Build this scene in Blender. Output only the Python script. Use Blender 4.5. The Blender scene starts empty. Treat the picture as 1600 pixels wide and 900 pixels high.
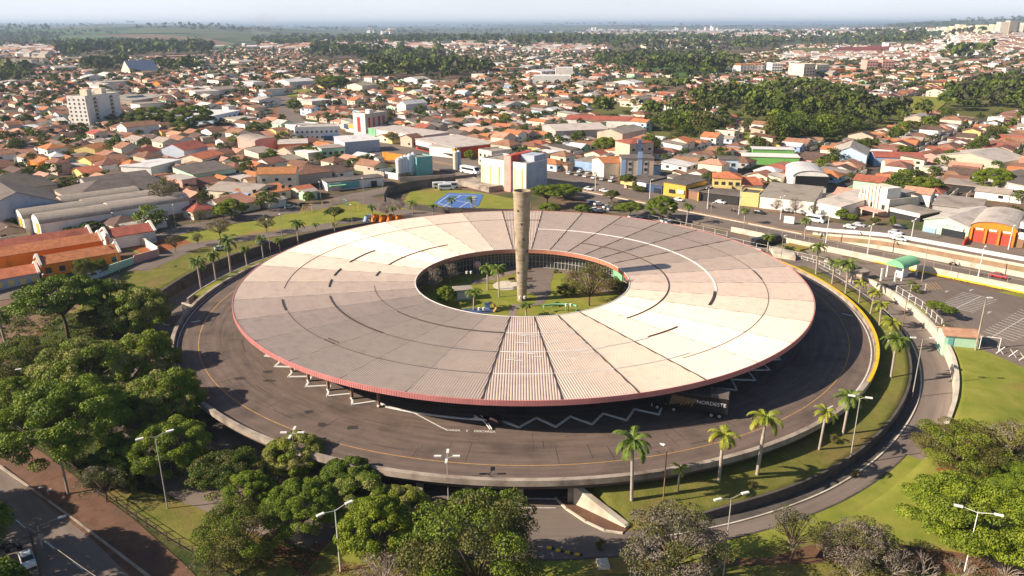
import bpy, bmesh, math, random
import numpy as np
from mathutils import Vector, Matrix
PI = math.pi
R = math.radians
rnd = random.Random(7)
scene = bpy.context.scene
col = scene.collection

# ---------------------------------------------------------------- camera, sky, sun, exposure
FPX = 1198.5; PITCH = .3307; ROLL = -.00255
CAM = Vector((0, 0, 58.1))
Fv = Vector((0, math.cos(PITCH), -math.sin(PITCH)))
_u = Vector((0, math.sin(PITCH), math.cos(PITCH)))
Rv = Vector((1, 0, 0)) * math.cos(ROLL) + _u * math.sin(ROLL)
Uv = -Vector((1, 0, 0)) * math.sin(ROLL) + _u * math.cos(ROLL)
cam = bpy.data.objects.new('camera', bpy.data.cameras.new('camera'))
col.objects.link(cam); scene.camera = cam
cam.matrix_world = Matrix(((Rv.x, Uv.x, -Fv.x, CAM.x), (Rv.y, Uv.y, -Fv.y, CAM.y), (Rv.z, Uv.z, -Fv.z, CAM.z), (0, 0, 0, 1)))
cam.data.sensor_width = 36; cam.data.lens = FPX / 1600 * 36
cam.data.clip_start = 1; cam.data.clip_end = 90000

SUN_EL, SUN_ROT = R(30), R(-102)
world = bpy.data.worlds.new('World'); scene.world = world; world.use_nodes = True
nt = world.node_tree
sky = nt.nodes.new('ShaderNodeTexSky'); sky.sky_type = 'NISHITA'; sky.sun_disc = False
sky.sun_elevation = SUN_EL; sky.sun_rotation = SUN_ROT
sky.air_density = 1.0; sky.dust_density = 1.0; sky.ozone_density = 2.5
bg = nt.nodes['Background']; bg.inputs['Strength'].default_value = 0.06
# the sky is brightest in the milky band just above the horizon
wtc = nt.nodes.new('ShaderNodeTexCoord'); wsx = nt.nodes.new('ShaderNodeSeparateXYZ'); nt.links.new(wtc.outputs['Generated'], wsx.inputs[0])
wmr = nt.nodes.new('ShaderNodeMapRange'); wmr.interpolation_type = 'SMOOTHSTEP'
for k_, v_ in (('From Min', -.02), ('From Max', .18), ('To Min', 1.0), ('To Max', 0.0)): wmr.inputs[k_].default_value = v_
nt.links.new(wsx.outputs['Z'], wmr.inputs['Value'])
wmx = nt.nodes.new('ShaderNodeMix'); wmx.data_type = 'RGBA'; wmx.inputs['B'].default_value = (10.8, 11.3, 12.2, 1)
wtn = nt.nodes.new('ShaderNodeTexNoise'); wtn.inputs['Scale'].default_value = 2.2; wtn.inputs['Detail'].default_value = 3
wmp = nt.nodes.new('ShaderNodeMapping'); wmp.inputs['Scale'].default_value = (1, 1, 9); nt.links.new(wtc.outputs['Generated'], wmp.inputs[0]); nt.links.new(wmp.outputs[0], wtn.inputs['Vector'])
wm2 = nt.nodes.new('ShaderNodeMapRange')
for k_, v_ in (('From Min', .3), ('From Max', .7), ('To Min', .82), ('To Max', 1.0)): wm2.inputs[k_].default_value = v_
nt.links.new(wtn.outputs['Fac'], wm2.inputs['Value'])
wmm = nt.nodes.new('ShaderNodeMath'); wmm.operation = 'MULTIPLY'; nt.links.new(wmr.outputs[0], wmm.inputs[0]); nt.links.new(wm2.outputs[0], wmm.inputs[1])
nt.links.new(wmm.outputs[0], wmx.inputs['Factor']); nt.links.new(sky.outputs[0], wmx.inputs['A']); nt.links.new(wmx.outputs['Result'], bg.inputs[0])
sd = bpy.data.lights.new('sun', 'SUN'); sd.energy = 5.0; sd.angle = R(0.5); sd.color = (1, .87, .70)
sun = bpy.data.objects.new('sun', sd); col.objects.link(sun)
sdir = Vector((math.sin(SUN_ROT) * math.cos(SUN_EL), math.cos(SUN_ROT) * math.cos(SUN_EL), math.sin(SUN_EL)))
sun.rotation_euler = sdir.to_track_quat('Z', 'Y').to_euler(); sun.location = (-200, 0, 200)
vs = scene.view_settings; vs.view_transform = 'Standard'; vs.look = 'None'; vs.exposure = 0.78; vs.gamma = 1
vs.use_curve_mapping = False
scene.cycles.max_bounces = 5; scene.cycles.transparent_max_bounces = 4; scene.cycles.volume_bounces = 0
scene.cycles.diffuse_bounces = 3; scene.cycles.glossy_bounces = 2

# ---------------------------------------------------------------- helpers
TC = Vector((2.25, 160.1, 0))             # centre of the round terminal
def sm(a, b, x):
    t = min(1, max(0, (x - a) / (b - a))); return t * t * (3 - 2 * t)
def lerp(a, b, t): return a + (b - a) * t
def pw(tab, x):
    for (a, va), (b, vb) in zip(tab, tab[1:]):
        if x <= b: return lerp(va, vb, sm(a, b, x)) if x > a else va
    return tab[-1][1]
ZROAD = [(-180, -3.4), (-150, -4), (-60, -4), (-30, -2.4), (0, -1.3), (22, -.2), (90, 0), (125, -1), (150, -2.4), (180, -3.4)]
ZOUT = [(-180, -.9), (-150, -3.2), (-110, -4.3), (-62, -4.0), (-45, -2.6), (-33, -.5), (-20, 0), (90, .0), (140, .2), (160, .1), (180, -.9)]
def zroad(az): return pw(ZROAD, az)
def rgrass(az): return 0
AVA = (87.6, 197.6); AVU = (.687, -.727); AVN = (.727, .687)
def av_sd(x, y):
    return (x - AVA[0]) * AVU[0] + (y - AVA[1]) * AVU[1], (x - AVA[0]) * AVN[0] + (y - AVA[1]) * AVN[1]
def av_pt(s, d, z=0): return Vector((AVA[0] + AVU[0] * s + AVN[0] * d, AVA[1] + AVU[1] * s + AVN[1] * d, z))
def near_h(r, az):
    zr = zroad(az); g = 1 if lerp(-83.6, -79.2, min(1, max(0, (r - 70.4) / 6.1))) < az < 20 else 0
    if r < 61: return -.3
    if r < 77.55:
        if not g: return zr
        zi = -1.5; zo = min(zr + .3 + 1.2 * sm(-81, -68, az), -.35)
        zi = min(zi, -.5) if az < 5 else lerp(-1.5, -.5, sm(5, 18, az))
        return lerp(zi, zo, sm(71, 77.4, r))
    if r < 84.6: return zr
    return pw(ZOUT, az)
def far_h(x, y):
    # the slope down towards the lower street in the foreground
    if x < 0: h = -5 * (1 - sm(118, 178, y + x * .15))
    else: h = lerp(-4.6, 0, sm(82, 125, y - .25 * (x - 60) * (1 if x > 60 else .6)))
    # terrace of the avenue behind the car park
    s, d = av_sd(x, y)
    if s > -300 and d > -2:
        h += (.5 * sm(-1, 0, d) * (1 - sm(60, 160, d)) + 2.5 * sm(-20, 12, s) * sm(9.6, 20, d)) * sm(-300, -200, s)
        if d < 28: h -= .35
    # far country
    q = math.hypot(x, y)
    if q > 500:
        h += sm(600, 1500, q) * (6 * math.sin(x * .0021 + 1.3) * math.sin(y * .0027 + .4) - 3)
        h += sm(2200, 5200, q) * (14 * math.sin(x * .0009 + .6) * math.sin(y * .0007) + 7 * math.sin(x * .0021 + y * .0011) - 4)
        if x < 0: h += 44 * sm(2600, 6500, q) * sm(-.12, -.42, x / y) if y > 0 else 0
        h += sm(7000, 13000, q) * (26 + 18 * math.sin(x * .0006 + 1) + 12 * math.sin(x * .0017 + y * .0004))
        if x > 0 and y > 0:
            h += 70 * sm(4000, 12000, q) * sm(.33, .62, x / y) * (1 + .12 * math.sin(x * .0011))
            h += 34 * sm(1100, 2600, q) * sm(.42, .62, x / y)
    return h
def H(x, y):
    dx, dy = x - TC.x, y - TC.y; r = math.hypot(dx, dy); az = math.degrees(math.atan2(dy, dx))
    if r < 84.6: return near_h(r, az)
    n = near_h(r, az)
    if r > 104: return far_h(x, y)
    return lerp(n, far_h(x, y), sm(86, 104, r))
def ray(px, py): return Fv * FPX + Rv * (px - 800) - Uv * (py - 450)
def G(px, py, z=None, dz=0):
    """the point of the ground seen at a spot of the survey photograph"""
    d = ray(px, py)
    if z is not None: t = (z + dz - CAM.z) / d.z; p = CAM + d * t; return Vector((p.x, p.y, z))
    d = d / d.y; lo = 40.0; q = 60.0
    while q < 16000:
        p = CAM + d * q
        if p.z < H(p.x, p.y): break
        lo = q; q *= 1.035
    hi_ = q
    for _ in range(16):
        m = (lo + hi_) / 2; p = CAM + d * m
        if p.z < H(p.x, p.y): hi_ = m
        else: lo = m
    p = CAM + d * hi_
    return Vector((p.x, p.y, H(p.x, p.y)))
def proj(p):
    q = Vector(p) - CAM; k = q.dot(Fv)
    if k < 1: return (-9999, -9999, 1)
    return (800 + FPX * q.dot(Rv) / k, 450 - FPX * q.dot(Uv) / k, k)
def ptop(base, ytop):
    lo, hi = 0, 90
    for _ in range(30):
        m = (lo + hi) / 2
        if proj(base + Vector((0, 0, m)))[1] > ytop: lo = m
        else: hi = m
    return lo
def ring(r, az, z=0): return Vector((TC.x + r * math.cos(R(az)), TC.y + r * math.sin(R(az)), z))

def setkind(o, k): o['kind'] = k; return o
def tag(o, label=None, cat=None, group=None, kind=None):
    if label: o['label'] = label
    if cat: o['category'] = cat
    if group: o['group'] = group
    if kind: o['kind'] = kind
    return o
def empty(name, loc=(0, 0, 0), rz=0):
    o = bpy.data.objects.new(name, None); o.empty_display_size = .5
    o.location = loc; o.rotation_euler = (0, 0, rz); col.objects.link(o); return o
def copy_tree(o, parent=None, loc=None, rz=None, sc=None):
    c = o.copy(); col.objects.link(c); c.parent = parent
    for k in ('label', 'category', 'group'):
        if parent is None and k in c and k != 'category': del c[k]
    if loc is not None: c.location = loc
    if rz is not None: c.rotation_euler = (0, 0, rz)
    if sc is not None: c.scale = (sc, sc, sc) if not hasattr(sc, '__len__') else sc
    for ch in list(o.children): copy_tree(ch, c)
    return c

class MB:
    def __init__(s): s.v = []; s.f = []; s.m = []; s.sm = []
    def add(s, vs, fs, mi=0, smooth=False):
        b = len(s.v); s.v += [tuple(v) for v in vs]
        for f in fs: s.f.append(tuple(i + b for i in f)); s.m.append(mi); s.sm.append(smooth)
    def quad(s, a, b, c, d, mi=0): s.add([a, b, c, d], [(0, 1, 2, 3)], mi)
    def box(s, c, w, d, h, rz=0, mi=0, z0=None):
        """c = centre of the base"""
        x, y, z = c[0], c[1], c[2]; ca, sa = math.cos(rz), math.sin(rz)
        P = []
        for zz in (z, z + h):
            for sx, sy in ((-1, -1), (1, -1), (1, 1), (-1, 1)):
                a, b = sx * w / 2, sy * d / 2; P.append((x + a * ca - b * sa, y + a * sa + b * ca, zz))
        s.add(P, [(3, 2, 1, 0), (4, 5, 6, 7), (0, 1, 5, 4), (1, 2, 6, 5), (2, 3, 7, 6), (3, 0, 4, 7)], mi)
    def prism(s, pts, z0, z1, mi=0, mtop=None, bottom=False):
        n = len(pts); P = [(p[0], p[1], z0) for p in pts] + [(p[0], p[1], z1) for p in pts]
        s.add(P, [(i, (i + 1) % n, n + (i + 1) % n, n + i) for i in range(n)], mi)
        s.add(P[n:], [tuple(range(n))], mi if mtop is None else mtop)
        if bottom: s.add(P[:n], [tuple(reversed(range(n)))], mi)
    def tube(s, a, b, r0, r1=None, n=8, mi=0, cap=True, smooth=True):
        a, b = Vector(a), Vector(b); r1 = r0 if r1 is None else r1
        z = (b - a).normalized(); x = z.orthogonal().normalized(); y = z.cross(x)
        P = [a + (x * math.cos(2 * PI * i / n) + y * math.sin(2 * PI * i / n)) * r0 for i in range(n)]
        P += [b + (x * math.cos(2 * PI * i / n) + y * math.sin(2 * PI * i / n)) * r1 for i in range(n)]
        s.add(P, [(i, (i + 1) % n, n + (i + 1) % n, n + i) for i in range(n)], mi, smooth)
        if cap: s.add(P[n:], [tuple(range(n))], mi); s.add(P[:n], [tuple(reversed(range(n)))], mi)
    def path(s, pts, r0, r1, n=6, mi=0):
        for i in range(len(pts) - 1):
            a = r0 + (r1 - r0) * i / (len(pts) - 1); b = r0 + (r1 - r0) * (i + 1) / (len(pts) - 1)
            s.tube(pts[i], pts[i + 1], a, b, n, mi, cap=(i == len(pts) - 2))
    def arc(s, r0, r1, a0, a1, z0, z1, step=2, mi=0, mtop=None, ztop=None, zbot=None, ends=True):
        """ring sector block round the terminal centre; z may be functions of azimuth"""
        n = max(1, int(abs(a1 - a0) / step)); P = []
        f0 = z0 if callable(z0) else (lambda a: z0); f1 = z1 if callable(z1) else (lambda a: z1)
        for i in range(n + 1):
            a = a0 + (a1 - a0) * i / n
            P += [ring(r0, a, f0(a)), ring(r1, a, f0(a)), ring(r1, a, f1(a)), ring(r0, a, f1(a))]
        mt = mi if mtop is None else mtop
        full = abs(abs(a1 - a0) - 360) < 1e-6
        for i in range(n):
            b = 4 * i; c = b + 4
            s.add([P[b + 3], P[b + 2], P[c + 2], P[c + 3]], [(0, 1, 2, 3)], mt)
            s.add([P[b + 1], P[c + 1], P[c + 2], P[b + 2]], [(0, 1, 2, 3)], mi)
            s.add([P[b], P[b + 3], P[c + 3], P[c]], [(0, 1, 2, 3)], mi)
            s.add([P[b], P[c], P[c + 1], P[b + 1]], [(0, 1, 2, 3)], mi)
        if ends and not full:
            s.add(P[:4], [(0, 1, 2, 3)], mi); s.add(P[-4:], [(3, 2, 1, 0)], mi)
    def build(s, name, mats, parent=None, loc=None, rz=0, merge=False):
        me = bpy.data.meshes.new(name)
        if not isinstance(mats, (list, tuple)): mats = [mats]
        nv = len(s.v); me.vertices.add(nv); me.vertices.foreach_set('co', np.array(s.v, dtype=np.float32).ravel())
        tot = np.array([len(f) for f in s.f], dtype=np.int32); st = np.concatenate(([0], np.cumsum(tot)[:-1])).astype(np.int32)
        me.loops.add(int(tot.sum())); me.loops.foreach_set('vertex_index', np.array([i for f in s.f for i in f], dtype=np.int32))
        me.polygons.add(len(s.f)); me.polygons.foreach_set('loop_start', st)
        try: me.polygons.foreach_set('loop_total', tot)
        except Exception: pass
        me.polygons.foreach_set('material_index', np.array(s.m, dtype=np.int32))
        me.polygons.foreach_set('use_smooth', np.array(s.sm, dtype=bool))
        me.update(calc_edges=True)
        for m in mats: me.materials.append(m)
        o = bpy.data.objects.new(name, me); col.objects.link(o)
        if parent is not None: o.parent = parent
        if loc is not None: o.location = loc
        o.rotation_euler = (0, 0, rz)
        return o

# ---------------------------------------------------------------- materials
def mat(name, color, rough=.8, spec=.3, noise=.15, scale=1.0, scale2=None, bump=0, color2=None, metal=0, detail=4, dirt=None, dirt_scale=.25, dirt_thr=(.55, .75), coord='Object', trans=0, hvar=0, polar=0):
    m = bpy.data.materials.new(name); m.use_nodes = True; t = m.node_tree; N = t.nodes; L = t.links
    b = N['Principled BSDF']; b.inputs['Roughness'].default_value = rough; b.inputs['Metallic'].default_value = metal
    b.inputs['Specular IOR Level'].default_value = spec
    tc = N.new('ShaderNodeTexCoord')
    n1 = N.new('ShaderNodeTexNoise'); n1.inputs['Scale'].default_value = scale; n1.inputs['Detail'].default_value = detail
    n1.inputs['Roughness'].default_value = .65
    L.new(tc.outputs[coord], n1.inputs['Vector'])
    ramp = N.new('ShaderNodeMix'); ramp.data_type = 'RGBA'
    c = color; k = noise
    c2 = color2 or tuple(min(1, v * (1 + k)) for v in c); c1 = tuple(v * (1 - k) for v in c) if color2 is None else c
    ramp.inputs['A'].default_value = (*c1, 1); ramp.inputs['B'].default_value = (*c2, 1)
    mr = N.new('ShaderNodeMapRange'); mr.inputs['From Min'].default_value = .32; mr.inputs['From Max'].default_value = .68
    L.new(n1.outputs['Fac'], mr.inputs['Value']); L.new(mr.outputs[0], ramp.inputs['Factor'])
    out = ramp.outputs['Result']
    if dirt:
        n2 = N.new('ShaderNodeTexNoise'); n2.inputs['Scale'].default_value = dirt_scale; n2.inputs['Detail'].default_value = 6
        L.new(tc.outputs[coord], n2.inputs['Vector'])
        mr2 = N.new('ShaderNodeMapRange'); mr2.inputs['From Min'].default_value = dirt_thr[0]; mr2.inputs['From Max'].default_value = dirt_thr[1]
        L.new(n2.outputs['Fac'], mr2.inputs['Value'])
        mx = N.new('ShaderNodeMix'); mx.data_type = 'RGBA'; mx.inputs['B'].default_value = (*dirt, 1)
        L.new(mr2.outputs[0], mx.inputs['Factor']); L.new(out, mx.inputs['A']); out = mx.outputs['Result']
    if polar:      # wear that follows the curve of the round road
        sb = N.new('ShaderNodeVectorMath'); sb.operation = 'SUBTRACT'; sb.inputs[1].default_value = (TC.x, TC.y, 0); ge = N.new('ShaderNodeNewGeometry'); L.new(ge.outputs['Position'], sb.inputs[0])
        sx = N.new('ShaderNodeSeparateXYZ'); L.new(sb.outputs[0], sx.inputs[0]); at = N.new('ShaderNodeMath'); at.operation = 'ARCTAN2'; L.new(sx.outputs['Y'], at.inputs[0]); L.new(sx.outputs['X'], at.inputs[1])
        ln = N.new('ShaderNodeVectorMath'); ln.operation = 'LENGTH'; mz = N.new('ShaderNodeVectorMath'); mz.operation = 'MULTIPLY'; mz.inputs[1].default_value = (1, 1, 0); L.new(sb.outputs[0], mz.inputs[0]); L.new(mz.outputs[0], ln.inputs[0])
        cb = N.new('ShaderNodeCombineXYZ'); m1 = N.new('ShaderNodeMath'); m1.operation = 'MULTIPLY'; m1.inputs[1].default_value = 6.0; L.new(at.outputs[0], m1.inputs[0]); m2 = N.new('ShaderNodeMath'); m2.operation = 'MULTIPLY'; m2.inputs[1].default_value = 1.1; L.new(ln.outputs['Value'], m2.inputs[0])
        L.new(m2.outputs[0], cb.inputs[0]); L.new(m1.outputs[0], cb.inputs[1]); n5 = N.new('ShaderNodeTexNoise'); n5.inputs['Scale'].default_value = 1.0; n5.inputs['Detail'].default_value = 6; L.new(cb.outputs[0], n5.inputs['Vector'])
        m5 = N.new('ShaderNodeMapRange'); m5.inputs['From Min'].default_value = .3; m5.inputs['From Max'].default_value = .7; m5.inputs['To Min'].default_value = 1 - polar; m5.inputs['To Max'].default_value = 1 + polar; L.new(n5.outputs['Fac'], m5.inputs['Value'])
        vm = N.new('ShaderNodeVectorMath'); vm.operation = 'SCALE'; L.new(out, vm.inputs[0]); L.new(m5.outputs[0], vm.inputs['Scale']); out = vm.outputs[0]
    if hvar:
        oi = N.new('ShaderNodeObjectInfo'); hs = N.new('ShaderNodeHueSaturation')
        a = N.new('ShaderNodeMapRange'); a.inputs['To Min'].default_value = 1 - hvar; a.inputs['To Max'].default_value = 1 + hvar
        L.new(oi.outputs['Random'], a.inputs['Value']); L.new(a.outputs[0], hs.inputs['Value'])
        a2 = N.new('ShaderNodeMapRange'); a2.inputs['To Min'].default_value = .5 + hvar * .09; a2.inputs['To Max'].default_value = .5 - hvar * .09
        L.new(oi.outputs['Random'], a2.inputs['Value']); L.new(a2.outputs[0], hs.inputs['Hue'])
        L.new(out, hs.inputs['Color']); out = hs.outputs['Color']
    L.new(out, b.inputs['Base Color'])
    if bump:
        bp = N.new('ShaderNodeBump'); bp.inputs['Strength'].default_value = bump; bp.inputs['Distance'].default_value = .2
        n3 = N.new('ShaderNodeTexNoise'); n3.inputs['Scale'].default_value = scale2 or scale * 4; n3.inputs['Detail'].default_value = 4
        L.new(tc.outputs[coord], n3.inputs['Vector']); L.new(n3.outputs['Fac'], bp.inputs['Height']); L.new(bp.outputs[0], b.inputs['Normal'])
    if trans:
        tr = N.new('ShaderNodeBsdfTranslucent'); mxs = N.new('ShaderNodeMixShader'); mxs.inputs[0].default_value = trans
        L.new(out, tr.inputs['Color']); L.new(b.outputs[0], mxs.inputs[1]); L.new(tr.outputs[0], mxs.inputs[2])
        L.new(mxs.outputs[0], N['Material Output'].inputs['Surface'])
    return m
M = {}
M['grass'] = mat('grass', (.115, .125, .024), .95, .1, scale=.35, color2=(.20, .18, .045), dirt=(.20, .13, .06), dirt_scale=.12, dirt_thr=(.5, .74), bump=.35, scale2=3)
M['lawn'] = mat('lawn', (.165, .195, .026), .95, .1, scale=.22, color2=(.285, .27, .055), dirt=(.30, .17, .07), dirt_scale=.07, dirt_thr=(.54, .76), bump=.25, scale2=4, detail=6)
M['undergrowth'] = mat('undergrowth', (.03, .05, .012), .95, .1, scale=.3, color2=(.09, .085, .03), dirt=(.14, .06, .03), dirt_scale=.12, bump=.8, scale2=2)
M['city_soil'] = mat('city_soil', (.12, .085, .062), .95, .1, scale=.06, color2=(.24, .15, .10), dirt=(.07, .085, .03), dirt_scale=.035, dirt_thr=(.48, .62), detail=8)
M['country'] = mat('country', (.075, .10, .035), .95, .1, scale=.004, color2=(.14, .14, .055), dirt=(.045, .06, .028), dirt_scale=.0022, dirt_thr=(.5, .56), detail=9)
M['red_earth'] = mat('red_earth', (.30, .105, .045), .95, .1, .2, .3, dirt=(.2, .12, .06), dirt_scale=.5)
M['far_red'] = mat('far_red', (.22, .06, .045), .95, .1, .25, .01)
M['asphalt'] = mat('asphalt', (.066, .056, .050), .88, .3, .16, .25, dirt=(.095, .08, .068), dirt_scale=.05, dirt_thr=(.42, .62), bump=.1, scale2=8, detail=8)
M['deck_asphalt'] = mat('deck_asphalt', (.150, .108, .088), .86, .3, .13, .3, dirt=(.095, .070, .058), dirt_scale=.16, dirt_thr=(.53, .7), bump=.1, scale2=8, detail=8, polar=.20)
M['road'] = mat('road', (.165, .128, .108), .9, .25, .12, .2, dirt=(.21, .165, .135), dirt_scale=.04, dirt_thr=(.4, .62), bump=.06, scale2=8, detail=8, polar=.12)
M['brick_paving'] = mat('brick_paving', (.145, .078, .05), .9, .2, .25, .6, dirt=(.10, .06, .045), dirt_scale=.3)
M['paving'] = mat('paving', (.25, .19, .155), .9, .2, .15, .6, dirt=(.16, .12, .1), dirt_scale=.2)
M['concrete'] = mat('concrete', (.40, .33, .27), .9, .2, .15, .5, dirt=(.16, .125, .10), dirt_scale=.35, dirt_thr=(.45, .72), bump=.15, scale2=3, detail=8)
M['concrete_light'] = mat('concrete_light', (.62, .54, .43), .9, .2, .1, .4, dirt=(.36, .29, .22), dirt_scale=.3, dirt_thr=(.5, .75), detail=8)
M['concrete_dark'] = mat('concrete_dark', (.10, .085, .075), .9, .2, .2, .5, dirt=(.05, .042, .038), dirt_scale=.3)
M['tower_concrete'] = mat('tower_concrete', (.38, .30, .215), .9, .2, .18, .6, dirt=(.13, .10, .08), dirt_scale=.5, dirt_thr=(.52, .78), bump=.2, scale2=3, detail=8)
M['white'] = mat('white', (.78, .75, .70), .7, .3, .05, .5)
M['line_white'] = mat('line_white', (.62, .60, .57), .8, .2, .25, 2.0)
M['line_yellow'] = mat('line_yellow', (.48, .28, .09), .8, .2, .25, 1.0)
M['yellow_paint'] = mat('yellow_paint', (.82, .50, .02), .7, .3, .12, .6, dirt=(.5, .33, .05), dirt_scale=.5)
M['dark_seam'] = mat('dark_seam', (.07, .055, .05), .9, .1, .2, 1)
M['tar'] = mat('tar', (.05, .04, .036), .85, .3, .2, 1)
M['pale_seam'] = mat('pale_seam', (.74, .72, .70), .7, .3, .1, 1)
M['fascia_pink'] = mat('fascia_pink', (.60, .24, .22), .55, .4, .1, .5)
M['fascia_orange'] = mat('fascia_orange', (.52, .22, .14), .55, .4, .1, .5)
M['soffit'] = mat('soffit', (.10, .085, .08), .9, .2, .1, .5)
M['dark'] = mat('dark', (.035, .032, .032), .7, .3, .1, 1)
M['steel'] = mat('steel', (.42, .38, .34), .55, .5, .1, 2)
M['black_gloss'] = mat('black_gloss', (.008, .008, .009), .5, .5, .1, 1)
M['glass'] = mat('glass', (.05, .065, .07), .12, .6, .2, .6)
M['glass_green'] = mat('glass_green', (.07, .13, .08), .15, .6, .3, .8)
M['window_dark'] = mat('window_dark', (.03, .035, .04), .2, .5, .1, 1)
M['rubber'] = mat('rubber', (.02, .02, .02), .8, .2, .1, 1)
M['bark'] = mat('bark', (.13, .095, .065), .95, .1, .25, 2)
M['bark_pale'] = mat('bark_pale', (.36, .29, .24), .95, .1, .2, 2)
M['palm_trunk'] = mat('palm_trunk', (.40, .33, .27), .9, .15, .2, 1.5)
def leafmat(n, c1, c2, hvar=.15, tr=.3):
    m = mat(n, c1, .55, .25, scale=.45, color2=c2, trans=tr * .55, hvar=hvar, detail=3); return m
M['leaf_dark'] = leafmat('leaf_dark', (.058, .090, .011), (.140, .180, .020))
M['leaf_mid'] = leafmat('leaf_mid', (.100, .150, .011), (.23, .28, .022))
M['leaf_bright'] = leafmat('leaf_bright', (.13, .195, .010), (.26, .31, .022), .1)
M['leaf_yellow'] = leafmat('leaf_yellow', (.20, .215, .038), (.37, .36, .10), .12)
M['leaf_olive'] = leafmat('leaf_olive', (.09, .095, .022), (.18, .165, .038))
M['leaf_grey'] = leafmat('leaf_grey', (.17, .14, .11), (.28, .23, .18), .1)
M['leaf_brown'] = leafmat('leaf_brown', (.16, .10, .055), (.24, .17, .09), .15)
M['palm_leaf'] = leafmat('palm_leaf', (.09, .14, .02), (.18, .24, .035), .15, .25)
M['palm_yellow'] = leafmat('palm_yellow', (.20, .25, .025), (.40, .38, .045), .1, .3)
M['palm_dry'] = leafmat('palm_dry', (.35, .17, .04), (.42, .24, .07), .1, .3)
M['forest_c'] = mat('forest_c', (.065, .095, .018), .9, .1, scale=.05, color2=(.12, .15, .03), trans=.1)
M['forest_a'] = mat('forest_a', (.046, .070, .017), .9, .1, scale=.02, color2=(.125, .135, .036), trans=.15)
M['forest_b'] = mat('forest_b', (.060, .062, .030), .9, .1, scale=.05, color2=(.13, .12, .06), trans=.15)
def tile(n, c, k=.25):
    m = mat(n, c, .85, .2, k, .9, dirt=tuple(v * .5 for v in c), dirt_scale=.22, dirt_thr=(.5, .8), detail=6, hvar=.12)
    t = m.node_tree; N = t.nodes; L = t.links
    return m
M['tile_orange'] = tile('tile_orange', (.50, .185, .085)); M['tile_red'] = tile('tile_red', (.34, .11, .07))
M['tile_brown'] = tile('tile_brown', (.235, .115, .08)); M['tile_dark'] = tile('tile_dark', (.13, .085, .068))
M['tile_old'] = tile('tile_old', (.33, .17, .11)); M['tile_pink'] = tile('tile_pink', (.55, .28, .19))
M['fibre_grey'] = tile('fibre_grey', (.34, .285, .24), .15); M['fibre_dark'] = tile('fibre_dark', (.15, .125, .11), .2)
M['fibre_light'] = tile('fibre_light', (.50, .44, .39), .12); M['metal_roof'] = tile('metal_roof', (.66, .63, .62), .08)
def wall(n, c): return mat(n, c, .85, .2, .08, .5, dirt=tuple(v * .62 for v in c), dirt_scale=.3, dirt_thr=(.55, .8))
for n, c in dict(wall_white=(.78, .74, .68), wall_cream=(.74, .65, .50), wall_grey=(.42, .39, .37), wall_pink=(.66, .36, .30), wall_yellow=(.72, .55, .22),
                 wall_blue=(.30, .42, .62), wall_green=(.22, .50, .28), wall_orange=(.80, .25, .03), wall_red=(.50, .08, .05), wall_beige=(.55, .44, .34),
                 wall_brown=(.28, .16, .10), wall_teal=(.16, .42, .40), wall_mint=(.45, .66, .48), wall_navy=(.06, .09, .18), wall_sky=(.55, .68, .80), wall_bluegrey=(.42, .46, .54),
                 wall_lime=(.20, .48, .12), gold=(.66, .40, .07), car_white=(.8, .8, .8), car_black=(.02, .02, .025), car_silver=(.45, .46, .48), car_red=(.5, .04, .05), car_blue=(.06, .1, .22)).items():
    M[n] = wall(n, c) if not n.startswith('car') else mat(n, c, .3, .5, .03, 1)
for n in list(M):
    M[n].name = n
# ---------------------------------------------------------------- ground: one sheet out to the horizon
def in_poly(x, y, P):
    c = False; j = len(P) - 1
    for i in range(len(P)):
        if (P[i][1] > y) != (P[j][1] > y) and x < (P[j][0] - P[i][0]) * (y - P[i][1]) / (P[j][1] - P[i][1]) + P[i][0]: c = not c
        j = i
    return c
def gp(*pts): return [G(*p) for p in pts]
def build_ground():
    radii = [0, 22, 45, 60.9, 61.1, 66, 70.4, 72.5, 74.5, 76.4, 77.4, 77.7, 80, 82, 84.5, 84.7, 86, 88, 90, 92, 95, 98, 101, 104]
    r = 104
    while r < 60000: r *= (1.022 if r < 420 else 1.045 if r < 3000 else 1.09); radii.append(r)
    NA = 480; V = [(TC.x, TC.y, -.3)]; F = []; MI = []
    nr = len(radii)
    for rr in radii[1:]:
        for k in range(NA):
            az = -180 + 360 * k / NA
            p = ring(rr, az); V.append((p.x, p.y, H(p.x, p.y)))
    for k in range(NA): F.append((0, 1 + k, 1 + (k + 1) % NA)); MI.append(0)
    for i in range(nr - 2):
        b = 1 + i * NA; c = b + NA; rm = (radii[i + 1] + radii[i + 2]) / 2
        for k in range(NA):
            k2 = (k + 1) % NA; az = -180 + 360 * (k + .5) / NA; p = ring(rm, az)
            F.append((b + k, c + k, c + k2, b + k2))
            if rm < 61: m = 0
            elif rm < 77.55: m = 2 if not (lerp(-85.2, -81.0, min(1, max(0, (rm - 70.4) / 6.1))) < az < 20) else 1
            elif rm < 84.6: m = 2
            elif rm < 130 and -108 < az < 3: m = 3 if az > -62 else 1
            elif rm < 100 and 125 < az < 180: m = 1
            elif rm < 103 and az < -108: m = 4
            elif math.hypot(p.x, p.y) > 2700: m = 6
            else: m = 5
            MI.append(m)
    mb = MB(); mb.v = V; mb.f = F; mb.m = MI; mb.sm = [True] * len(F)
    o = mb.build('ground', [M['asphalt'], M['grass'], M['road'], M['lawn'], M['undergrowth'], M['city_soil'], M['country']])
    return setkind(o, 'structure')
build_ground()

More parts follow.
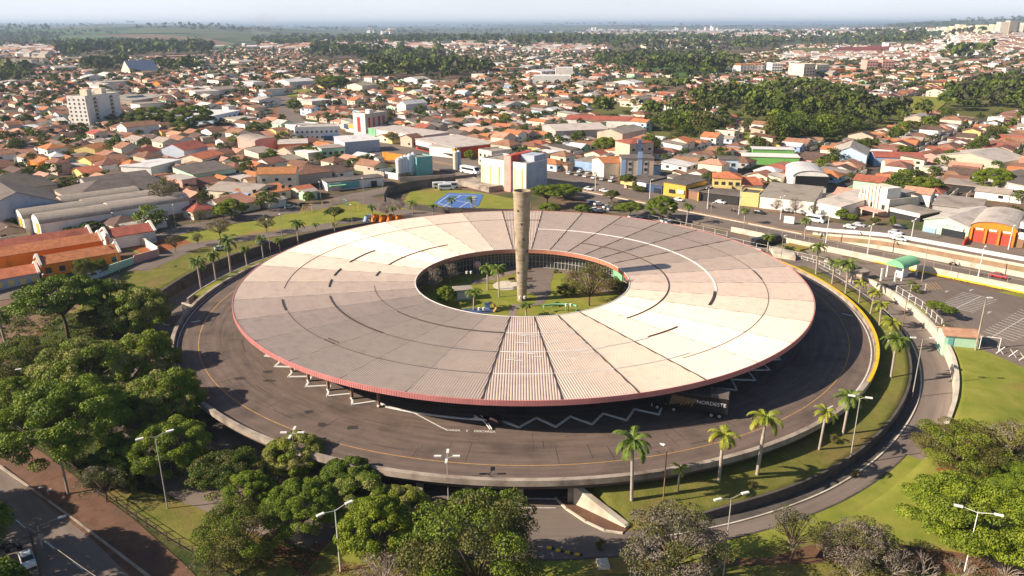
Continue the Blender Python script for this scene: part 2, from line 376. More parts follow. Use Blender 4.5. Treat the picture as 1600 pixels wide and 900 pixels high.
def drape(name, pts, m, off=.06, cell=6, kind='structure', label=None):
    """a sheet cut to a polygon and laid over the ground"""
    bm = bmesh.new(); vs = [bm.verts.new((p[0], p[1], 0)) for p in pts]; bm.faces.new(vs)
    xs = [p[0] for p in pts]; ys = [p[1] for p in pts]
    for ax, lo, hi in ((0, min(xs), max(xs)), (1, min(ys), max(ys))):
        n = min(60, int((hi - lo) / cell))
        for k in range(1, n + 1):
            q = lo + (hi - lo) * k / (n + 1); no = (1, 0, 0) if ax == 0 else (0, 1, 0)
            bmesh.ops.bisect_plane(bm, geom=bm.verts[:] + bm.edges[:] + bm.faces[:], plane_co=(q, 0, 0) if ax == 0 else (0, q, 0), plane_no=no)
    bmesh.ops.triangulate(bm, faces=bm.faces[:])
    for v in bm.verts: v.co.z = H(v.co.x, v.co.y) + off
    bmesh.ops.recalc_face_normals(bm, faces=bm.faces[:])
    if bm.faces and sum(f.normal.z for f in bm.faces) < 0: bmesh.ops.reverse_faces(bm, faces=bm.faces[:])
    me = bpy.data.meshes.new(name); bm.to_mesh(me); bm.free(); me.materials.append(m)
    o = bpy.data.objects.new(name, me); col.objects.link(o)
    return setkind(o, kind)
def strip(mb, line, w, off=.08, step=8, mi=0, zf=None):
    """a road along a world polyline, draped"""
    pts = [Vector((p[0], p[1])) for p in line]; P = []
    for a, b in zip(pts, pts[1:]):
        n = max(1, int((b - a).length / step))
        for i in range(n): P.append(a.lerp(b, i / n))
    P.append(pts[-1]); L = []
    for i, p in enumerate(P):
        t = (P[min(i + 1, len(P) - 1)] - P[max(i - 1, 0)]).normalized(); nn = Vector((-t.y, t.x))
        row = []
        for k in (-.5, 0, .5):
            q = p + nn * w * k; row.append((q.x, q.y, (zf(q.x, q.y) if zf else H(q.x, q.y)) + off))
        L.append(row)
    for a, b in zip(L, L[1:]):
        for k in (0, 1): mb.quad(a[k + 1], a[k], b[k], b[k + 1], mi)

# ---------------------------------------------------------------- the raised bus deck
NG = 32; GA = 360 / NG; A0 = -96.4
t = empty('bus_deck', TC); tag(t, 'raised circular asphalt deck round the disc roof with a pale concrete rim', 'bus deck'); t['kind'] = 'structure'
del t['kind']
def child(mb, name, m, parent):
    o = mb.build(name, m); o.parent = parent; o.matrix_parent_inverse = Matrix.Translation(-Vector(parent.location)) if parent.rotation_euler.z == 0 else parent.matrix_world.inverted(); return o
mb = MB(); mb.arc(44, 71.37, -180, 180, -1.0, 0, 1.5); child(mb, 'deck_slab', M['deck_asphalt'], t)
mb = MB(); mb.arc(71.35, 72.1, -180, 180, -.1, .78, 1.5); child(mb, 'parapet', M['concrete'], t)
mb = MB(); mb.arc(71.6, 72.16, -36, 46, .25, .82, 1.5); child(mb, 'yellow_coping', M['yellow_paint'], t)
for k in range(-31, 3):
    az = -92 + k * 5.7 + 1
    if -84 < az < 20 or az < -125 and az > -170: continue
    mb = MB(); p = ring(70.2, az, -4.3); mb.box(p, .45, .9, 3.2, R(az)); child(mb, 'deck_pier', M['concrete'], t)
# painted lines on the deck
mb = MB()
mb.arc(66.97, 67.11, -165, -16, .004, .008, 1, 1); mb.arc(66.95, 67.13, 150, 195, .004, .008, 1, 1)
mb.arc(66.95, 67.05, -16, 30, .004, .008, 1, 1)
mb.arc(70.75, 70.95, 140, 222, .004, .008, 1); mb.arc(70.75, 70.98, -58, 60, .004, .008, 1)
def flat_line(mb, pts, w, z0, z1, mi=0):
    for a, b in zip(pts, pts[1:]):
        a, b = Vector(a[:2]), Vector(b[:2]); d = b - a; L = d.length
        mb.box(((a.x + b.x) / 2, (a.y + b.y) / 2, z0), L + w * .5, w, z1 - z0, math.atan2(d.y, d.x), mi)
flat_line(mb, [G(641, 642, 0), G(690, 668, 0), G(697, 671, 0)], .22, .004, .010)
flat_line(mb, [G(1317, 490, 0), G(1332, 493.5, 0)], .4, .004, .010)
flat_line(mb, [G(300, 503, 0), G(312, 501.5, 0)], .5, .004, .010)
flat_line(mb, [G(1290, 640, .0), G(1301, 634, 0)], .25, .012, .016)
o = mb.build('deck_markings', [M['line_white'], M['line_yellow']]); setkind(o, 'structure')
# tar joints and patches: long repair cuts over the old asphalt
mb = MB(); r2 = random.Random(3)
for k in range(80):
    az = r2.uniform(-178, -25); rr = r2.uniform(58, 66.5)
    if r2.random() < .5:
        mb.arc(rr, rr + r2.uniform(.05, .14), az, az + r2.uniform(1.5, 7), .002, .0035 + k * .00002, 1)
    else: mb.arc(rr, min(66.8, rr + r2.uniform(2, 7)), az, az + r2.uniform(.05, .12), .002, .0036 + k * .00002, 1)
for k in range(6):
    az = r2.uniform(-150, -105); rr = r2.uniform(57, 64); p = ring(rr, az); n = 9
    pts = [(p.x + math.cos(2 * PI * i / n) * r2.uniform(.4, 1.6), p.y + math.sin(2 * PI * i / n) * r2.uniform(.3, .9)) for i in range(n)]
    mb.prism(pts, .001, .0022 + k * .00003)
setkind(mb.build('deck_repairs', M['tar']), 'structure')
# words painted on the deck
def text_mesh(s, size, m, name, loc, rot, parent=None, extrude=.0, ax='CENTER'):
    c = bpy.data.curves.new(name, 'FONT'); c.body = s; c.size = size; c.align_x = ax; c.align_y = 'CENTER'; c.extrude = extrude; c.offset = .0
    o = bpy.data.objects.new(name, c); col.objects.link(o)
    dg = bpy.context.evaluated_depsgraph_get(); me = bpy.data.meshes.new_from_object(o.evaluated_get(dg)); bpy.data.objects.remove(o)
    me.materials.clear(); me.materials.append(m); q = bpy.data.objects.new(name, me); col.objects.link(q)
    q.location = loc; q.rotation_euler = rot
    if parent: q.parent = parent
    return q
a, b = G(697, 672, 0), G(774, 675, 0); mid = (a + b) / 2
tx = text_mesh('CARGA     E     DESCARGA', .8, M['white'], 'painted_words', (mid.x, mid.y, .02), (0, 0, math.atan2(b.y - a.y, b.x - a.x)), extrude=.006)
tx.scale = ((b - a).length / tx.dimensions.x if tx.dimensions.x > 0 else 1, 1.0, 1); setkind(tx, 'structure')

# ---------------------------------------------------------------- the terminal: disc roof, soffit, columns, glazed halls, saw-tooth platform
T = empty('bus_terminal', TC); tag(T, 'huge ring shaped bus terminal with pale corrugated disc roof and pink rim', 'bus terminal')
ZR_OUT, ZR_IN, RO, RI = 6.4, 5.3, 60.0, 23.4
def zroof(r): return ZR_IN + (ZR_OUT - ZR_IN) * (r - RI) / (RO - RI)
M['roof_metal'] = mat('roof_metal', (.67, .53, .435), .58, .5, .05, .12, dirt=(.52, .40, .33), dirt_scale=.6, dirt_thr=(.5, .9), metal=.20, detail=8, hvar=.06, polar=.04)
def gore(k):
    """one roof panel: sheets whose ribs run parallel to the panel's axis"""
    ax = R(A0 + GA * (k + .5)); ca, sa = math.cos(ax), math.sin(ax); tn = math.tan(R(GA / 2))
    pitch = .42; half = RO * math.sin(R(GA / 2)); PR = ((0, .055), (.15, .055), (.20, -.03), (.37, -.03))
    V = []; F = []; cols = []; n = int(half / pitch)
    xs = [(i * pitch + a, z) for i in range(-n - 1, n + 1) for a, z in PR]
    xs = [(x, z) for x, z in xs if abs(x) < half - .02]
    for x, rr in xs:
        us = math.sqrt(max(0, RI * RI - x * x)); us = max(us, abs(x) / tn); ue = math.sqrt(RO * RO - x * x); us = min(us, ue)
        row = []
        for q in (0, .25, .5, .75, 1):
            u = us + (ue - us) * q
            row.append(len(V)); V.append((u * ca - x * sa, u * sa + x * ca, zroof(u) + rr))
        cols.append(row)
    for a, b in zip(cols, cols[1:]):
        for q in range(4): F.append((a[q], a[q + 1], b[q + 1], b[q]))
    mb = MB(); mb.v = V; mb.f = F; mb.m = [0] * len(F); mb.sm = [False] * len(F)
    o = mb.build('roof_panel', M['roof_metal']); o.parent = T
    return o
for k in range(NG): gore(k)
def tarc(name, m, items, label=None):
    mb = MB()
    for it in items: mb.arc(*it)
    o = child(mb, name, m, T)
    if label: o['label'] = label
    return o
def seam(items, name, m, h=.10):
    mb = MB()
    for (r, a, b, w) in items: w *= .62; mb.arc(r - w / 2, r + w / 2, a, b, zroof(r), zroof(r) + h + .07, 1)
    return child(mb, name, m, T)
for (r, a, b, w) in [(32.2, 125, 163, .26), (32.3, 172, 178, .5), (32.3, -139, -96.4, .28), (41.4, 150, 165, .36), (41.4, 172, 179, .5), (41.4, 183, 190, .5), (41.4, -162, -128, .42), (50.7, -162, -154.5, .5),
      (31.6, -52, 61, .25), (41, -27, -15, .8), (41, -58, -47, .4), (51.5, -4, 3, .35), (49.6, -134, -130.6, .22), (50.4, -134, -130.6, .22), (50, 83, 94.6, .15)]:
    seam([(r, a, b, w)], 'gutter', M['dark_seam'])
seam([(50.5, -154, -96, .09), (41.4, -128, -96, .09), (32, 190, 221, .09), (50.5, 95, 190, .09), (51.5, 3, 60, .09), (51.5, -60, -4, .09)], 'sheet_overlap', M['dark_seam'], .03)
for it in [(41.3, -14.5, 83.5, .5), (32.2, -96, -73, .22), (41.3, -96, -58, .3), (50.5, -96, -57, .25)]: seam([it], 'pale_flashing', M['pale_seam'], .05)
mb = MB(); r3 = random.Random(5)
for i in range(26):
    az = -95 + r3.random() * 24; rr = r3.choice((41, 37.5, 44, 34)) + r3.uniform(-1.2, 1.2); p = ring(rr, az, zroof(rr) + .085)
    mb = MB(); mb.box(p, r3.uniform(.5, 2.2), .22, .02, R(az + 90)); child(mb, 'patch_sheet', M['pale_seam'], T)
for k in range(NG):
    az = A0 + GA * k; mb = MB(); p = ring((RO + RI) / 2, az); L = RO - RI
    ca, sa = math.cos(R(az)), math.sin(R(az)); w = .17 if -140 < az < -55 or 20 < az < 95 else .09
    P = []
    for rr in (RI + .02, RO - .02):
        for s in (-w / 2, w / 2):
            for z in (-.12, .12 if w > .1 else .06): P.append((TC.x + rr * ca - s * sa, TC.y + rr * sa + s * ca, zroof(rr) + z))
    mb.add(P, [(0, 2, 3, 1), (4, 5, 7, 6), (0, 1, 5, 4), (2, 6, 7, 3), (1, 3, 7, 5), (0, 4, 6, 2)])
    child(mb, 'roof_rib', M['dark_seam' if w > .1 else 'fibre_grey'], T)
# rims
def ribbed(r, z0, z1, n, m, name, sgn):
    mb = MB()
    for k in range(n):
        a0 = 360 * k / n; a1 = 360 * (k + .62) / n; a2 = 360 * (k + 1) / n; q = r + .05 * sgn
        P = [ring(q, a0, z0), ring(q, a1, z0), ring(r, a1, z0), ring(r, a2, z0), ring(q, a2, z0)]
        for a, b in zip(P, P[1:]): mb.quad(a, b, b + Vector((0, 0, z1 - z0)), a + Vector((0, 0, z1 - z0)))
    return child(mb, name, m, T)
ribbed(60.16, 5.62, 6.47, 900, M['fascia_pink'], 'outer_fascia', 1)
tarc('outer_fascia_cap', M['fascia_pink'], [(60.06, 60.2, -180, 180, 6.44, 6.52, 1)])
ribbed(23.3, 4.35, 5.36, 300, M['fascia_orange'], 'inner_fascia', -1)
tarc('inner_fascia_cap', M['pale_seam'], [(23.26, 23.42, -180, 180, 5.34, 5.42, 1.5)])
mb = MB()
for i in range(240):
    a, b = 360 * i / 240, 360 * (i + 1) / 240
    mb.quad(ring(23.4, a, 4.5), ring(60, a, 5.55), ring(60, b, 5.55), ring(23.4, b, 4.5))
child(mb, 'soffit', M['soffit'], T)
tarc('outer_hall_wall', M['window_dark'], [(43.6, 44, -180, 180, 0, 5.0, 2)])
tarc('inner_hall_wall', M['glass'], [(25.6, 25.8, -180, 180, 0, 4.7, 2)])
tarc('green_hall_glass', M['wall_green'], [(25.2, 25.3, 22, 31, 1.5, 3.2, 2)], 'bright green shopfront behind the inner glazing')
mb = MB()
for k in range(168):
    az = k * 360 / 168; mb.box(ring(25.45, az, 0), .14, .14, 4.6, R(az))
for z in (0.05, 1.6, 3.1): mb.arc(25.38, 25.52, -180, 180, z, z + .1, 2)
child(mb, 'inner_mullions', M['steel'], T)
for k in range(63):
    az = -91.25 + 4.3 + k * 360 / 63
    if not 205 < (az % 360) < 248: continue
    mb = MB(); mb.box(ring(55.0, az, .0), .5, .3, 5.45, R(az)); mb.box(ring(55.0, az, .2), .55, .36, .3, R(az), 1)
    child(mb, 'column', [M['wall_brown'], M['white']], T)
# saw-tooth platform with its white edge
def zig(a):
    k = (a + 91.25) / (360 / 63); fr = abs((k % 1) - .5) * 2
    return 53.55 + 2.95 * fr
azs = [-91.25 + i * (360 / 126) for i in range(-34, 41)]
line = []
for a in azs:
    r = 54.6 if -115.5 < a < -92 else zig(a)
    line.append(ring(r, a, .16))
mb = MB(); P = line; Q = [ring(46, a, .16) for a in azs]
for i in range(len(P) - 1):
    mb.quad(P[i], P[i + 1], Q[i + 1], Q[i]); 
    a, b = P[i], P[i + 1]; mb.quad(Vector((a.x, a.y, 0)), Vector((b.x, b.y, 0)), b, a)
child(mb, 'platform', M['deck_asphalt'], T)
mb = MB(); flat_line(mb, line, .34, .03, .19); child(mb, 'platform_edge', M['white'], T)
mb = MB(); pts = [G(880 / 1, 0) if 0 else None]

# the tower
tw = empty('concrete_tower', (2.2, 161, 0)); tag(tw, 'tall tapering raw concrete tower standing in the round garden', 'tower')
mb = MB(); n = 40; Z = [0, .4, 24.0]
prof = [(1.02 + (1.92 - 1.02) * z / 24.2, z) for z in np.linspace(0, 24.2, 25)]
rows = []
for r, z in prof:
    for q in ((r, z), (r - .035, z + .09)): rows.append([(q[0] * math.cos(2 * PI * i / n), q[0] * math.sin(2 * PI * i / n), q[1]) for i in range(n)])
for a, b in zip(rows, rows[1:]): mb.add(a + b, [(i, (i + 1) % n, n + (i + 1) % n, n + i) for i in range(n)], 0, True)
o = mb.build('shaft', M['tower_concrete'], tw)
mb = MB()
ro, ri = 1.98, 1.7
for (ra, za, rb, zb) in ((1.95, 24.25, ro, 24.3), (ro, 24.3, ro, 24.75), (ro, 24.75, ri, 24.75), (ri, 24.75, ri, 23.3), (ri, 23.3, 0.01, 23.3)):
    P = [(ra * math.cos(2 * PI * i / n), ra * math.sin(2 * PI * i / n), za) for i in range(n)] + [(rb * math.cos(2 * PI * i / n), rb * math.sin(2 * PI * i / n), zb) for i in range(n)]
    mb.add(P, [(i, (i + 1) % n, n + (i + 1) % n, n + i) for i in range(n)])
mb.build('rim', M['tower_concrete'], tw)
for z, a in ((17.6, -95), (11.4, -40), (20.5, -120), (6.5, -130), (14.2, -80)):
    mb = MB(); r = 1.02 + .9 * z / 24.2; mb.box((r * math.cos(R(a)), r * math.sin(R(a)), z), .16, .34, .34, R(a)); mb.build('vent_hole', M['dark'], tw)

# ---------------------------------------------------------------- garden inside the ring
mb = MB(); pts = [ring(25.6, a) for a in range(-180, 180, 4)]
mb.prism(pts, -.1, .0); setkind(mb.build('garden_lawn', M['lawn']), 'structure')
def gpoly(name, P, m, z=.03, z0=0):
    pts = [G(620 + x / 4, 380 + y / 4, 0) for x, y in P]; mb = MB(); mb.prism(pts, z0, z); return setkind(mb.build(name, m), 'structure')
gpoly('garden_plaza', [(800, 165), (845, 138), (930, 130), (1050, 140), (1060, 165), (985, 185), (958, 260), (962, 300), (940, 350), (900, 385), (850, 390), (882, 350), (880, 330), (810, 305), (812, 230)], M['road'])
gpoly('garden_path', [(700, 460), (700, 415), (720, 385), (770, 378), (850, 382), (850, 392), (790, 398), (755, 400), (748, 460)], M['paving'], .026)
gpoly('garden_path', [(480, 232), (560, 215), (640, 190), (740, 165), (760, 130), (800, 135), (780, 175), (700, 200), (600, 232), (540, 248), (450, 262)], M['paving'], .022)
gpoly('garden_path', [(1060, 170), (1180, 240), (1300, 290), (1420, 300), (1420, 315), (1290, 305), (1150, 255), (1030, 180)], M['paving'], .024)
mb = MB(); c = G(620 + 685 / 4, 380 + 264 / 4, 0); mb.prism([(c.x + 3.2 * math.cos(2 * PI * i / 28), c.y + 3.4 * math.sin(2 * PI * i / 28)) for i in range(28)], 0, .05)
setkind(mb.build('garden_circle', M['concrete_light']), 'structure')
mb = MB()
for i in range(90):
    az = 20 + i * 1.1; mb.arc(22.8, 25.3, az, az + 1.0, 0.002, .01, 1)
setkind(mb.build('garden_gallery_floor', M['paving']), 'structure')

# ---------------------------------------------------------------- ring road, its walls and kerbs
zr = zroad
def wallthing(name, label, cat, m, arcs, caps=None):
    mb = MB()
    for a in arcs: mb.arc(*a)
    o = mb.build(name, m); tag(o, label, cat); return o
wallthing('retaining_wall', 'long pale curved concrete wall between the ring road and the car park and lawn', 'wall', M['concrete_light'],
          [(84.35, 85.0, -43, 21, lambda a: zr(a) - .3, lambda a: max(pw(ZOUT, a) + .35, zr(a) + .25), 1)])
wallthing('retaining_wall', 'long dark stone wall on the far side of the sunken road left of the roof', 'wall', M['concrete_dark'],
          [(84.3, 85.0, 112, 183, lambda a: zr(a if a < 180 else a - 360) - .3, lambda a: pw(ZOUT, a if a < 180 else a - 360) + .3, 1)])
wallthing('low_wall', 'low curved dark wall holding up the palm lawn above the ring road', 'wall', M['concrete_dark'],
          [(77.35, 77.75, -79.5, 16, lambda a: zr(a) - .3, lambda a: near_h(77.3, a) + .10, 1)])  # dark concrete colour also carries the shade on the outer face
wallthing('low_wall', 'low curved kerb wall between the ring road and the left palm strip', 'wall', M['concrete'],
          [(75.2, 75.6, 118, 178, lambda a: zr(a) - .3, -.0, 1)])
mb = MB(); mb.arc(72.9, 75.2, 118, 176, -3, -.1, 1); setkind(mb.build('left_palm_strip', M['lawn']), 'structure')
mb = MB(); mb.arc(77.8, 79.3, -79, 18, lambda a: zr(a) - .1, lambda a: zr(a) + .13, 1, 0); setkind(mb.build('ring_pavement', M['concrete_dark']), 'structure')
mb = MB(); mb.arc(79.3, 79.52, -79, 18, lambda a: zr(a) - .1, lambda a: zr(a) + .16, 1, 0); setkind(mb.build('ring_kerb', M['concrete_light']), 'structure')
mb = MB(); mb.arc(82.25, 84.9, -108, -46, lambda a: zr(a) - .3, lambda a: zr(a) + .07, 1); setkind(mb.build('road_verge', M['lawn']), 'structure')
mb = MB(); mb.arc(82.0, 82.25, -108, -46, lambda a: zr(a) - .1, lambda a: zr(a) + .14, 1, 0); setkind(mb.build('outer_kerb', M['concrete_dark']), 'structure')
# wing wall and walk beside the front underpass
a, b = Vector((8.6, 90.0, 0)), Vector((15.0, 84.5, 0)); d = (b - a).normalized(); nn = Vector((-d.y, d.x, 0)) * -.45
P = []
for p, zt in ((a, -1.1), (b, -3.6)):
    for s in (-1, 1):
        q = p + nn * s; P += [(q.x, q.y, -4.3), (q.x, q.y, zt)]
mb = MB(); mb.add(P, [(0, 4, 5, 1), (2, 3, 7, 6), (1, 5, 7, 3), (4, 6, 7, 5), (0, 1, 3, 2)])
tag(mb.build('wing_wall', M['concrete_light']), 'sunlit sloping triangular concrete wall at the mouth of the underpass', 'wall')
mb = MB(); pts = [G(868, 778, -3.9), G(900, 781, -3.9), G(981, 826, -3.9), G(972, 833, -3.9), G(945, 829, -3.9), G(915, 815, -3.9), G(885, 795, -3.9)]
mb.prism(list(reversed(pts)), -4.1, -3.86); setkind(mb.build('underpass_pavement', M['brick_paving']), 'structure')
mb = MB(); flat_line(mb, [pts[0]] + pts[6:2:-1], .3, -4.1, -3.80); setkind(mb.build('underpass_kerb', M['concrete_light']), 'structure')
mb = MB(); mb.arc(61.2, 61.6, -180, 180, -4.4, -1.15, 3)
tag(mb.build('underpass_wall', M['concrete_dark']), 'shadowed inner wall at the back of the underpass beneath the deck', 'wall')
# left wing wall and its little paved nose
a, b = ring(73.1, -176), ring(75.2, 176); mb = MB(); mb.box(((a.x + b.x) / 2 - .6, (a.y + b.y) / 2, -3.6), .35, 3.2, 3.2, R(60)); 
tag(mb.build('wing_wall', M['concrete_light']), 'short sunlit wing wall at the tip of the left palm strip', 'wall')
mb = MB(); c = ring(76.4, -179); pts = [(c.x + 2.4 * math.cos(q) * (1.4 if math.sin(q) > 0 else 1), c.y - 1.2 + 3.2 * math.sin(q)) for q in [2 * PI * i / 16 for i in range(16)]]
mb.prism(pts, -3.5, -3.25); setkind(mb.build('paved_nose', M['brick_paving']), 'structure')
mb = MB(); flat_line(mb, pts[5:13] , .28, -3.5, -3.18); setkind(mb.build('nose_kerb', M['concrete_light']), 'structure')
# front underpass road line and small stuff
mb = MB(); flat_line(mb, [G(800, 778, -3.95), G(868, 779.5, -3.95)], .25, -4.0, -3.94); flat_line(mb, [G(805, 793, -3.95), G(868, 793, -3.95)], .15, -3.998, -3.99)
setkind(mb.build('road_lines', M['line_white']), 'structure')
for k, (x, y) in enumerate(((858, 856), (872, 860), (887, 863), (902, 866))):
    mb = MB(); p = G(x, y, -3.9); mb.box((p.x, p.y, -4), .6, .3, .2, R(-12)); mb.box((p.x + .5, p.y - .1, -4), .25, .3, .24, R(-12), 1)
    tag(mb.build('kerb_block', [M['yellow_paint'], M['dark']]), ['leftmost', 'second from left', 'third from left', 'rightmost'][k] + ' small yellow block on the outer kerb of the front road', 'kerb block', 'yellow blocks along the front kerb')
mb = MB(); p = G(942, 884); mb.box((p.x, p.y, p.z - .5), 1.4, 1.6, 1.0, R(5)); 
tag(mb.build('concrete_block', M['concrete_light']), 'stubby pale concrete block at the end of the dirt strip on the front lawn', 'block')
drape('dirt_strip', gp((947, 886), (1010, 873), (1100, 876), (1200, 872), (1290, 845), (1400, 850), (1600, 880), (1600, 905), (1300, 880), (1150, 884), (1000, 893)), mat('dirt', (.16, .085, .05), .95, .1, .25, .4, dirt=(.1, .09, .04), dirt_scale=.3), .05, 2)
drape('bare_earth', gp((1462, 733), (1490, 722), (1500, 730), (1488, 742), (1470, 742)), M['red_earth'], .05, 2)
# man-made pit covers on ring road
# ---------------------------------------------------------------- streets near the terminal
NOB = []          # no-build polygons (world)
def roads(name, lines, m=None, off=.09, step=8):
    mb = MB()
    for ln, w in lines: strip(mb, ln, w, off, step)
    return setkind(mb.build(name, m or M['road']), 'structure')
def hav(x, y):
    s, d = av_sd(x, y); return .5 * sm(-300, -200, s) * 1 if d < 9.4 else .5 * sm(-300, -200, s) + 2.5 * sm(-20, 12, s)
mb = MB()
for d0, d1, mi in ((-.4, 9.2, 0), (11.6, 28.5, 0), (9.2, 11.6, 1)):
    S = list(range(-300, 176, 6))
    for a, b in zip(S, S[1:]):
        q = []
        for s, d in ((a, d0 + .001), (a, d1 - .001), (b, d1 - .001), (b, d0 + .001)):
            p = av_pt(s, d); z = hav(*((av_pt(s, (d0 + d1) / 2)).xy)); q.append(Vector((p.x, p.y, z + (.1 if mi else 0) + .02)))
        dd = Vector((0, 0, -1.2))
        mb.quad(q[3], q[2], q[1], q[0], mi)
        mb.quad(q[0], q[3], q[3] + dd, q[0] + dd, mi); mb.quad(q[1], q[2], q[2] + dd, q[1] + dd, mi)
setkind(mb.build('avenue', [M['road'], mat('median', (.34, .22, .14), .95, .1, .25, .3, dirt=(.2, .19, .07), dirt_scale=.12)]), 'structure')
def avwall(label, s0, s1, d, h0, h1, w=.35, m='concrete_light', step=5, name='retaining_wall'):
    mb = MB(); n = int((s1 - s0) / step)
    for i in range(n):
        a, b = av_pt(s0 + i * step, d), av_pt(s0 + (i + 1) * step, d); za, zb = h0(s0 + i * step), h0(s0 + (i + 1) * step)
        ta, tb = h1(s0 + i * step), h1(s0 + (i + 1) * step); o = Vector((AVN[0], AVN[1], 0)) * w
        P = [a + Vector((0, 0, za)), b + Vector((0, 0, zb)), b + Vector((0, 0, tb)), a + Vector((0, 0, ta))]; Q = [p + o for p in P]
        mb.add(P + Q, [(0, 1, 2, 3), (5, 4, 7, 6), (3, 2, 6, 7), (0, 3, 7, 4), (1, 5, 6, 2)])
    return tag(mb.build(name, M[m]), label, 'wall')
hi = lambda s: .5 + 2.5 * sm(-20, 12, s)
avwall('pale stained retaining wall between the lower carriageway and the raised avenue', -12, 176, 9.3, lambda s: .2, lambda s: hi(s) + .75, .4)
avwall('long white concrete barrier between the raised avenue and the service road', -17, 176, 15.2, lambda s: hi(s), lambda s: hi(s) + .95, .45, 'wall_white', name='road_barrier')
avwall('low ochre wall between the car park and the lower carriageway', -32, 176, -1.2, lambda s: -.4, lambda s: 1.5, .4, 'concrete_light', name='car_park_wall')
avwall('yellow painted kerb at the foot of the car park wall', 10, 176, -1.75, lambda s: -.1, lambda s: .18, .5, 'yellow_paint', name='yellow_kerb')
avwall('pale median kerb along the avenue behind the disc roof', -170, -12, 9.0, lambda s: .3, lambda s: .78, .25, 'concrete_light', name='median_kerb')
NOB.append([av_pt(-305, -3), av_pt(180, -3), av_pt(180, 29.5), av_pt(-305, 29.5)])
# car park
cp = gp((1290, 398), (1330, 400), (1420, 424), (1600, 466), (1640, 480), (1640, 590), (1600, 575), (1530, 545), (1478, 520), (1440, 492), (1400, 462), (1350, 432))
drape('car_park', [p for p in cp], M['road'], .05, 5)
drape('entrance_yard', gp((1170, 372), (1215, 350), (1262, 380), (1320, 398), (1350, 432), (1385, 462), (1340, 450), (1290, 415), (1240, 398), (1215, 385)), M['paving'], .045, 5)
drape('side_car_park', gp((930, 318), (1000, 322), (1060, 338), (1130, 352), (1180, 372), (1200, 385), (1150, 375), (1050, 345), (900, 326)), M['road'], .04, 6)
mb = MB()
def pline(a, b, w=.14, z=.07): A, B = G(*a), G(*b); flat_line(mb, [A, B], w, A.z + z, A.z + z + .005)
pline((1492, 483), (1533, 463)); pline((1550, 527), (1602, 496))
for i in range(11): 
    t = i / 10; c0 = Vector((1533, 463)).lerp(Vector((1494, 482)), t); dx = lerp(33, 17, 0)
    pline((c0.x - 29 + t * 2, c0.y - 5 - 1), (c0.x + 27, c0.y + 6.5))
for i in range(13):
    t = i / 12; c0 = Vector((1610, 492)).lerp(Vector((1552, 526)), t)
    pline((c0.x - 16, c0.y - 8), (c0.x + 34, c0.y + 8))
for x, y in ((1479, 456), (1545, 489), (1517, 454)):
    p = G(x, y); mb.box((p.x, p.y, p.z + .07), 1.6, .22, .005, R(40)); mb.box((p.x + .5, p.y + .5, p.z + .07), .8, .2, .006, R(-20))
for i in range(7): pline((1306 + i * 3.2, 438 + i * .2), (1302 + i * 4.4, 441.5 + i * .4), .35)
for i in range(9): pline((1215 + 3 + i * 6 - 100, 356 + i * 1.2), (1223 + i * 6 - 100, 352.5 + i * 1.2), .12)
setkind(mb.build('parking_lines', M['line_white']), 'structure')
mb = MB()
for i in range(5): pline((1443 + i * 4.5, 442 - i * .6 + 2), (1451 + i * 4.5 + 2, 454 - i * .5))
for i in range(15): pline((658 + i * 9.5, 344 - i * .3), (666 + i * 9.5, 352 - i * .5), .25)
setkind(mb.build('hatched_lines', M['line_yellow']), 'structure')
# roads of the left side
R_LEFT = [G(-60, 470), G(40, 455), (G(165, 447)), G(230, 415), G(300, 385), G(400, 370), G(520, 352), G(640, 336), G(720, 330)]
R_BACK = [G(-40, 412), G(60, 402), G(180, 385), G(300, 356), G(420, 334), G(500, 322), G(560, 306), G(640, 290), G(700, 277), G(735, 270)]
roads('park_roads', [(R_LEFT, 7), (R_BACK, 9)], off=.1)
roads('link_road', [([G(560, 308), G(585, 318), G(610, 330), G(680, 342), G(790, 340)], 8)], off=.13)
roads('winding_street', [([G(560, 222), G(520, 212), G(485, 200), G(458, 188), (G(445, 176)), G(452, 165), G(440, 150), G(400, 140)], 13)], off=.14)
roads('dirt_verge', [([G(545, 222), G(478, 206), G(440, 190), G(432, 176), G(442, 165)], 6)], M['red_earth'], .10)
LST = [G(-80, 712), G(0, 762), G(120, 850), G(300, 975)]
roads('lower_street', [([G(-120, 730), G(0, 805), G(100, 868), G(200, 960)], 11.5)], off=.08, step=4)
roads('brick_sidewalk', [([G(-90, 632), G(0, 694), G(90, 762), G(180, 830), G(260, 905), G(330, 985)], 5.2)], M['brick_paving'], .11, 4)
mb = MB(); ln = gp((-60, 693), (0, 731), (110, 808), (235, 905), (300, 960))
flat = [(p.x, p.y) for p in ln]
for a, b in zip(ln, ln[1:]): flat_line(mb, [a, b], .25, min(a.z, b.z) - .1, max(a.z, b.z) + .2)
setkind(mb.build('street_kerb', M['concrete']), 'structure')
mb = MB()
for i in range(8):
    a, b = Vector((-20 + i * 45, 780 + i * 33)), Vector((-5 + i * 45, 792 + i * 33)); pline((a.x, a.y), (b.x, b.y), .18, .10)
for (a, b) in (((30, 777), (65, 765)),): pass
pline((62, 763), (78, 758), .5, .16); pline((75, 768), (84, 763), .5, .16)
setkind(mb.build('street_lines', M['line_white']), 'structure')
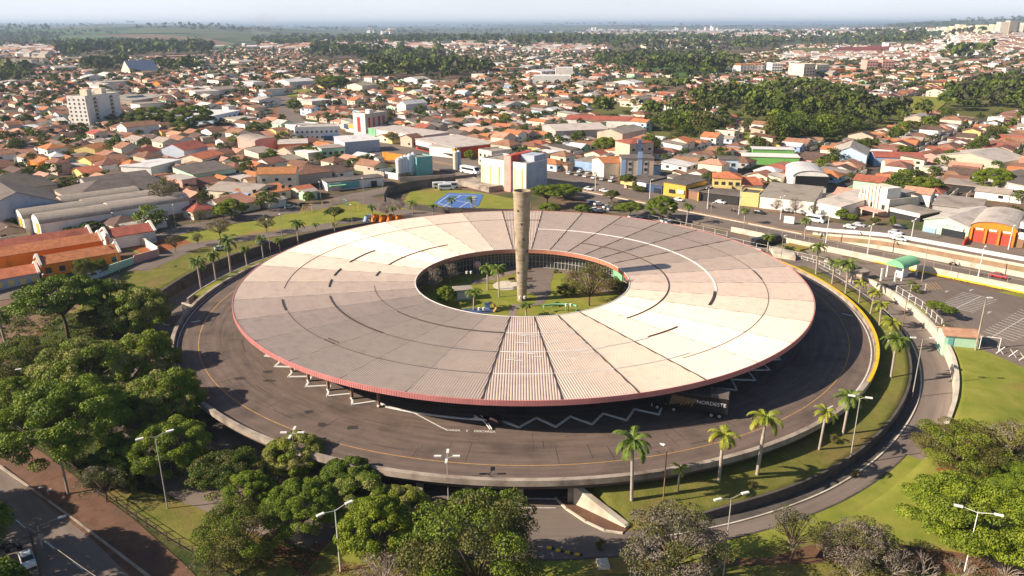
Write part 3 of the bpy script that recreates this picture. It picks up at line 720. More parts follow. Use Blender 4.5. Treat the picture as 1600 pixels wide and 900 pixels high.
# park lawns
PARK = gp((190, 385), (290, 362), (400, 345), (470, 330), (560, 312), (590, 318), (640, 328), (648, 334), (540, 348), (430, 366), (330, 383), (270, 396), (235, 405))
drape('park_lawn', PARK, M['lawn'], .07, 6)
drape('dirt_ground', gp((182, 378), (230, 366), (270, 367), (300, 380), (290, 392), (250, 402), (225, 398)), M['red_earth'], .09, 5)
drape('embankment_grass', gp((170, 450), (240, 420), (305, 390), (330, 387), (345, 395), (300, 420), (250, 450), (215, 465)), M['grass'], .06, 4)
drape('court_lawn', gp((620, 330), (640, 300), (690, 294), (745, 300), (830, 316), (830, 326), (700, 338)), M['lawn'], .08, 6)
for pts in [PARK, gp((150, 460), (340, 388), (420, 372), (500, 358), (700, 340), (860, 326), (1000, 330), (1180, 380), (1300, 395), (1610, 470), (1700, 900), (-300, 900), (-300, 470), (0, 470))]: NOB.append(pts)
NOB.append(gp((560, 312), (700, 282), (745, 292), (840, 304), (860, 330), (640, 345)))
for ln, w in ((R_BACK, 9), (R_LEFT, 9)):
    for a, b in zip(ln, ln[1:]):
        d = (b - a).xy.normalized(); n = Vector((-d.y, d.x)) * (w / 2 + 2); NOB.append([a.xy - n, b.xy - n, b.xy + n, a.xy + n])
# blue sports court
mb = MB(); cc = gp((678, 318), (700, 302), (755, 304), (748, 322), (715, 330)); mb.prism(cc, cc[0].z, cc[0].z + .16)
o = mb.build('sports_court', mat('court_blue', (.07, .16, .42), .8, .3, .12, .5)); setkind(o, 'structure')
mb = MB()
for a, b in (((684, 318), (702, 305)), ((702, 305), (745, 306.5)), ((690, 325), (720, 306)), ((684, 318), (715, 327)), ((715, 327), (745, 308)), ((700, 312), (735, 318))): pline(a, b, .3, .17)
setkind(mb.build('court_lines', M['line_white']), 'structure')

# ---------------------------------------------------------------- buildings
LM = []           # landmarks: (label phrase, world xy)
def footprint(c, rz, w, d, pad=3):
    ca, sa = math.cos(rz), math.sin(rz); P = []
    for a, b in ((-w / 2 - pad, -pad), (w / 2 + pad, -pad), (w / 2 + pad, d + pad), (-w / 2 - pad, d + pad)):
        P.append((c[0] + a * ca - b * sa, c[1] + a * sa + b * ca))
    return P
def roof_mesh(mb, kind, x0, x1, y0, y1, h, rh, e=.35, mi=0, mw=1, th=.18):
    """kind gx: ridge along x, gy: ridge along y, hip, flat, bx/by barrel along x/y, sx: slope down to the front"""
    X0, X1, Y0, Y1 = x0 - e, x1 + e, y0 - e, y1 + e; xm, ym = (x0 + x1) / 2, (y0 + y1) / 2; z = h - .02
    if kind in ('gx', 'gy', 'hip'):
        if kind == 'gx':
            P = [(X0, Y0, z), (X1, Y0, z), (X1, ym, z + rh), (X0, ym, z + rh), (X1, Y1, z), (X0, Y1, z)]; Fs = [(0, 1, 2, 3), (3, 2, 4, 5)]
            W = [[(x0, y0, z), (x0, y1, z), (x0, ym, z + rh - .1)], [(x1, y0, z), (x1, y1, z), (x1, ym, z + rh - .1)]]
        elif kind == 'gy':
            P = [(X0, Y0, z), (X0, Y1, z), (xm, Y1, z + rh), (xm, Y0, z + rh), (X1, Y1, z), (X1, Y0, z)]; Fs = [(1, 0, 3, 2), (2, 3, 5, 4)]
            W = [[(x0, y0, z), (x1, y0, z), (xm, y0, z + rh - .1)], [(x0, y1, z), (x1, y1, z), (xm, y1, z + rh - .1)]]
        else:
            w, d = X1 - X0, Y1 - Y0
            if w >= d: a, b = (X0 + d / 2, ym), (X1 - d / 2, ym)
            else: a, b = (xm, Y0 + w / 2), (xm, Y1 - w / 2)
            P = [(X0, Y0, z), (X1, Y0, z), (X1, Y1, z), (X0, Y1, z), (a[0], a[1], z + rh), (b[0], b[1], z + rh)]
            Fs = [(0, 1, 5, 4), (1, 2, 5), (2, 3, 4, 5), (3, 0, 4)] if w >= d else [(0, 1, 4), (1, 2, 5, 4), (2, 3, 5), (3, 0, 4, 5)]
            W = []
        n = len(P); mb.add(P, Fs, mi); mb.add([(p[0], p[1], p[2] - th) for p in P], [tuple(reversed(f)) for f in Fs], mi)
        # edge skirt
        ed = {}
        for f in Fs:
            for i in range(len(f)):
                k = (f[i], f[(i + 1) % len(f)])
                if (k[1], k[0]) in ed: del ed[(k[1], k[0])]
                else: ed[k] = 1
        for a, b in ed: mb.quad(P[b], P[a], (P[a][0], P[a][1], P[a][2] - th), (P[b][0], P[b][1], P[b][2] - th), mi)
        for w in W: mb.add(w, [(0, 1, 2)], mw)
    elif kind in ('bx', 'by'):
        n = 12; L = []
        for i in range(n + 1):
            t = PI * i / n; q = math.sin(t)
            if kind == 'bx': y = lerp(Y0, Y1, .5 - math.cos(t) / 2); L.append(((X0, y, z + rh * q), (X1, y, z + rh * q)))
            else: x = lerp(X0, X1, .5 - math.cos(t) / 2); L.append(((x, Y0, z + rh * q), (x, Y1, z + rh * q)))
        for a, b in zip(L, L[1:]): mb.add([a[0], a[1], b[1], b[0]], [(0, 1, 2, 3)] if kind == 'bx' else [(1, 0, 3, 2)], mi, True)
        for k, q in ((0, y0 if kind == 'by' else x0), (1, y1 if kind == 'by' else x1)):
            P = [(p[k][0], q, p[k][2] - .05) if kind == 'by' else (q, p[k][1], p[k][2] - .05) for p in L]
            mb.add(P, [tuple(range(len(P)))], mw)
    elif kind == 'flat':
        mb.box((xm, ym, h - .3), x1 - x0 - .5, y1 - y0 - .5, .34, 0, mi)
    elif kind == 'slab':
        mb.box((xm, ym, h - .02), X1 - X0, Y1 - Y0, .3, 0, mi)
    elif kind == 'sx':
        P = [(X0, Y0, z), (X1, Y0, z), (X1, Y1, z + rh), (X0, Y1, z + rh)]; mb.add(P, [(0, 1, 2, 3)], mi)
        mb.add([(p[0], p[1], p[2] - th) for p in P], [(3, 2, 1, 0)], mi); mb.quad(P[1], P[0], (X0, Y0, z - th), (X1, Y0, z - th), mi)
        mb.add([(x0, y0, z), (x0, y1, z), (x0, y1, z + rh - .1)], [(0, 1, 2)], mw); mb.add([(x1, y0, z), (x1, y1, z), (x1, y1, z + rh - .1)], [(0, 1, 2)], mw)
        mb.quad((x0, y1, z), (x1, y1, z), (x1, y1, z + rh - .1), (x0, y1, z + rh - .1), mw)
def walls_mesh(mb, x0, x1, y0, y1, h, flat=False, mi=0, par=.5):
    xm, ym = (x0 + x1) / 2, (y0 + y1) / 2
    if not flat: mb.box((xm, ym, 0), x1 - x0, y1 - y0, h, 0, mi)
    else:
        t = .25; H2 = h + par
        for (a, b, c, d) in ((x0, x1, y0, y0 + t), (x0, x1, y1 - t, y1), (x0, x0 + t, y0 + t, y1 - t), (x1 - t, x1, y0 + t, y1 - t)):
            mb.box(((a + b) / 2, (c + d) / 2, 0), b - a, d - c, H2, 0, mi)
def add_windows(root, face, w, d, rows, cols, z0, dz, ww, wh, m='window_dark', x0=None, x1=None, name='window', sill=True):
    """windows on face f(ront) l(eft) r(ight) of a w x d block"""
    L = w if face == 'f' else d; a = x0 if x0 is not None else 0; b = x1 if x1 is not None else L
    for i in range(rows):
        for k in range(cols):
            s = a + (b - a) * (k + .5) / cols; z = z0 + i * dz; mb = MB()
            if face == 'f': c = (s - w / 2, -.03); bw, bd = ww, .1
            elif face == 'l': c = (-w / 2 - .03, s); bw, bd = .1, ww
            else: c = (w / 2 + .03, s); bw, bd = .1, ww
            mb.box((c[0], c[1], z), bw, bd, wh); wo = mb.build(name, M[m], root)
            if sill and ww < 3:
                mb = MB(); mb.box((c[0], c[1], z - .16), bw * 1.25 + (.05 if bw < .2 else 0), bd * 1.25 + (.05 if bd < .2 else 0), .1); mb.build('sill', M['concrete_light'], wo)
def block(p1, p2, d, h, label, cat='building', wall='wall_white', roof='fibre_grey', kind='flat', rh=1.5, name=None, lm=None, e=.3, par=.5, base=None, nob=True):
    """p1, p2: photo spots of the front base corners (left, right); d: depth in metres away from the viewer; h: wall height"""
    A = G(*p1) if len(p1) == 2 and not isinstance(p1, Vector) else p1; B = G(*p2) if not isinstance(p2, Vector) else p2
    v = (B - A); w = v.xy.length; rz = math.atan2(v.y, v.x); z = min(A.z, B.z) if base is None else base
    loc = Vector(((A.x + B.x) / 2, (A.y + B.y) / 2, z))
    r = empty(name or cat.replace(' ', '_'), loc, rz); tag(r, label, cat)
    mb = MB(); flat = kind == 'flat'; walls_mesh(mb, -w / 2, w / 2, 0, d, h, flat, par=par); mb.box((0, d / 2, -3), w, d, 3.02)
    mb2 = MB(); roof_mesh(mb2, kind, -w / 2, w / 2, 0, d, h, rh, e if not flat else 0, 0, 1)
    wo = mb.build('wall', M[wall], r); mb2.build('roof', [M[roof], M[wall]], r)
    if nob: NOB.append(footprint(loc, rz, w, d))
    if lm: LM.append((lm, loc + Vector((-math.sin(rz), math.cos(rz), 0)) * d / 2))
    r['w'] = w; r['d'] = d; r['h'] = h
    return r
def deco(r, name, c, w, d, h, m, rz=0):
    mb = MB(); mb.box(c, w, d, h, rz); return mb.build(name, M[m], r)

NOB.append([av_pt(-125, 27), av_pt(120, 27), av_pt(120, 38), av_pt(-125, 38)]); NOB.append(gp((1290, 345), (1330, 322), (1345, 335), (1600, 380), (1640, 420), (1400, 380)))
NOB.append(gp((170, 392), (285, 345), (345, 338), (330, 352), (200, 398))); NOB.append(gp((0, 420), (0, 380), (50, 380), (60, 410)))
# 1 pale apartment block
r = block((141, 199), (193, 190), 13, 18.0, 'tall cream apartment block with four bays and stair heads, far left of the city', 'apartment block', 'wall_white', 'concrete', lm='the cream apartment block')
P1, P2 = G(104, 197), G(141, 199)
add_windows(r, 'l', r['w'], 13, 7, 4, 1.6, 2.35, 1.1, .9)
for k in range(7):
    for s in (.26, .74): deco(r, 'recess_shade_panel', (r['w'] * (s - .5), -.02, 1.2 + k * 2.35), 2.6, .12, 1.7, 'window_dark'); deco(r, 'balcony', (r['w'] * (s - .5), -.5, 1.0 + k * 2.35), 2.4, .9, .9, 'wall_beige')  # dark panels paint the shade of recesses onto a flat wall
deco(r, 'stair_head', (-r['w'] * .22, 6, 18), 4, 5, 3.6, 'wall_cream'); deco(r, 'stair_head', (r['w'] * .2, 6, 18), 4, 5, 3.6, 'wall_cream')
# white+red tower block
r = block((572, 212), (606, 206), 8, 11.2, 'white mid-rise block with dark red window stripes beside the green shop', 'apartment block', 'wall_grey', 'concrete', lm='the red striped block')
deco(r, 'end_wall', (-r['w'] / 2 - .2, 4, 0), .5, 8.6, 12.2, 'wall_white'); deco(r, 'red_panel', (-r['w'] / 2 - .5, 4.3, 2), .12, 2.2, 8, 'wall_red')
for s in (-.33, -.12, .12, .33): deco(r, 'red_panel', (r['w'] * s, -.05, 2.4), 1.8, .14, 7.2, 'wall_red')
for s in (-.33, .12):
    for k in range(4): deco(r, 'window', (r['w'] * s, -.12, 3 + k * 1.8), 1.0, .1, .9, 'window_dark')
deco(r, 'stair_head', (-1, 4, 11.2), 3.2, 3, 2.2, 'wall_white')
# 2 big white building with red column
r = block((752, 292), (822, 303), 13, 10.6, 'big white commercial building with a red vertical band and yellow trim right behind the tower', 'commercial building', 'wall_white', 'concrete', lm='the big red banded building')
w = r['w']
deco(r, 'red_band', (w * .12, 6, 0), 2.6, 12.4, 13.2, 'wall_red'); deco(r, 'red_band_front', (w * .12, -.35, 0), 3.1, .8, 13.2, 'wall_pink')
for s in (-.46, -.27, -.09, .25, .42): deco(r, 'yellow_trim', (w * s, -.08, .5), .45, .2, 8.2, 'wall_yellow')
for s in (-.37, -.18, .33): deco(r, 'facade_panel', (w * s, -.1, .6), 3.4, .14, 7.6, 'wall_cream')
deco(r, 'rooftop_room', (w * .30, 9, 10.6), 7.5, 7, 2.4, 'wall_bluegrey'); deco(r, 'rooftop_room', (-w * .04, 10, 10.6), 4, 3, 1.6, 'wall_white')
deco(r, 'side_wall', (w / 2 + .05, 6.5, 0), .12, 12.8, 10.7, 'wall_bluegrey')
add_windows(r, 'r', w, 13, 2, 5, 1.2, 2.1, 2.1, 1.7, 'glass'); 
r = block((712, 288), (764, 301), 8, 1.8, 'low grey concrete annex with a flat roof in front of the big white building', 'annex', 'concrete', 'concrete', par=.2)
r = block((768, 262), (800, 256), 9, 6.5, 'cream office block with a row of square windows behind the big white building', 'office building', 'wall_cream', 'fibre_grey')
add_windows(r, 'l', r['w'], 9, 2, 3, 1.5, 2.6, 1.3, 1.1); add_windows(r, 'f', r['w'], 9, 2, 6, 1.5, 2.6, 1.3, 1.1)
# red/white shopping shed
r = block((650, 234), (712, 249), 24, 5.2, 'long red and white shop with a wide pale roof behind the cement silos', 'shop', 'wall_red', 'fibre_light', 'slab', lm='the long red and white shop')
deco(r, 'white_sign_band', (-r['w'] * .27, -.25, 2.6), r['w'] * .42, .3, 2.3, 'wall_white'); deco(r, 'orange_sign_band', (r['w'] * .40, -.25, 2.4), r['w'] * .2, .3, 2.7, 'wall_orange'); deco(r, 'awning', (0, -1.2, 2.2), r['w'] * .95, 2.4, .2, 'dark')
r = block((714, 249), (757, 238), 16, 5.0, 'white shop with an orange corner beside the long red shop', 'shop', 'wall_white', 'fibre_light', 'slab')
deco(r, 'orange_corner', (-r['w'] * .33, -.25, .3), r['w'] * .3, .3, 4.6, 'wall_orange')
# green shop, white shed along
r = block((576, 214), (662, 226), 18, 4.6, 'long white warehouse with a green corner panel by the striped block', 'warehouse', 'wall_white', 'fibre_light', 'slab')
deco(r, 'green_panel', (-r['w'] * .42, -.2, .5), r['w'] * .14, .3, 4.4, 'wall_green')
r = block((540, 205), (572, 211), 14, 4.4, 'pale warehouse with a yellow sign band and a blue corner near the striped block', 'warehouse', 'wall_white', 'fibre_light', 'slab')
deco(r, 'yellow_sign', (-r['w'] * .2, -.25, 2.4), 9, .3, 2, 'gold'); deco(r, 'blue_sign', (-r['w'] * .44, -.25, 1.6), 5, .3, 2.6, 'wall_navy')
# grey-white long warehouse
r = block((540, 242), (594, 237), 15, 6.0, 'long grey warehouse with a bright white metal roof left of the cement silos', 'warehouse', 'wall_bluegrey', 'metal_roof', 'sx', 1.0, lm='the long white-roofed warehouse')
r = block((505, 246), (540, 242), 9, 4, 'low pale shed attached to the long grey warehouse', 'shed', 'wall_white', 'fibre_light', 'slab')
r = block((504, 254), (540, 251), 9, 6, 'mint green two-storey house with dark windows left of the orange wall', 'house', 'wall_mint', 'fibre_grey', 'slab')
add_windows(r, 'f', r['w'], 9, 1, 4, 3.4, 2, 1.3, 1.1)
r = block((462, 221), (530, 219), 13, 7, 'white two-storey office building with small dark windows and a dark awning', 'office building', 'wall_white', 'fibre_light', lm='the white office building')
add_windows(r, 'f', r['w'], 13, 2, 9, 1.5, 2.8, 1.0, 1.0); deco(r, 'dark_awning', (r['w'] * .32, -1.8, 0), r['w'] * .34, 3.6, 2.9, 'wall_navy')
r = block((447, 214), (470, 217), 14, 6.5, 'smaller white office wing left of the white two-storey office', 'office building', 'wall_white', 'fibre_light')
add_windows(r, 'f', r['w'], 14, 1, 3, 3.2, 2, 1.8, .9)
r = block((400, 238), (435, 234), 20, 5, 'pink gabled workshop with a grey roof on the left of the white offices', 'workshop', 'wall_pink', 'fibre_grey', 'by', 1.5)
r = block((436, 241), (482, 239), 16, 4.5, 'low shop with an orange wall and a pale roof below the white offices', 'shop', 'wall_orange', 'fibre_light', 'slab')
deco(r, 'white_base', (0, -.2, 0), r['w'], .3, 2.0, 'wall_cream')
r = block((598, 250), (650, 256), 1.0, 3.2, 'long orange garden wall left of the teal cement plant building', 'wall', 'wall_orange', 'wall_orange', 'slab', e=0)
r = block((450, 272), (474, 276), 6, 4.5, 'bright yellow small building with a brown roof on the left behind the park', 'house', 'wall_yellow', 'tile_brown', 'gx', 1.3)
# cement plant
r = block((652, 275), (676, 272), 8, 7.0, 'teal and blue cement plant building beside the silos', 'plant building', 'wall_teal', 'fibre_grey', 'flat', lm='the teal cement plant')
deco(r, 'blue_side', (r['w'] / 2, 4, 0), .2, 8, 7.4, 'wall_blue')
for i, (x, y) in enumerate(((624, 276), (629, 275), (635, 274), (641, 274), (647, 273))):
    p = G(x, y); s = empty('silo', p); tag(s, ['leftmost white cement silo with a domed top', 'second white cement silo from the left', 'middle pale cement silo of the row', 'blue and white cement silo, fourth of the row', 'rightmost cement silo next to the teal building'][i], 'silo', 'cement silos in a row')
    mb = MB(); mb.tube((0, 0, 1.4), (0, 0, 7 + i * .35), 1.25, 1.25, 14, 0); mb.build('tank', M['wall_sky' if i in (1, 3) else 'wall_white'], s)
    mb = MB(); mb.tube((0, 0, 7 + i * .35), (0, 0, 7.8 + i * .35), 1.25, .3, 14); mb.build('dome', M['metal_roof'], s)
    mb = MB(); mb.tube((0, 0, 0), (0, 0, 1.4), .45, 1.25, 12); mb.build('cone', M['steel'], s)
    for a in range(4):
        mb = MB(); mb.tube((1.1 * math.cos(a * PI / 2), 1.1 * math.sin(a * PI / 2), -.4), (1.1 * math.cos(a * PI / 2), 1.1 * math.sin(a * PI / 2), 2), .1, .1, 6); mb.build('leg', M['steel'], s)
for i, (x, y) in enumerate(((712, 266), (717, 265))):
    p = G(x, y); s = empty('silo', p); tag(s, ['cream cement silo standing alone by the bus stop', 'blue cement silo standing behind the cream one'][i], 'silo')
    mb = MB(); mb.tube((0, 0, 0), (0, 0, 7.6), 1.0, 1.0, 14); mb.build('tank', M['wall_cream' if i == 0 else 'wall_blue'], s)
    mb = MB(); mb.tube((0, 0, 7.6), (0, 0, 8.2), 1.0, .3, 14); mb.build('dome', M['metal_roof'], s)
avx = [((568, 273), (600, 279), 'wall_beige', 'long beige boundary wall on the street left of the silos'), ((602, 278), (622, 281), 'wall_white', 'short white boundary wall beside the cement silos'), ((624, 284), (712, 279), 'wall_beige', 'low pinkish boundary wall in front of the cement silos')]
for a, b, m, l in avx: block(a, b, .3, 2.2 if 'low' not in l else 1.5, l, 'wall', m, m, 'slab', e=0, name='boundary_wall')

# warehouses on the left with barrel roofs
r = block((68, 376), (178, 358), 9.5, 4.9, 'front barrel vaulted warehouse with whitewashed walls and an orange door at its left end', 'warehouse', 'wall_white', 'fibre_grey', 'bx', 2.0, lm='the barrel roofed warehouses')
V1 = G(68, 376); V2 = G(178, 358); vd = (V2 - V1).normalized(); vn = Vector((-vd.y, vd.x, 0))
deco(r, 'brown_plinth', (0, -.06, 0), r['w'], .12, 1.3, 'wall_brown')
deco(r, 'end_wall', (-r['w'] / 2 - .06, 4.75, 0), .12, 9.5, 4.9, 'wall_white'); deco(r, 'orange_door', (-r['w'] / 2 - .16, 3.0, 0), .12, 3.2, 4.6, 'gold')
V3 = V1 + vn * 10 - vd * 2.0
r = block(V3, V3 + vd * 29, 9.5, 4.9, 'second barrel vaulted warehouse with an orange door, behind the front one', 'warehouse', 'wall_white', 'fibre_grey', 'bx', 2.0)
deco(r, 'orange_door', (-r['w'] / 2 - .1, 4.5, 0), .12, 3.4, 4.6, 'gold')
V4 = G(180, 357)
r = block(V4, V4 + vd * 23, 9.5, 5.2, 'right barrel vaulted warehouse with peeling white walls on a brown plinth', 'warehouse', 'wall_white', 'fibre_grey', 'bx', 2.0)
deco(r, 'brown_plinth', (0, -.06, 0), r['w'], .12, 1.5, 'wall_brown'); deco(r, 'brown_door', (3.2, -.1, 0), 2.6, .12, 2.9, 'wall_beige')
for k in (1, 2):
    V5 = V4 + vn * 10.2 * k + vd * (-4 * k)
    block(V5, V5 + vd * 23, 9.5, 5.2 , ['', 'barrel vaulted grey warehouse roof just behind the right whitewashed one', 'rearmost barrel vaulted grey warehouse roof by the leafy tree'][k], 'warehouse', 'wall_beige', 'fibre_grey', 'bx', 2.0)
# large dark sheds behind
V6 = V3 + vn * 11 - vd * 12
r = block(V6, V6 + vd * 27, 30, 5.5, 'huge dark gabled shed with a bluish end wall at the far left', 'warehouse', 'wall_bluegrey', 'fibre_dark', 'gy', 5.5, lm='the huge dark gabled shed')
V7 = V6 + vd * 29 + vn * 3
block(V7, V7 + vd * 33, 22, 5.8, 'wide dark hipped shed roof with small vents behind the barrel warehouses', 'warehouse', 'wall_beige', 'fibre_dark', 'hip', 3.6)
V8 = V6 + vn * 34 + vd * 8
block(V8, V8 + vd * 24, 22, 6, 'dark hipped warehouse roof behind the huge gabled shed', 'warehouse', 'wall_beige', 'fibre_dark', 'hip', 4)
V9 = V7 + vn * 27 + vd * 12
block(V9, V9 + vd * 22, 16, 4.6, 'dark low gabled shed roof in front of the yellow two-storey house', 'warehouse', 'wall_grey', 'fibre_dark', 'gx', 2)
# near left city houses seen clearly
for p1, p2, d, h, lab, cat, wl, rf, kd, rh in [
    ((84, 268), (105, 266), 9, 6.0, 'yellow two-storey house with a pale hipped metal roof', 'house', 'wall_yellow', 'metal_roof', 'hip', 1.4),
    ((145, 268), (170, 264), 10, 4.2, 'cream house with orange tiled roof left of the dark shed', 'house', 'wall_yellow', 'tile_orange', 'gx', 1.6),
    ((150, 246), (176, 240), 11, 4.0, 'cream gabled house with an orange roof, one row beyond the cream one', 'house', 'wall_yellow', 'tile_orange', 'gx', 1.5),
    ((203, 276), (233, 271), 10, 4.0, 'small house with bright orange hipped roof above the barrel warehouses', 'house', 'wall_cream', 'tile_orange', 'hip', 1.9),
    ((238, 279), (285, 266), 14, 4.4, 'long white flat-roofed building beside the bright orange hipped roof', 'building', 'wall_white', 'metal_roof', 'slab', 1),
    ((255, 252), (290, 256), 13, 6.0, 'tall white gabled house with a bluish side wall and red-brown roof', 'house', 'wall_bluegrey', 'tile_red', 'gy', 2.4),
    ((200, 258), (232, 258), 12, 4.8, 'white gabled house with a grey side and red roof, left of the tall white one', 'house', 'wall_grey', 'tile_red', 'gy', 2.0),
    ((305, 294), (370, 283), 15, 5.2, 'long green-grey school-like building with a row of windows and mossy roof', 'school', 'wall_mint', 'fibre_dark', 'sx', 1.5),
    ((325, 312), (397, 318), 15, 3.6, 'shop with a grey sloping roof and rounded blue awning on the park street', 'shop', 'wall_cream', 'fibre_grey', 'gx', 1.6),
    ((404, 300), (464, 298), 10, 6.5, 'white two-storey house with orange tiled roofs on the park street', 'house', 'wall_cream', 'tile_orange', 'gx', 1.8),
    ((388, 320), (455, 309), 9, 3.0, 'low house with wide terracotta roof in front of the two-storey one', 'house', 'wall_cream', 'tile_orange', 'sx', 1.3),
    ((463, 290), (520, 283), 20, 4.0, 'dark brown tiled house group behind the park street', 'house', 'wall_beige', 'tile_brown', 'hip', 2),
    ((512, 299), (600, 290), 7, 3.2, 'long low white and blue shopfront on the park street', 'shop', 'wall_white', 'fibre_dark', 'slab', 1),
    ((318, 265), (352, 256), 12, 4.5, 'house with dull orange tiled roofs beyond the long green-grey building', 'house', 'wall_cream', 'tile_orange', 'gx', 1.8),
    ]:
    r = block(p1, p2, d, h, lab, cat, wl, rf, kd, rh)
    if 'long green-grey' in lab: add_windows(r, 'f', r['w'], d, 1, 7, 2.6, 2, 2.2, .8, 'window_dark')
    if 'blue awning' in lab: mb = MB(); mb.tube((r['w'] * .12, -1.0, 2.4), (r['w'] * .46, -1.0, 2.4), 1.3, 1.3, 14); mb.build('awning', M['wall_blue'], r); LM.append(('the blue awning shop', Vector(r.location)))
    if 'two-storey' in lab: add_windows(r, 'f', r['w'], d, 2, 3, 1.2, 2.6, 1.2, 1.1)
    if 'shopfront' in lab: deco(r, 'teal_panel', (-r['w'] * .1, -.1, .5), 7, .2, 2.4, 'wall_teal'); deco(r, 'green_awning', (-r['w'] * .34, -1.2, 2), 6, 2.4, .25, 'wall_green'); deco(r, 'door', (r['w'] * .32, -.1, 0), 2.2, .2, 2.2, 'window_dark')
# school with orange roofs
S1 = G(10, 482); 
sd_ = Vector((math.cos(R(40)), math.sin(R(40)), 0)); sn = Vector((-sd_.y, sd_.x, 0))
A = G(-45, 466)
for k, (a0, dn, L, dp, h, rf, wl, lab) in enumerate([(0, 0, 14.5, 7, 3.4, 'tile_orange', 'wall_bluegrey', 'front wing of the school with a plain orange tiled roof, leftmost'), (15.2, .5, 18, 7, 3.6, 'tile_orange', 'wall_orange', 'front right wing of the school with orange walls and roof'),
      (6, 12, 26, 7.5, 4.4, 'tile_orange', 'wall_orange', 'long middle wing of the school with a white end gable'), (34, 14, 12, 9, 3.6, 'tile_red', 'wall_white', 'square school wing with a red roof framed in white'), (4, 24, 28, 8, 3.0, 'tile_red', 'wall_cream', 'rear wing of the school with a shaded dark red roof')]):
    a = A + sd_ * a0 + sn * dn; a.z = 0; b = a + sd_ * L; a.z = b.z = H(a.x, a.y)
    r = block(a, b, dp, h, lab, 'school wing', wl, rf, 'gx', 1.5, lm='the orange roofed school' if k == 2 else None)
    for s in (-1, 1):
        mb = MB(); w2 = r['w'] / 2
        P = [(s * w2 - .3, -.5, h - .2), (s * w2 - .3, dp / 2, h + 1.75), (s * w2 - .3, dp + .5, h - .2), (s * w2 - .3, dp + .5, h + .2), (s * w2 - .3, dp / 2, h + 2.15), (s * w2 - .3, -.5, h + .2)]
        Q = [(x + .6, y, z) for x, y, z in P]; mb.add(P + Q, [(0, 1, 4, 5), (1, 2, 3, 4), (6, 11, 10, 7), (7, 10, 9, 8), (5, 4, 10, 11), (4, 3, 9, 10), (0, 5, 11, 6), (2, 8, 9, 3)]); mb.build('white_coping', M['wall_white'], r)
    if k in (0, 1): add_windows(r, 'f', r['w'], dp, 1, 6, 1.2, 1, 1.3, 1.4, 'wall_yellow' if k == 0 else 'window_dark')
for a, b, m, l in (((132, 443), (165, 430), 'wall_sky', 'blue painted end of the school boundary wall'), ((166, 430), (210, 412), 'wall_mint', 'long mint green middle stretch of the school boundary wall'), ((211, 412), (249, 401), 'wall_pink', 'red and pink right end of the school boundary wall'), ((249, 398), (230, 386), 'wall_white', 'bright white corner wall of the school yard'), ((232, 385), (165, 372), 'wall_cream', 'cream rear boundary wall of the school yard')):
    block(a, b, .3, 1.9, l, 'wall', m, m, 'slab', e=0, name='boundary_wall', nob=False)
NOB.append(gp((-60, 480), (150, 460), (260, 402), (235, 378), (160, 368), (-60, 385)))

# right side of the avenue
r = block((971, 281), (1020, 281), 9, 8.2, 'blue and cream striped apartment block with four window bays', 'apartment block', 'wall_beige', 'fibre_dark', 'slab', lm='the blue striped block')
for s in (-.46, .06): deco(r, 'blue_column', (r['w'] * s, -.1, 0), 1.8, .25, 8.2 if s < 0 else 11, 'wall_blue')
for s in (-.25, .25): 
    deco(r, 'dark_bay', (r['w'] * s * 1.0, -.06, .8), 1.6, .14, 6.6, 'wall_grey')
    for k in range(3): deco(r, 'window', (r['w'] * s, -.16, 1.4 + k * 2.2), 1.1, .1, 1.0, 'window_dark')
r = block((983, 253), (1020, 250), 12, 8, 'tan apartment building with a bright blue stripe behind the striped block', 'apartment block', 'wall_beige', 'tile_red', 'hip', 1.5)
deco(r, 'blue_stripe', (-r['w'] * .1, -.1, 0), 2.2, .25, 9.5, 'wall_blue'); add_windows(r, 'f', r['w'], 12, 2, 3, 2, 2.6, 1.4, 1.0, 'window_dark')
r = block((943, 279), (975, 277), 12, 6, 'cream house with a shallow orange tiled roof left of the blue striped block', 'house', 'wall_cream', 'tile_orange', 'gx', 1.6)
# shops along the avenue: fronts run parallel to it
def blk2(p1, p2, dep, h, label, cat='shop', wl='wall_white', rf='fibre_dark', kd='slab', rh=1.2, lm=None):
    return block(p1, p2, dep, h, label, cat, wl, rf, kd, rh, lm=lm)
def avblock(s0, s1, dd, dep, h, label, cat='shop', wl='wall_white', rf='fibre_dark', kd='slab', rh=1.2, lm=None):
    a, b = av_pt(s0, dd), av_pt(s1, dd); z = H(a.x, a.y) if dd > 29 else 0
    a.z = b.z = max(H(a.x, a.y), H(b.x, b.y)) ; return block(a, b, dep, h, label, cat, wl, rf, kd, rh, lm=lm)
r = blk2((975, 295), (993, 298), 12, 3.6, 'shop with a yellow awning left of the blue shops on the avenue', wl='wall_beige'); deco(r, 'yellow_awning', (0, -1.2, 2.2), r['w'], 2.4, 1.3, 'wall_yellow')
r = blk2((994, 298), (1012, 301), 12, 3.9, 'navy blue and white shop next to the yellow awning', wl='wall_navy'); deco(r, 'white_sign', (0, -.4, 2.0), r['w'] * .8, .3, 1.4, 'wall_white')
r = blk2((1013, 301), (1034, 305), 12, 3.4, 'dark blue low shop between the navy shop and the orange-yellow shop', wl='wall_navy'); deco(r, 'door', (1, -.1, 0), 3, .2, 2.2, 'window_dark')
r = blk2((1036, 306), (1070, 312), 13, 5.0, 'bright golden yellow shop with a white sign on the avenue', wl='gold', lm='the golden yellow shop'); deco(r, 'white_sign', (r['w'] * .3, -.3, 1.9), r['w'] * .3, .3, 1.3, 'wall_white'); deco(r, 'window', (-r['w'] * .1, -.1, 1.5), 2.4, .2, 1.4, 'window_dark')
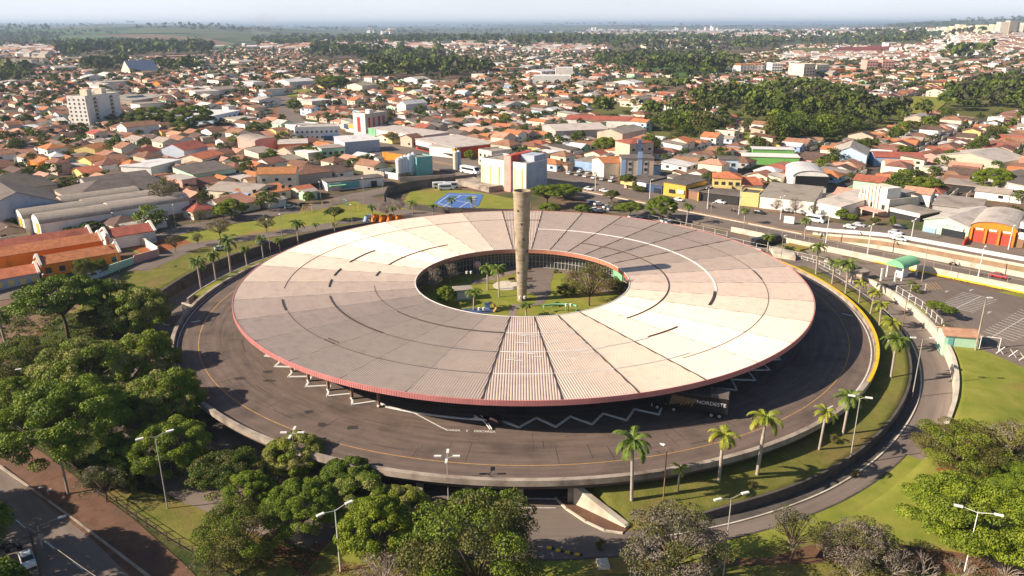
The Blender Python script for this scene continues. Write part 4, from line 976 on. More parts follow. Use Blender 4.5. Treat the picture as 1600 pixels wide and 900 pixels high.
r = blk2((1072, 311), (1091, 315), 13, 3.4, 'brown open-fronted shop with yellow posts right of the golden shop', wl='wall_brown'); deco(r, 'yellow_post', (-3, -.6, 0), .5, .5, 3.3, 'gold'); deco(r, 'yellow_post', (3, -.6, 0), .5, .5, 3.3, 'gold')
r = blk2((1093, 315), (1153, 321), 9, 3.4, 'long grey canopy shop with parked motorbikes below the yellow house', wl='dark', rf='fibre_dark', lm='the long grey canopy')
r = blk2((1112, 306), (1156, 308), 9, 6.6, 'pale yellow two-storey building with a curved balcony and orange roof', 'building', 'wall_yellow', 'tile_orange', 'hip', 1.6, lm='the pale yellow building')
add_windows(r, 'f', r['w'], 9, 1, 4, 4.0, 2, 1.3, 1.2); deco(r, 'balcony', (-r['w'] * .15, -1.1, 3.0), r['w'] * .65, 2.2, 1.0, 'wall_yellow')
block((1158, 308), (1190, 306), 11, 4.0, 'house with wide bright orange roof right of the pale yellow building', 'house', 'wall_cream', 'tile_orange', 'gx', 2)
r = blk2((1155, 321), (1184, 324), 8, 4.2, 'plain yellow box-like shop at the end of the grey canopy', wl='wall_yellow', kd='flat')
r = blk2((1186, 325), (1270, 334), 17, 4.2, 'long warehouse with a whitish front wall and sloping grey-brown roof on the service road', 'warehouse', 'wall_white', 'fibre_grey', 'sx', 1.6, lm='the long grey-brown warehouse')
r = blk2((1271, 333), (1312, 342), 20, 4.0, 'pale shed continuing the long grey-brown warehouse to the right', 'warehouse', 'wall_white', 'fibre_light', 'sx', 1.6)
r = block((1237, 300), (1290, 302), 20, 5.8, 'white barrel roofed hall with a black front above the long warehouse', 'hall', 'wall_white', 'metal_roof', 'by', 2.2, lm='the white barrel roofed hall')
deco(r, 'black_front', (.5, -.15, 2.2), r['w'] * .96, .3, 3.8, 'black_gloss')
# church-like cream building
r = blk2((1338, 331), (1386, 339), 12, 6.0, 'cream modernist building with vertical fins beside the hotel awning', 'building', 'wall_cream', 'concrete', 'flat', lm='the cream finned building')
for k in range(6): deco(r, 'fin', (-r['w'] * .40 + k * r['w'] * .11, -.25, 1), .3, .5, 7.2 + .35 * k, 'wall_white')
deco(r, 'tall_block', (-r['w'] * .08, 4.5, 6), r['w'] * .6, 7, 3.0, 'wall_cream'); deco(r, 'end_tower', (r['w'] * .3, 3.0, 0), r['w'] * .16, 5.6, 9.6, 'wall_white'); add_windows(r, 'f', r['w'], 13, 1, 3, 3, 2, 1.2, 1.4, 'window_dark')
deco(r, 'low_porch', (0, -2.6, 2.6), r['w'] * 1.05, 3.6, .35, 'wall_pink'); 
for s in (-r['w'] * .4, 0, r['w'] * .4): deco(r, 'porch_post', (s, -4.2, 0), .4, .4, 2.6, 'wall_cream')
r = blk2((1388, 333), (1425, 325), 8, 5.6, 'cream cube house with a shaded grey roof right of the fins building', 'building', 'wall_cream', 'fibre_grey', 'slab')
r = blk2((1389, 341), (1437, 347), 9, 3.0, 'shop with a long white sign and brown awning roof', wl='dark', rf='fibre_grey'); deco(r, 'white_sign', (0, -.2, 2.3), r['w'] * .98, .3, 1.1, 'wall_white')
r = blk2((1441, 362), (1511, 377), 22, 3.8, 'light green and blue gabled workshop on the service road', 'workshop', 'wall_mint', 'fibre_light', 'gy', 1.8, lm='the light green workshop')
deco(r, 'blue_base', (-r['w'] * .34, -.15, 0), r['w'] * .28, .2, 1.7, 'wall_blue'); deco(r, 'opening_shade_panel', (r['w'] * .18, -.15, 0), r['w'] * .5, .2, 2.3, 'window_dark'); deco(r, 'sign', (r['w'] * .3, -.3, 2.4), r['w'] * .18, .3, .9, 'wall_white')  # dark panel imitates the unlit inside of the open front
for s in (-.05, .12): deco(r, 'white_lettering', (r['w'] * s, -.2, 3.2), 1.6, .2, .4, 'wall_white')
r = blk2((1513, 378), (1583, 388), 22, 4.4, 'bright orange workshop with an arched front and red doors', 'workshop', 'wall_orange', 'fibre_light', 'by', 1.8, lm='the bright orange workshop')
for s in (-.3, 0, .3): deco(r, 'white_lettering', (r['w'] * s, -.25, 3.7), r['w'] * .17, .2, .5, 'wall_white'); deco(r, 'red_door', (r['w'] * s, -.1, 0), r['w'] * .25, .2, 3.3, 'wall_red')
for s in (-.47, -.15, .15, .47): deco(r, 'orange_pillar', (r['w'] * s, -.35, 0), .5, .6, 4.2, 'wall_orange')
deco(r, 'red_forecourt', (0, -3.2, .02), r['w'], 5.8, .06, 'wall_red'); deco(r, 'red_side_wall', (-r['w'] / 2 - .4, -3, 0), .4, 6, 1.5, 'wall_red')
r = blk2((1586, 388), (1625, 394), 14, 6.2, 'white building with a small dark window at the right edge beside the orange workshop', 'building', 'wall_white', 'fibre_light', 'flat'); deco(r, 'window', (-2, -.1, 4.2), 2, .2, .9, 'window_dark'); deco(r, 'brown_door', (-2, -.1, 0), 5, .2, 2.3, 'wall_brown')
for p1, p2, d, h, lab, cat, wl, rf, kd, rh in [
    ((1296, 258), (1352, 262), 22, 5.2, 'large white gabled hall with blue trim and a pale roof', 'hall', 'wall_sky', 'fibre_light', 'gy', 3.2),
    ((1365, 259), (1442, 262), 12, 4.0, 'long red-roofed school with sky blue walls right of the white hall', 'school', 'wall_blue', 'tile_red', 'gx', 1.6),
    ((1122, 270), (1152, 271), 9, 5.4, 'light blue two-storey box house with two windows', 'house', 'wall_sky', 'fibre_dark', 'slab', 1),
    ((1160, 256), (1248, 259), 9, 3.4, 'row of bright green and white buildings in the middle right', 'building', 'wall_lime', 'wall_white', 'slab', 1),
    ((1175, 248), (1240, 250), 7, 4.4, 'second bright green row standing just behind the first', 'building', 'wall_lime', 'metal_roof', 'slab', 1),
    ((1382, 276), (1425, 278), 10, 4.8, 'white gabled house with a row of dark windows above the cream building', 'house', 'wall_cream', 'tile_pink', 'gx', 1.6),
    ((1462, 258), (1560, 268), 24, 4.5, 'wide grey gabled warehouse roofs at the far right beside the big round tree', 'warehouse', 'wall_beige', 'fibre_light', 'gy', 2.6),
    ((1470, 300), (1545, 302), 12, 3.2, 'long open carport roof with cars under it at the right', 'carport', 'dark', 'fibre_grey', 'slab', .6),  # solid dark walls stand in for the shade under the roof
    ((1540, 300), (1600, 312), 14, 5.2, 'grey factory building with sawtooth roof windows at the right edge', 'factory', 'wall_grey', 'fibre_dark', 'sx', 2.0),
    ((1455, 335), (1530, 342), 17, 3.0, 'flat brownish shed roofs in front of the carport', 'shed', 'wall_grey', 'fibre_grey', 'slab', 1),
    ((883, 199), (1003, 203), 14, 5.0, 'long white walled school with a red tiled roof near the centre lawn', 'school', 'wall_white', 'tile_red', 'gx', 1.8),
    ((868, 221), (950, 218), 26, 5.6, 'wide grey industrial roofs with a dark side wall left of the long white school', 'factory', 'wall_grey', 'fibre_light', 'gx', 2.0),
    ((832, 133), (892, 133), 26, 8.5, 'large white hospital-like block with blue-grey wings in the mid distance', 'hospital', 'wall_white', 'metal_roof', 'flat', 1),
    ((868, 124), (895, 124), 24, 12, 'taller white rear wing behind the hospital-like block', 'hospital wing', 'wall_white', 'metal_roof', 'flat', 1),
    ((205, 118), (248, 116), 24, 6, 'church with an enormous steep blue-grey roof on the far left', 'church', 'wall_cream', 'wall_bluegrey', 'gx', 12),
    ((160, 101), (187, 101), 22, 12, 'far white office block just left of the steep roofed church', 'office building', 'wall_cream', 'fibre_light', 'flat', 1),
    ((233, 94), (325, 92), 24, 7, 'very long salmon pink factory far away on the left', 'factory', 'wall_pink', 'wall_pink', 'slab', 1),
    ((1254, 126), (1272, 125), 20, 17, 'far cream apartment tower, left one of the cream cluster at the right', 'apartment block', 'wall_cream', 'concrete', 'flat', 1),
    ((1274, 124), (1294, 122), 20, 15, 'far cream apartment tower, right one of the cream cluster at the right', 'apartment block', 'wall_cream', 'concrete', 'flat', 1),
    ((1353, 113), (1370, 113), 20, 15, 'left one of two far salmon apartment blocks', 'apartment block', 'wall_pink', 'tile_pink', 'flat', 1),
    ((1377, 113), (1395, 113), 20, 15, 'right one of two far salmon apartment blocks', 'apartment block', 'wall_pink', 'tile_pink', 'flat', 1),
    ((1205, 118), (1221, 118), 22, 14, 'small far white apartment block left of the cream cluster', 'apartment block', 'wall_white', 'concrete', 'flat', 1),
    ((1156, 118), (1176, 117), 22, 12, 'far white row of flats at the edge of the forest belt, left part', 'apartment block', 'wall_white', 'tile_orange', 'hip', 2),
    ((1178, 117), (1200, 116), 22, 12, 'far white row of flats at the edge of the forest belt, right part', 'apartment block', 'wall_white', 'tile_orange', 'hip', 2),
    ((1296, 120), (1320, 118), 20, 8, 'far bright orange low building beside the cream tower cluster', 'building', 'wall_orange', 'tile_orange', 'slab', 2),
    ((207, 168), (258, 160), 26, 5, 'low pale sheds right of the tall cream apartment block', 'warehouse', 'wall_beige', 'fibre_light', 'gx', 2),
    ((335, 200), (378, 190), 20, 7, 'bluish white building with a row of small windows near the big dark trees', 'building', 'wall_sky', 'metal_roof', 'slab', 2),
    ((307, 160), (345, 158), 22, 8, 'white cube-like hall behind the big dark trees on the left', 'hall', 'wall_white', 'fibre_light', 'slab', 2),
    ((200, 166), (226, 163), 16, 7, 'green fronted hall beside the cream apartment block', 'hall', 'wall_teal', 'fibre_grey', 'slab', 2),
    ]:
    lm = {'large white gabled hall': 'the large white gabled hall', 'long red-roofed school': 'the blue walled school', 'row of bright green': 'the bright green row', 'long white walled school': 'the long white school',
          'large white hospital': 'the white hospital block', 'church with an': 'the steep roofed church', 'wide grey gabled': 'the wide grey gabled roofs', 'far cream apartment tower, left': 'the far cream towers', 'wide grey industrial': 'the wide grey industrial roofs',
          'bluish white building': 'the bluish white building'}.get(next((k for k in ('large white gabled hall', 'long red-roofed school', 'row of bright green', 'long white walled school', 'large white hospital', 'church with an', 'wide grey gabled', 'far cream apartment tower, left', 'wide grey industrial', 'bluish white building') if lab.startswith(k)), ''), None)
    r = block(p1, p2, d, h, lab, cat, wl, rf, kd, rh, lm=lm)
    if cat == 'apartment block' and h > 10: add_windows(r, 'f', r['w'], d, 4, 4, 2, 3.2, 2.2, 1.4, sill=False)
    if 'light blue two' in lab: add_windows(r, 'f', r['w'], d, 1, 2, 2.8, 2, 1.6, 1.3)
    if 'row of dark' in lab: add_windows(r, 'f', r['w'], d, 1, 4, 1.8, 2, 2, 1.3)
    if 'bluish white' in lab: add_windows(r, 'f', r['w'], d, 1, 6, 4, 2, 2.4, 1.3, sill=False)
    if 'gabled hall' in lab: deco(r, 'porch_shade_panel', (1.5, -.1, 0), 8, .2, 2.6, 'window_dark')  # flat dark panel paints the shade of a porch on the hall front
    if 'factory building with' in lab: deco(r, 'white_panel', (4, -.1, 2), 6, .2, 2, 'wall_white')
# high-rises on the right skyline and far away
k = 0
r5 = random.Random(11)
ords = ['first', 'second', 'third', 'fourth', 'fifth', 'sixth', 'seventh', 'eighth', 'ninth', 'tenth', 'eleventh', 'twelfth', 'thirteenth', 'fourteenth']
for i, x in enumerate((1474, 1484, 1493, 1504, 1514, 1525, 1535, 1546, 1557, 1571, 1583, 1594)):
    yb = 55 - (i % 4) * .5 ; hh = r5.uniform(24, 36)
    r = block((x - 3.5, yb), (x + 3.5, yb), 22, hh, 'pale far high-rise on the right skyline, %s from the left' % ords[i], 'apartment block', 'wall_cream', 'concrete', 'flat')
    r['group'] = 'high-rises on the right skyline'
    add_windows(r, 'f', r['w'], 22, 1, 3, 4, 2, 2.5, hh - 8, 'wall_grey', sill=False)
for i, (x, h) in enumerate(((925, 42), (930, 42), (1055, 40), (1058, 34), (1070, 40), (1101, 42), (1110, 52), (1113, 44), (1120, 34))):
    r = block((x - 1.3, 50), (x + 1.3, 50), 40, h * 1.1, 'tiny distant white tower on the horizon, %s from the left' % ords[i], 'tower block', 'wall_white', 'concrete', 'flat'); r['group'] = 'distant towers on the horizon'
for i, x in enumerate((8, 15, 22, 36, 48, 66)):
    r = block((x - 3, 106 - (i % 2)), (x + 3.4, 106 - (i % 2)), 16, 12, 'far white block of flats at the left edge, %s from the left' % ords[i], 'apartment block', 'wall_cream', 'concrete', 'flat'); r['group'] = 'far white flats at the left edge'
# ---------------------------------------------------------------- foliage
def leaf_mesh(C, Nn, S, mi=None, seed=0, asp=.62, jit=.55):
    """leaf-sized quads: centres C, outward directions Nn, sizes S"""
    g = np.random.default_rng(seed); n = len(C)
    nn = Nn + g.normal(0, jit, (n, 3)); nn /= np.linalg.norm(nn, axis=1)[:, None] + 1e-9
    t = np.cross(nn, g.normal(0, 1, (n, 3))); t /= np.linalg.norm(t, axis=1)[:, None] + 1e-9
    b = np.cross(nn, t); t = t * (S / 2)[:, None]; b = b * (S * asp / 2)[:, None]
    V = np.stack([C - t, C - b * 1.0 , C + t, C + b * 1.0], 1).reshape(-1, 3)
    return V
def quads_obj(name, V, mats, mi=None, parent=None, smooth=False):
    nf = len(V) // 4; me = bpy.data.meshes.new(name); me.vertices.add(len(V)); me.vertices.foreach_set('co', V.astype(np.float32).ravel())
    me.loops.add(nf * 4); me.loops.foreach_set('vertex_index', np.arange(nf * 4, dtype=np.int32))
    me.polygons.add(nf); me.polygons.foreach_set('loop_start', np.arange(0, nf * 4, 4, dtype=np.int32))
    try: me.polygons.foreach_set('loop_total', np.full(nf, 4, dtype=np.int32))
    except Exception: pass
    if mi is not None: me.polygons.foreach_set('material_index', mi.astype(np.int32))
    for m in mats: me.materials.append(m)
    me.update(calc_edges=True)
    o = bpy.data.objects.new(name, me); col.objects.link(o)
    if parent: o.parent = parent
    return o
def crown_pts(g, R_, zc, rz, lobes, n, lr=.42, flat=0, hole=.0, bottom=-.35, kmin=.62):
    """leaf positions on many small puffs that cover a dome; returns centres, normals, puff index"""
    L = []
    for i in range(lobes):
        a = g.uniform(0, 2 * PI); u = g.uniform(bottom, 1); q = math.sqrt(max(0, 1 - u * u)); k = g.uniform(kmin, .98)
        L.append((R_ * q * math.cos(a) * k, R_ * q * math.sin(a) * k, zc + rz * u * k, R_ * lr * g.uniform(.55, 1.15)))
    L = np.array(L); w = L[:, 3] ** 2; w /= w.sum(); idx = g.choice(lobes, n, p=w)
    d = g.normal(0, 1, (n, 3)); d /= np.linalg.norm(d, axis=1)[:, None]
    d[:, 2] = np.where(d[:, 2] < -.25, -d[:, 2], d[:, 2])
    rad = L[idx, 3] * (g.uniform(.72, 1.04, n)); sq = np.array([1, 1, .72 if not flat else .38])
    C = L[idx, :3] + d * rad[:, None] * sq
    return C, d, idx, L
TREES = {}
def limbs(mb, g, L, base_r, h0, n=12, mi=0):
    mb.path([(0, 0, -.6), (g.uniform(-.1, .1), g.uniform(-.1, .1), h0 * .5), (g.uniform(-.2, .2), g.uniform(-.2, .2), h0)], base_r, base_r * .7, 8, mi)
    sel = g.choice(len(L), min(n, len(L)), replace=False)
    for i in sel:
        x, y, z = L[i, :3]; m = (x * .45 + g.uniform(-.3, .3), y * .45 + g.uniform(-.3, .3), h0 + (z - h0) * .55)
        mb.path([(0, 0, h0 * .9), m, (x, y, z)], base_r * .5, .04, 5, mi)
def proto_tree(key, kind, R_, h, leaf, n, lobes, size, seed, lr=.42, flat=0, rzf=.75, bark='bark', tr=.22, mix=None, bottom=-.35, limbn=12, jit=.55):
    g = np.random.default_rng(seed); rz = R_ * rzf; zc = h - rz
    C, d, idx, L = crown_pts(g, R_, zc, rz, lobes, n, lr, flat, bottom=bottom, kmin=.80 if key[:5] in ('mango', 'green') else .62)
    S = g.uniform(.7, 1.3, n) * size; V = leaf_mesh(C, d, S, seed=seed + 1, jit=jit)
    mi = np.zeros(n, int)
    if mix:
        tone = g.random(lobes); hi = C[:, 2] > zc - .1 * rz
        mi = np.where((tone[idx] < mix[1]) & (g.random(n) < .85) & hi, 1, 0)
    root = empty(kind, (0, 0, 0)); mats = [M[leaf]] + ([M[mix[0]]] if mix else [])
    quads_obj('crown', V, mats, mi, root)
    mb = MB(); limbs(mb, g, L, tr, max(.8, zc - rz * .55), limbn); mb.build('trunk', M[bark], root)
    root['R'] = R_; root['hh'] = h; TREES[key] = [root, R_, h, False]
    return root
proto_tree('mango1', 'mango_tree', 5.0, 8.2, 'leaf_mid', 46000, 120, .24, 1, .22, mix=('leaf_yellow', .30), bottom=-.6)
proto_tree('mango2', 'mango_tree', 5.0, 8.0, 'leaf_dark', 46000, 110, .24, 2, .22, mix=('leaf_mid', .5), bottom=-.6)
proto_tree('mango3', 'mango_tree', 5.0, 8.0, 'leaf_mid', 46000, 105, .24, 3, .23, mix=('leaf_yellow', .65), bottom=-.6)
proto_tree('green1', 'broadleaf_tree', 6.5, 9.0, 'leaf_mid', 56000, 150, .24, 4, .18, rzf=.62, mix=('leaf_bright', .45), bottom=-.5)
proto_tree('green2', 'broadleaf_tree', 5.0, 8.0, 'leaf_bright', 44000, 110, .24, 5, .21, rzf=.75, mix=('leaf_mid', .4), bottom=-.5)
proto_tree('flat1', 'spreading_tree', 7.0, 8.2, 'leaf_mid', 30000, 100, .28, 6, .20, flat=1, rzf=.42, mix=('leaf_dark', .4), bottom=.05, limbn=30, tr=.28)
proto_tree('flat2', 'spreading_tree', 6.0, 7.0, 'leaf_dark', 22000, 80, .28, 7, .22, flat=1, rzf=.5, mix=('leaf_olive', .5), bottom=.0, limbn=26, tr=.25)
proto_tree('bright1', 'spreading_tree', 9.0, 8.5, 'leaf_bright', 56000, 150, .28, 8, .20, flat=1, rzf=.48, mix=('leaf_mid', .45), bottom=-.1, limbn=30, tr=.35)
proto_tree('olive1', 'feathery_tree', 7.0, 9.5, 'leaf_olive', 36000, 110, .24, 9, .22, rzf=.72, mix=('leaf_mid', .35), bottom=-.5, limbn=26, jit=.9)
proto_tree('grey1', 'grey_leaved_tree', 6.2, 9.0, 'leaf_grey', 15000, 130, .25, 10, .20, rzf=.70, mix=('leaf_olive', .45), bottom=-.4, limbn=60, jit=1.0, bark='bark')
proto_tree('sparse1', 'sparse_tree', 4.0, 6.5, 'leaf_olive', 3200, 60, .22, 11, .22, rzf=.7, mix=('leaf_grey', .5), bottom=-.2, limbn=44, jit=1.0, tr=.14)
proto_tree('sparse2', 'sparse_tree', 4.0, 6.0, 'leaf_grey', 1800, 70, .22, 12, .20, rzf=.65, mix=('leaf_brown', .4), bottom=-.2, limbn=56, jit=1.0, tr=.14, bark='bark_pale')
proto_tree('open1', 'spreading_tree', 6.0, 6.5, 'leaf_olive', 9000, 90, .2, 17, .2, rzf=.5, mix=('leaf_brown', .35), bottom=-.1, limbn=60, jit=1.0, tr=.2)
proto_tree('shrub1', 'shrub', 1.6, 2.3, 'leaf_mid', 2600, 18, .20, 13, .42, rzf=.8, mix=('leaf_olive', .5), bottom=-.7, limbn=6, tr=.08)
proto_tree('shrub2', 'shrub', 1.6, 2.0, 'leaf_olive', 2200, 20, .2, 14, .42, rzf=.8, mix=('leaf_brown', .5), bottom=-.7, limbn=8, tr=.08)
def bare_tree(key, seed, h=6.5, m='bark_pale'):
    g = random.Random(seed); root = empty('bare_tree'); mb = MB()
    def grow(p, d, L, r, lev):
        q = p + d * L * .5 + Vector((g.uniform(-.1, .1), g.uniform(-.1, .1), g.uniform(-.05, .1))) * L; e = q + (d + Vector((g.uniform(-.25, .25), g.uniform(-.25, .25), g.uniform(-.05, .2)))).normalized() * L * .5
        mb.path([p, q, e], r, r * .6, 5 if lev < 2 else 4)
        if lev < 5:
            for i in range(3 if lev < 4 else 2):
                a = g.uniform(0, 2 * PI); s = g.uniform(.45, .9); nd = (d + Vector((math.cos(a) * s, math.sin(a) * s, g.uniform(-.1, .35)))).normalized()
                grow(e, nd, L * g.uniform(.62, .82), r * .58, lev + 1)
    grow(Vector((0, 0, -.4)), Vector((0, 0, 1)), h * .32, .16, 0)
    mb.build('branches', M[m], root); TREES[key] = [root, h * .6, h, False]
bare_tree('bare1', 5); bare_tree('bare2', 9, 5.5)
bare_tree('bare3', 12, 6, 'bark')
# palms
def proto_palm(key, h, n, L, leaf, seed, droop=1.0, dry=0, tr=.22):
    g = random.Random(seed); root = empty('palm_tree'); mb = MB()
    prof = [(-.5, tr * 1.25), (.3, tr * 1.1), (h * .35, tr), (h * .6, tr * 1.12), (h * .9, tr * .75)]
    for (a, ra), (b, rb) in zip(prof, prof[1:]): mb.tube((0, 0, a), (0, 0, b), ra, rb, 9, 0, cap=False)
    mb.build('trunk', M['palm_trunk'], root)
    mb = MB(); mb.tube((0, 0, h * .9), (0, 0, h), tr * .72, tr * .45, 8, 0); mb.build('crownshaft', M['leaf_mid'], root)
    for k in range(n):
        az = 2 * PI * k / n + g.uniform(-.2, .2); lev = (k * .618) % 1; el = R(72 - 78 * lev); LL = L * g.uniform(.88, 1.08)
        P = []; p = Vector((0, 0, h - .05)); m = 11; e = el
        for i in range(m + 1):
            P.append(p.copy()); p = p + Vector((math.cos(e) * math.cos(az), math.cos(e) * math.sin(az), math.sin(e))) * LL / m; e -= droop * R(9.5 + 3.5 * i / m)
        fm = MB(); side = Vector((-math.sin(az), math.cos(az), 0))
        for i in range(m): fm.tube(P[i], P[i + 1], .035, .025, 4, 0, cap=False)
        for i in range(1, m + 1):
            for s in (0, .34, .67):
                if i == m and s: continue
                c = P[i] if s == 0 else P[i].lerp(P[min(m, i + 1)], s); t = (P[i] - P[i - 1]).normalized(); f = math.sin(PI * min(.94, max(.12, (i + s) / (m + 1)))) ** .6
                for sg in (-1, 1):
                    d = (side * sg * 1.0 + t * .45 + Vector((0, 0, g.uniform(-.75, -.05)))).normalized(); q = c + d * (.22 * L) * f * g.uniform(.8, 1.1); w = t * .11
                    fm.add([c - w, c + w, q + Vector((0, 0, -.10))], [(0, 1, 2)])
        mat_ = M['palm_dry'] if (dry and lev > 1 - dry) else M[leaf]
        fm.build('frond', mat_, root)
    TREES[key] = [root, L, h, False]
proto_palm('palm1', 8.5, 17, 3.3, 'palm_leaf', 1); proto_palm('palm2', 8.5, 15, 3.1, 'palm_leaf', 2, 1.15)
proto_palm('palm3', 8.5, 15, 3.0, 'palm_yellow', 3, 1.0); proto_palm('palm4', 8.5, 14, 3.0, 'palm_yellow', 4, 1.1, dry=.16); proto_palm('palm5', 4.5, 9, 1.9, 'palm_yellow', 5, 1.0, tr=.14)

TSPOT = []
used = {}
def plant(key, loc, rz, sc, label, group=None, cat=None):
    proto = TREES[key]
    if not proto[3]: o = proto[0]; proto[3] = True
    else: o = copy_tree(proto[0])
    o.location = loc; o.rotation_euler = (0, 0, rz); o.scale = (sc, sc, sc) if not hasattr(sc, '__len__') else sc
    for k in ('label', 'category', 'group'):
        if k in o: del o[k]
    cats = dict(palm='palm tree', open='tree', shrub='shrub', bare='bare tree')
    tag(o, label, cat or cats.get(key[:-1], 'tree'), group); TSPOT.append((loc[0], loc[1], sc if not hasattr(sc, '__len__') else sc[0]))
    return o
def crown_at(px, py, rpx, key, label, group=None, hk=1.0, rz=None, base=None):
    """put a tree so that its crown stands where the photograph shows it"""
    root, R0, h0, _ = TREES[key]
    p = G(px, py); s = 1
    for _ in range(8):
        k = (p - CAM).dot(Fv); s = rpx * (.92 if px < 700 else 1) * k / FPX / R0
        hc = h0 * s * hk * .62; d = ray(px, py); z = (H(p.x, p.y) if base is None else base) + hc; tt = (z - CAM.z) / d.z; q = CAM + d * tt; p = Vector((q.x, q.y, H(q.x, q.y) if base is None else base))
    return plant(key, p, rnd.uniform(0, 6.28) if rz is None else rz, (s, s, s * hk), label, group)
FG = 'broad crowned trees filling the lower left'
for a in [
    (95, 472, 78, 'flat1', 'wide flat-topped dark green tree at the left, its forked trunk showing below the school wall', 1.15),
    (212, 482, 50, 'mango3', 'pale green lumpy mango tree standing closest to the left ring road', 1.1),
    (168, 462, 55, 'flat2', 'layered green tree just behind the pale lumpy mango by the ring road', 1.0),
    (150, 500, 40, 'flat2', 'small layered tree below the school wall with open shade under it', .9),
    (222, 556, 56, 'mango1', 'dark rounded mango tree touching the rim of the deck on the left', 1.0),
    (128, 572, 70, 'mango3', 'large mango covered in pale yellow-green new leaves, left of the dark rounded one', .95),
    (38, 560, 60, 'olive1', 'brownish ragged tree in shade at the left edge', .9),
    (258, 618, 60, 'mango1', 'mango tree with bright top leaning over the lower left of the deck', 1.0),
    (100, 655, 100, 'green1', 'largest bright green dome-shaped tree on the left, above the brick sidewalk', 1.05),
    (190, 630, 48, 'mango3', 'yellowish lumpy mango squeezed between the largest dome tree and the deck', 1.0),
    (20, 620, 50, 'green2', 'green tree at the very left edge above the fence', .9),
    (262, 695, 66, 'green1', 'shaded green tree with a lit top beside a twin-armed street lamp', 1.0),
    (178, 720, 45, 'mango2', 'very dark tree in the shade right of the power pole', .9),
    (350, 735, 62, 'flat2', 'dark flat crowned tree below the edge of the deck', 1.0),
    (460, 706, 46, 'mango3', 'round mango with yellow-green leaves pierced by a lamp head', 1.0),
    (388, 765, 44, 'green2', 'vivid light green rounded tree in the lower left centre', 1.0),
    (470, 790, 62, 'green1', 'mid green tree with a trunk visible on the leaf-strewn ground', 1.1),
    (545, 745, 46, 'mango2', 'dark green tree hugging the rim of the deck front', 1.0),
    (562, 775, 52, 'mango3', 'pale leaved mango between the dark tree and the bright round tree', 1.0),
    (628, 790, 44, 'mango3', 'pale leaved mango just left of the underpass mouth', 1.0),
    (588, 822, 62, 'green2', 'bright green round tree beside a tall lamp near the bottom', 1.1),
    (372, 828, 72, 'olive1', 'olive feathery tree by the fence along the brick sidewalk', 1.0),
    (745, 850, 112, 'olive1', 'huge olive green feathery tree at the bottom centre', 1.0),
    (160, 752, 42, 'sparse1', 'thin sunlit small tree beside the power pole', 1.0),
    (1055, 845, 80, 'grey1', 'grey-brown leaved tree with an open crown at the bottom, right of centre', 1.05),
    (1498, 692, 64, 'olive1', 'wide leaning tree with patchy brown foliage at the right', .8),
    (1585, 690, 50, 'sparse1', 'sparse pale tree at the right edge behind the leaning tree', 1.0),
    (1534, 808, 108, 'bright1', 'very wide flat bright green tree in the lower right corner', 1.0),
    (1242, 830, 42, 'sparse1', 'slender thin-leaved small tree on the bottom lawn', 1.3),
    (1345, 850, 62, 'grey1', 'grey-green scrubby tree at the bottom right', .85),
    (1598, 752, 46, 'green1', 'green tree at the right edge above the wide bright one', .9),
    (600, 895, 60, 'sparse2', 'half bare grey bush at the bottom edge left of the olive tree', .9),
    (690, 895, 40, 'green2', 'small yellowish green tree at the foot of the huge olive tree', .9),
    (330, 880, 40, 'sparse1', 'thin shrubby tree at the bottom by the fence', .9),
    ]:
    px, py, rp, key, lab, hk = a
    crown_at(px, py, rp, key, lab, FG if px < 700 and 'mango' in key else None, hk)
for i, (x, y, z_, s_) in enumerate(((-83, 84, 0, 1.5), (-68, 71.5, 0, 1.5), (-57, 61.5, 0, 1.5))):
    plant(['mango1', 'green1', 'mango2'][i], Vector((x, y, H(x, y))), i * 2.0, s_, ['street tree just outside the left edge whose shadow crosses the lower street', 'street tree beyond the lower left corner shading the parked car', 'street tree at the far left of the lower street'][i])
for i, (x, y, r_, k, l) in enumerate([(1395, 885, 42, 'bare1', 'pale leafless tree at the bottom right, left one of three'), (1440, 888, 40, 'bare2', 'pale leafless tree at the bottom right, middle of three'), (1335, 890, 34, 'bare1', 'pale leafless tree poking out in front of the grey-green scrubby tree'), (1500, 893, 36, 'bare2', 'dry leafless shrub beside the foot of the right lamp'), (1575, 885, 38, 'sparse2', 'half bare bush in the bottom right corner')]):
    crown_at(x, y, r_, k, l)
drape('slope_grass', gp((150, 762), (210, 765), (300, 790), (420, 850), (470, 900), (380, 905), (262, 838)), M['grass'], .07, 2)
# dim scrub under the left trees, uncountable
def scatter_leaves(name, label, poly, n, size, mats, seed, hmax=1.2, cat='undergrowth'):
    g = np.random.default_rng(seed); xs = [p[0] for p in poly]; ys = [p[1] for p in poly]; C = []
    while len(C) < n:
        cx, cy = g.uniform(min(xs), max(xs)), g.uniform(min(ys), max(ys))
        if not in_poly(cx, cy, poly): continue
        rr = g.uniform(.4, 1.5); k = int(g.integers(40, 90)); hh = g.uniform(.3 * hmax, hmax)
        for _ in range(k):
            a = g.uniform(0, 2 * PI); q = rr * math.sqrt(g.random()); x, y = cx + q * math.cos(a), cy + q * math.sin(a)
            C.append((x, y, H(x, y) + hh * math.sqrt(max(0, 1 - (q / rr) ** 2)) * g.uniform(.6, 1)))
    C = np.array(C[:n]); nn = np.tile(np.array([[0, 0, 1.]]), (n, 1)); V = leaf_mesh(C, nn, g.uniform(.7, 1.3, n) * size, seed=seed, jit=.9)
    o = quads_obj(name, V, mats, g.integers(0, len(mats), n)); tag(o, label, cat, kind='stuff'); return o
scatter_leaves('undergrowth', 'dark scrub and ground cover under the trees at the lower left', gp((-40, 500), (160, 470), (240, 500), (285, 570), (320, 680), (500, 770), (660, 800), (700, 850), (480, 820), (300, 770), (200, 752), (120, 728), (-60, 600)), 60000, .30, [M['leaf_dark'], M['leaf_olive'], M['leaf_mid']], 21)
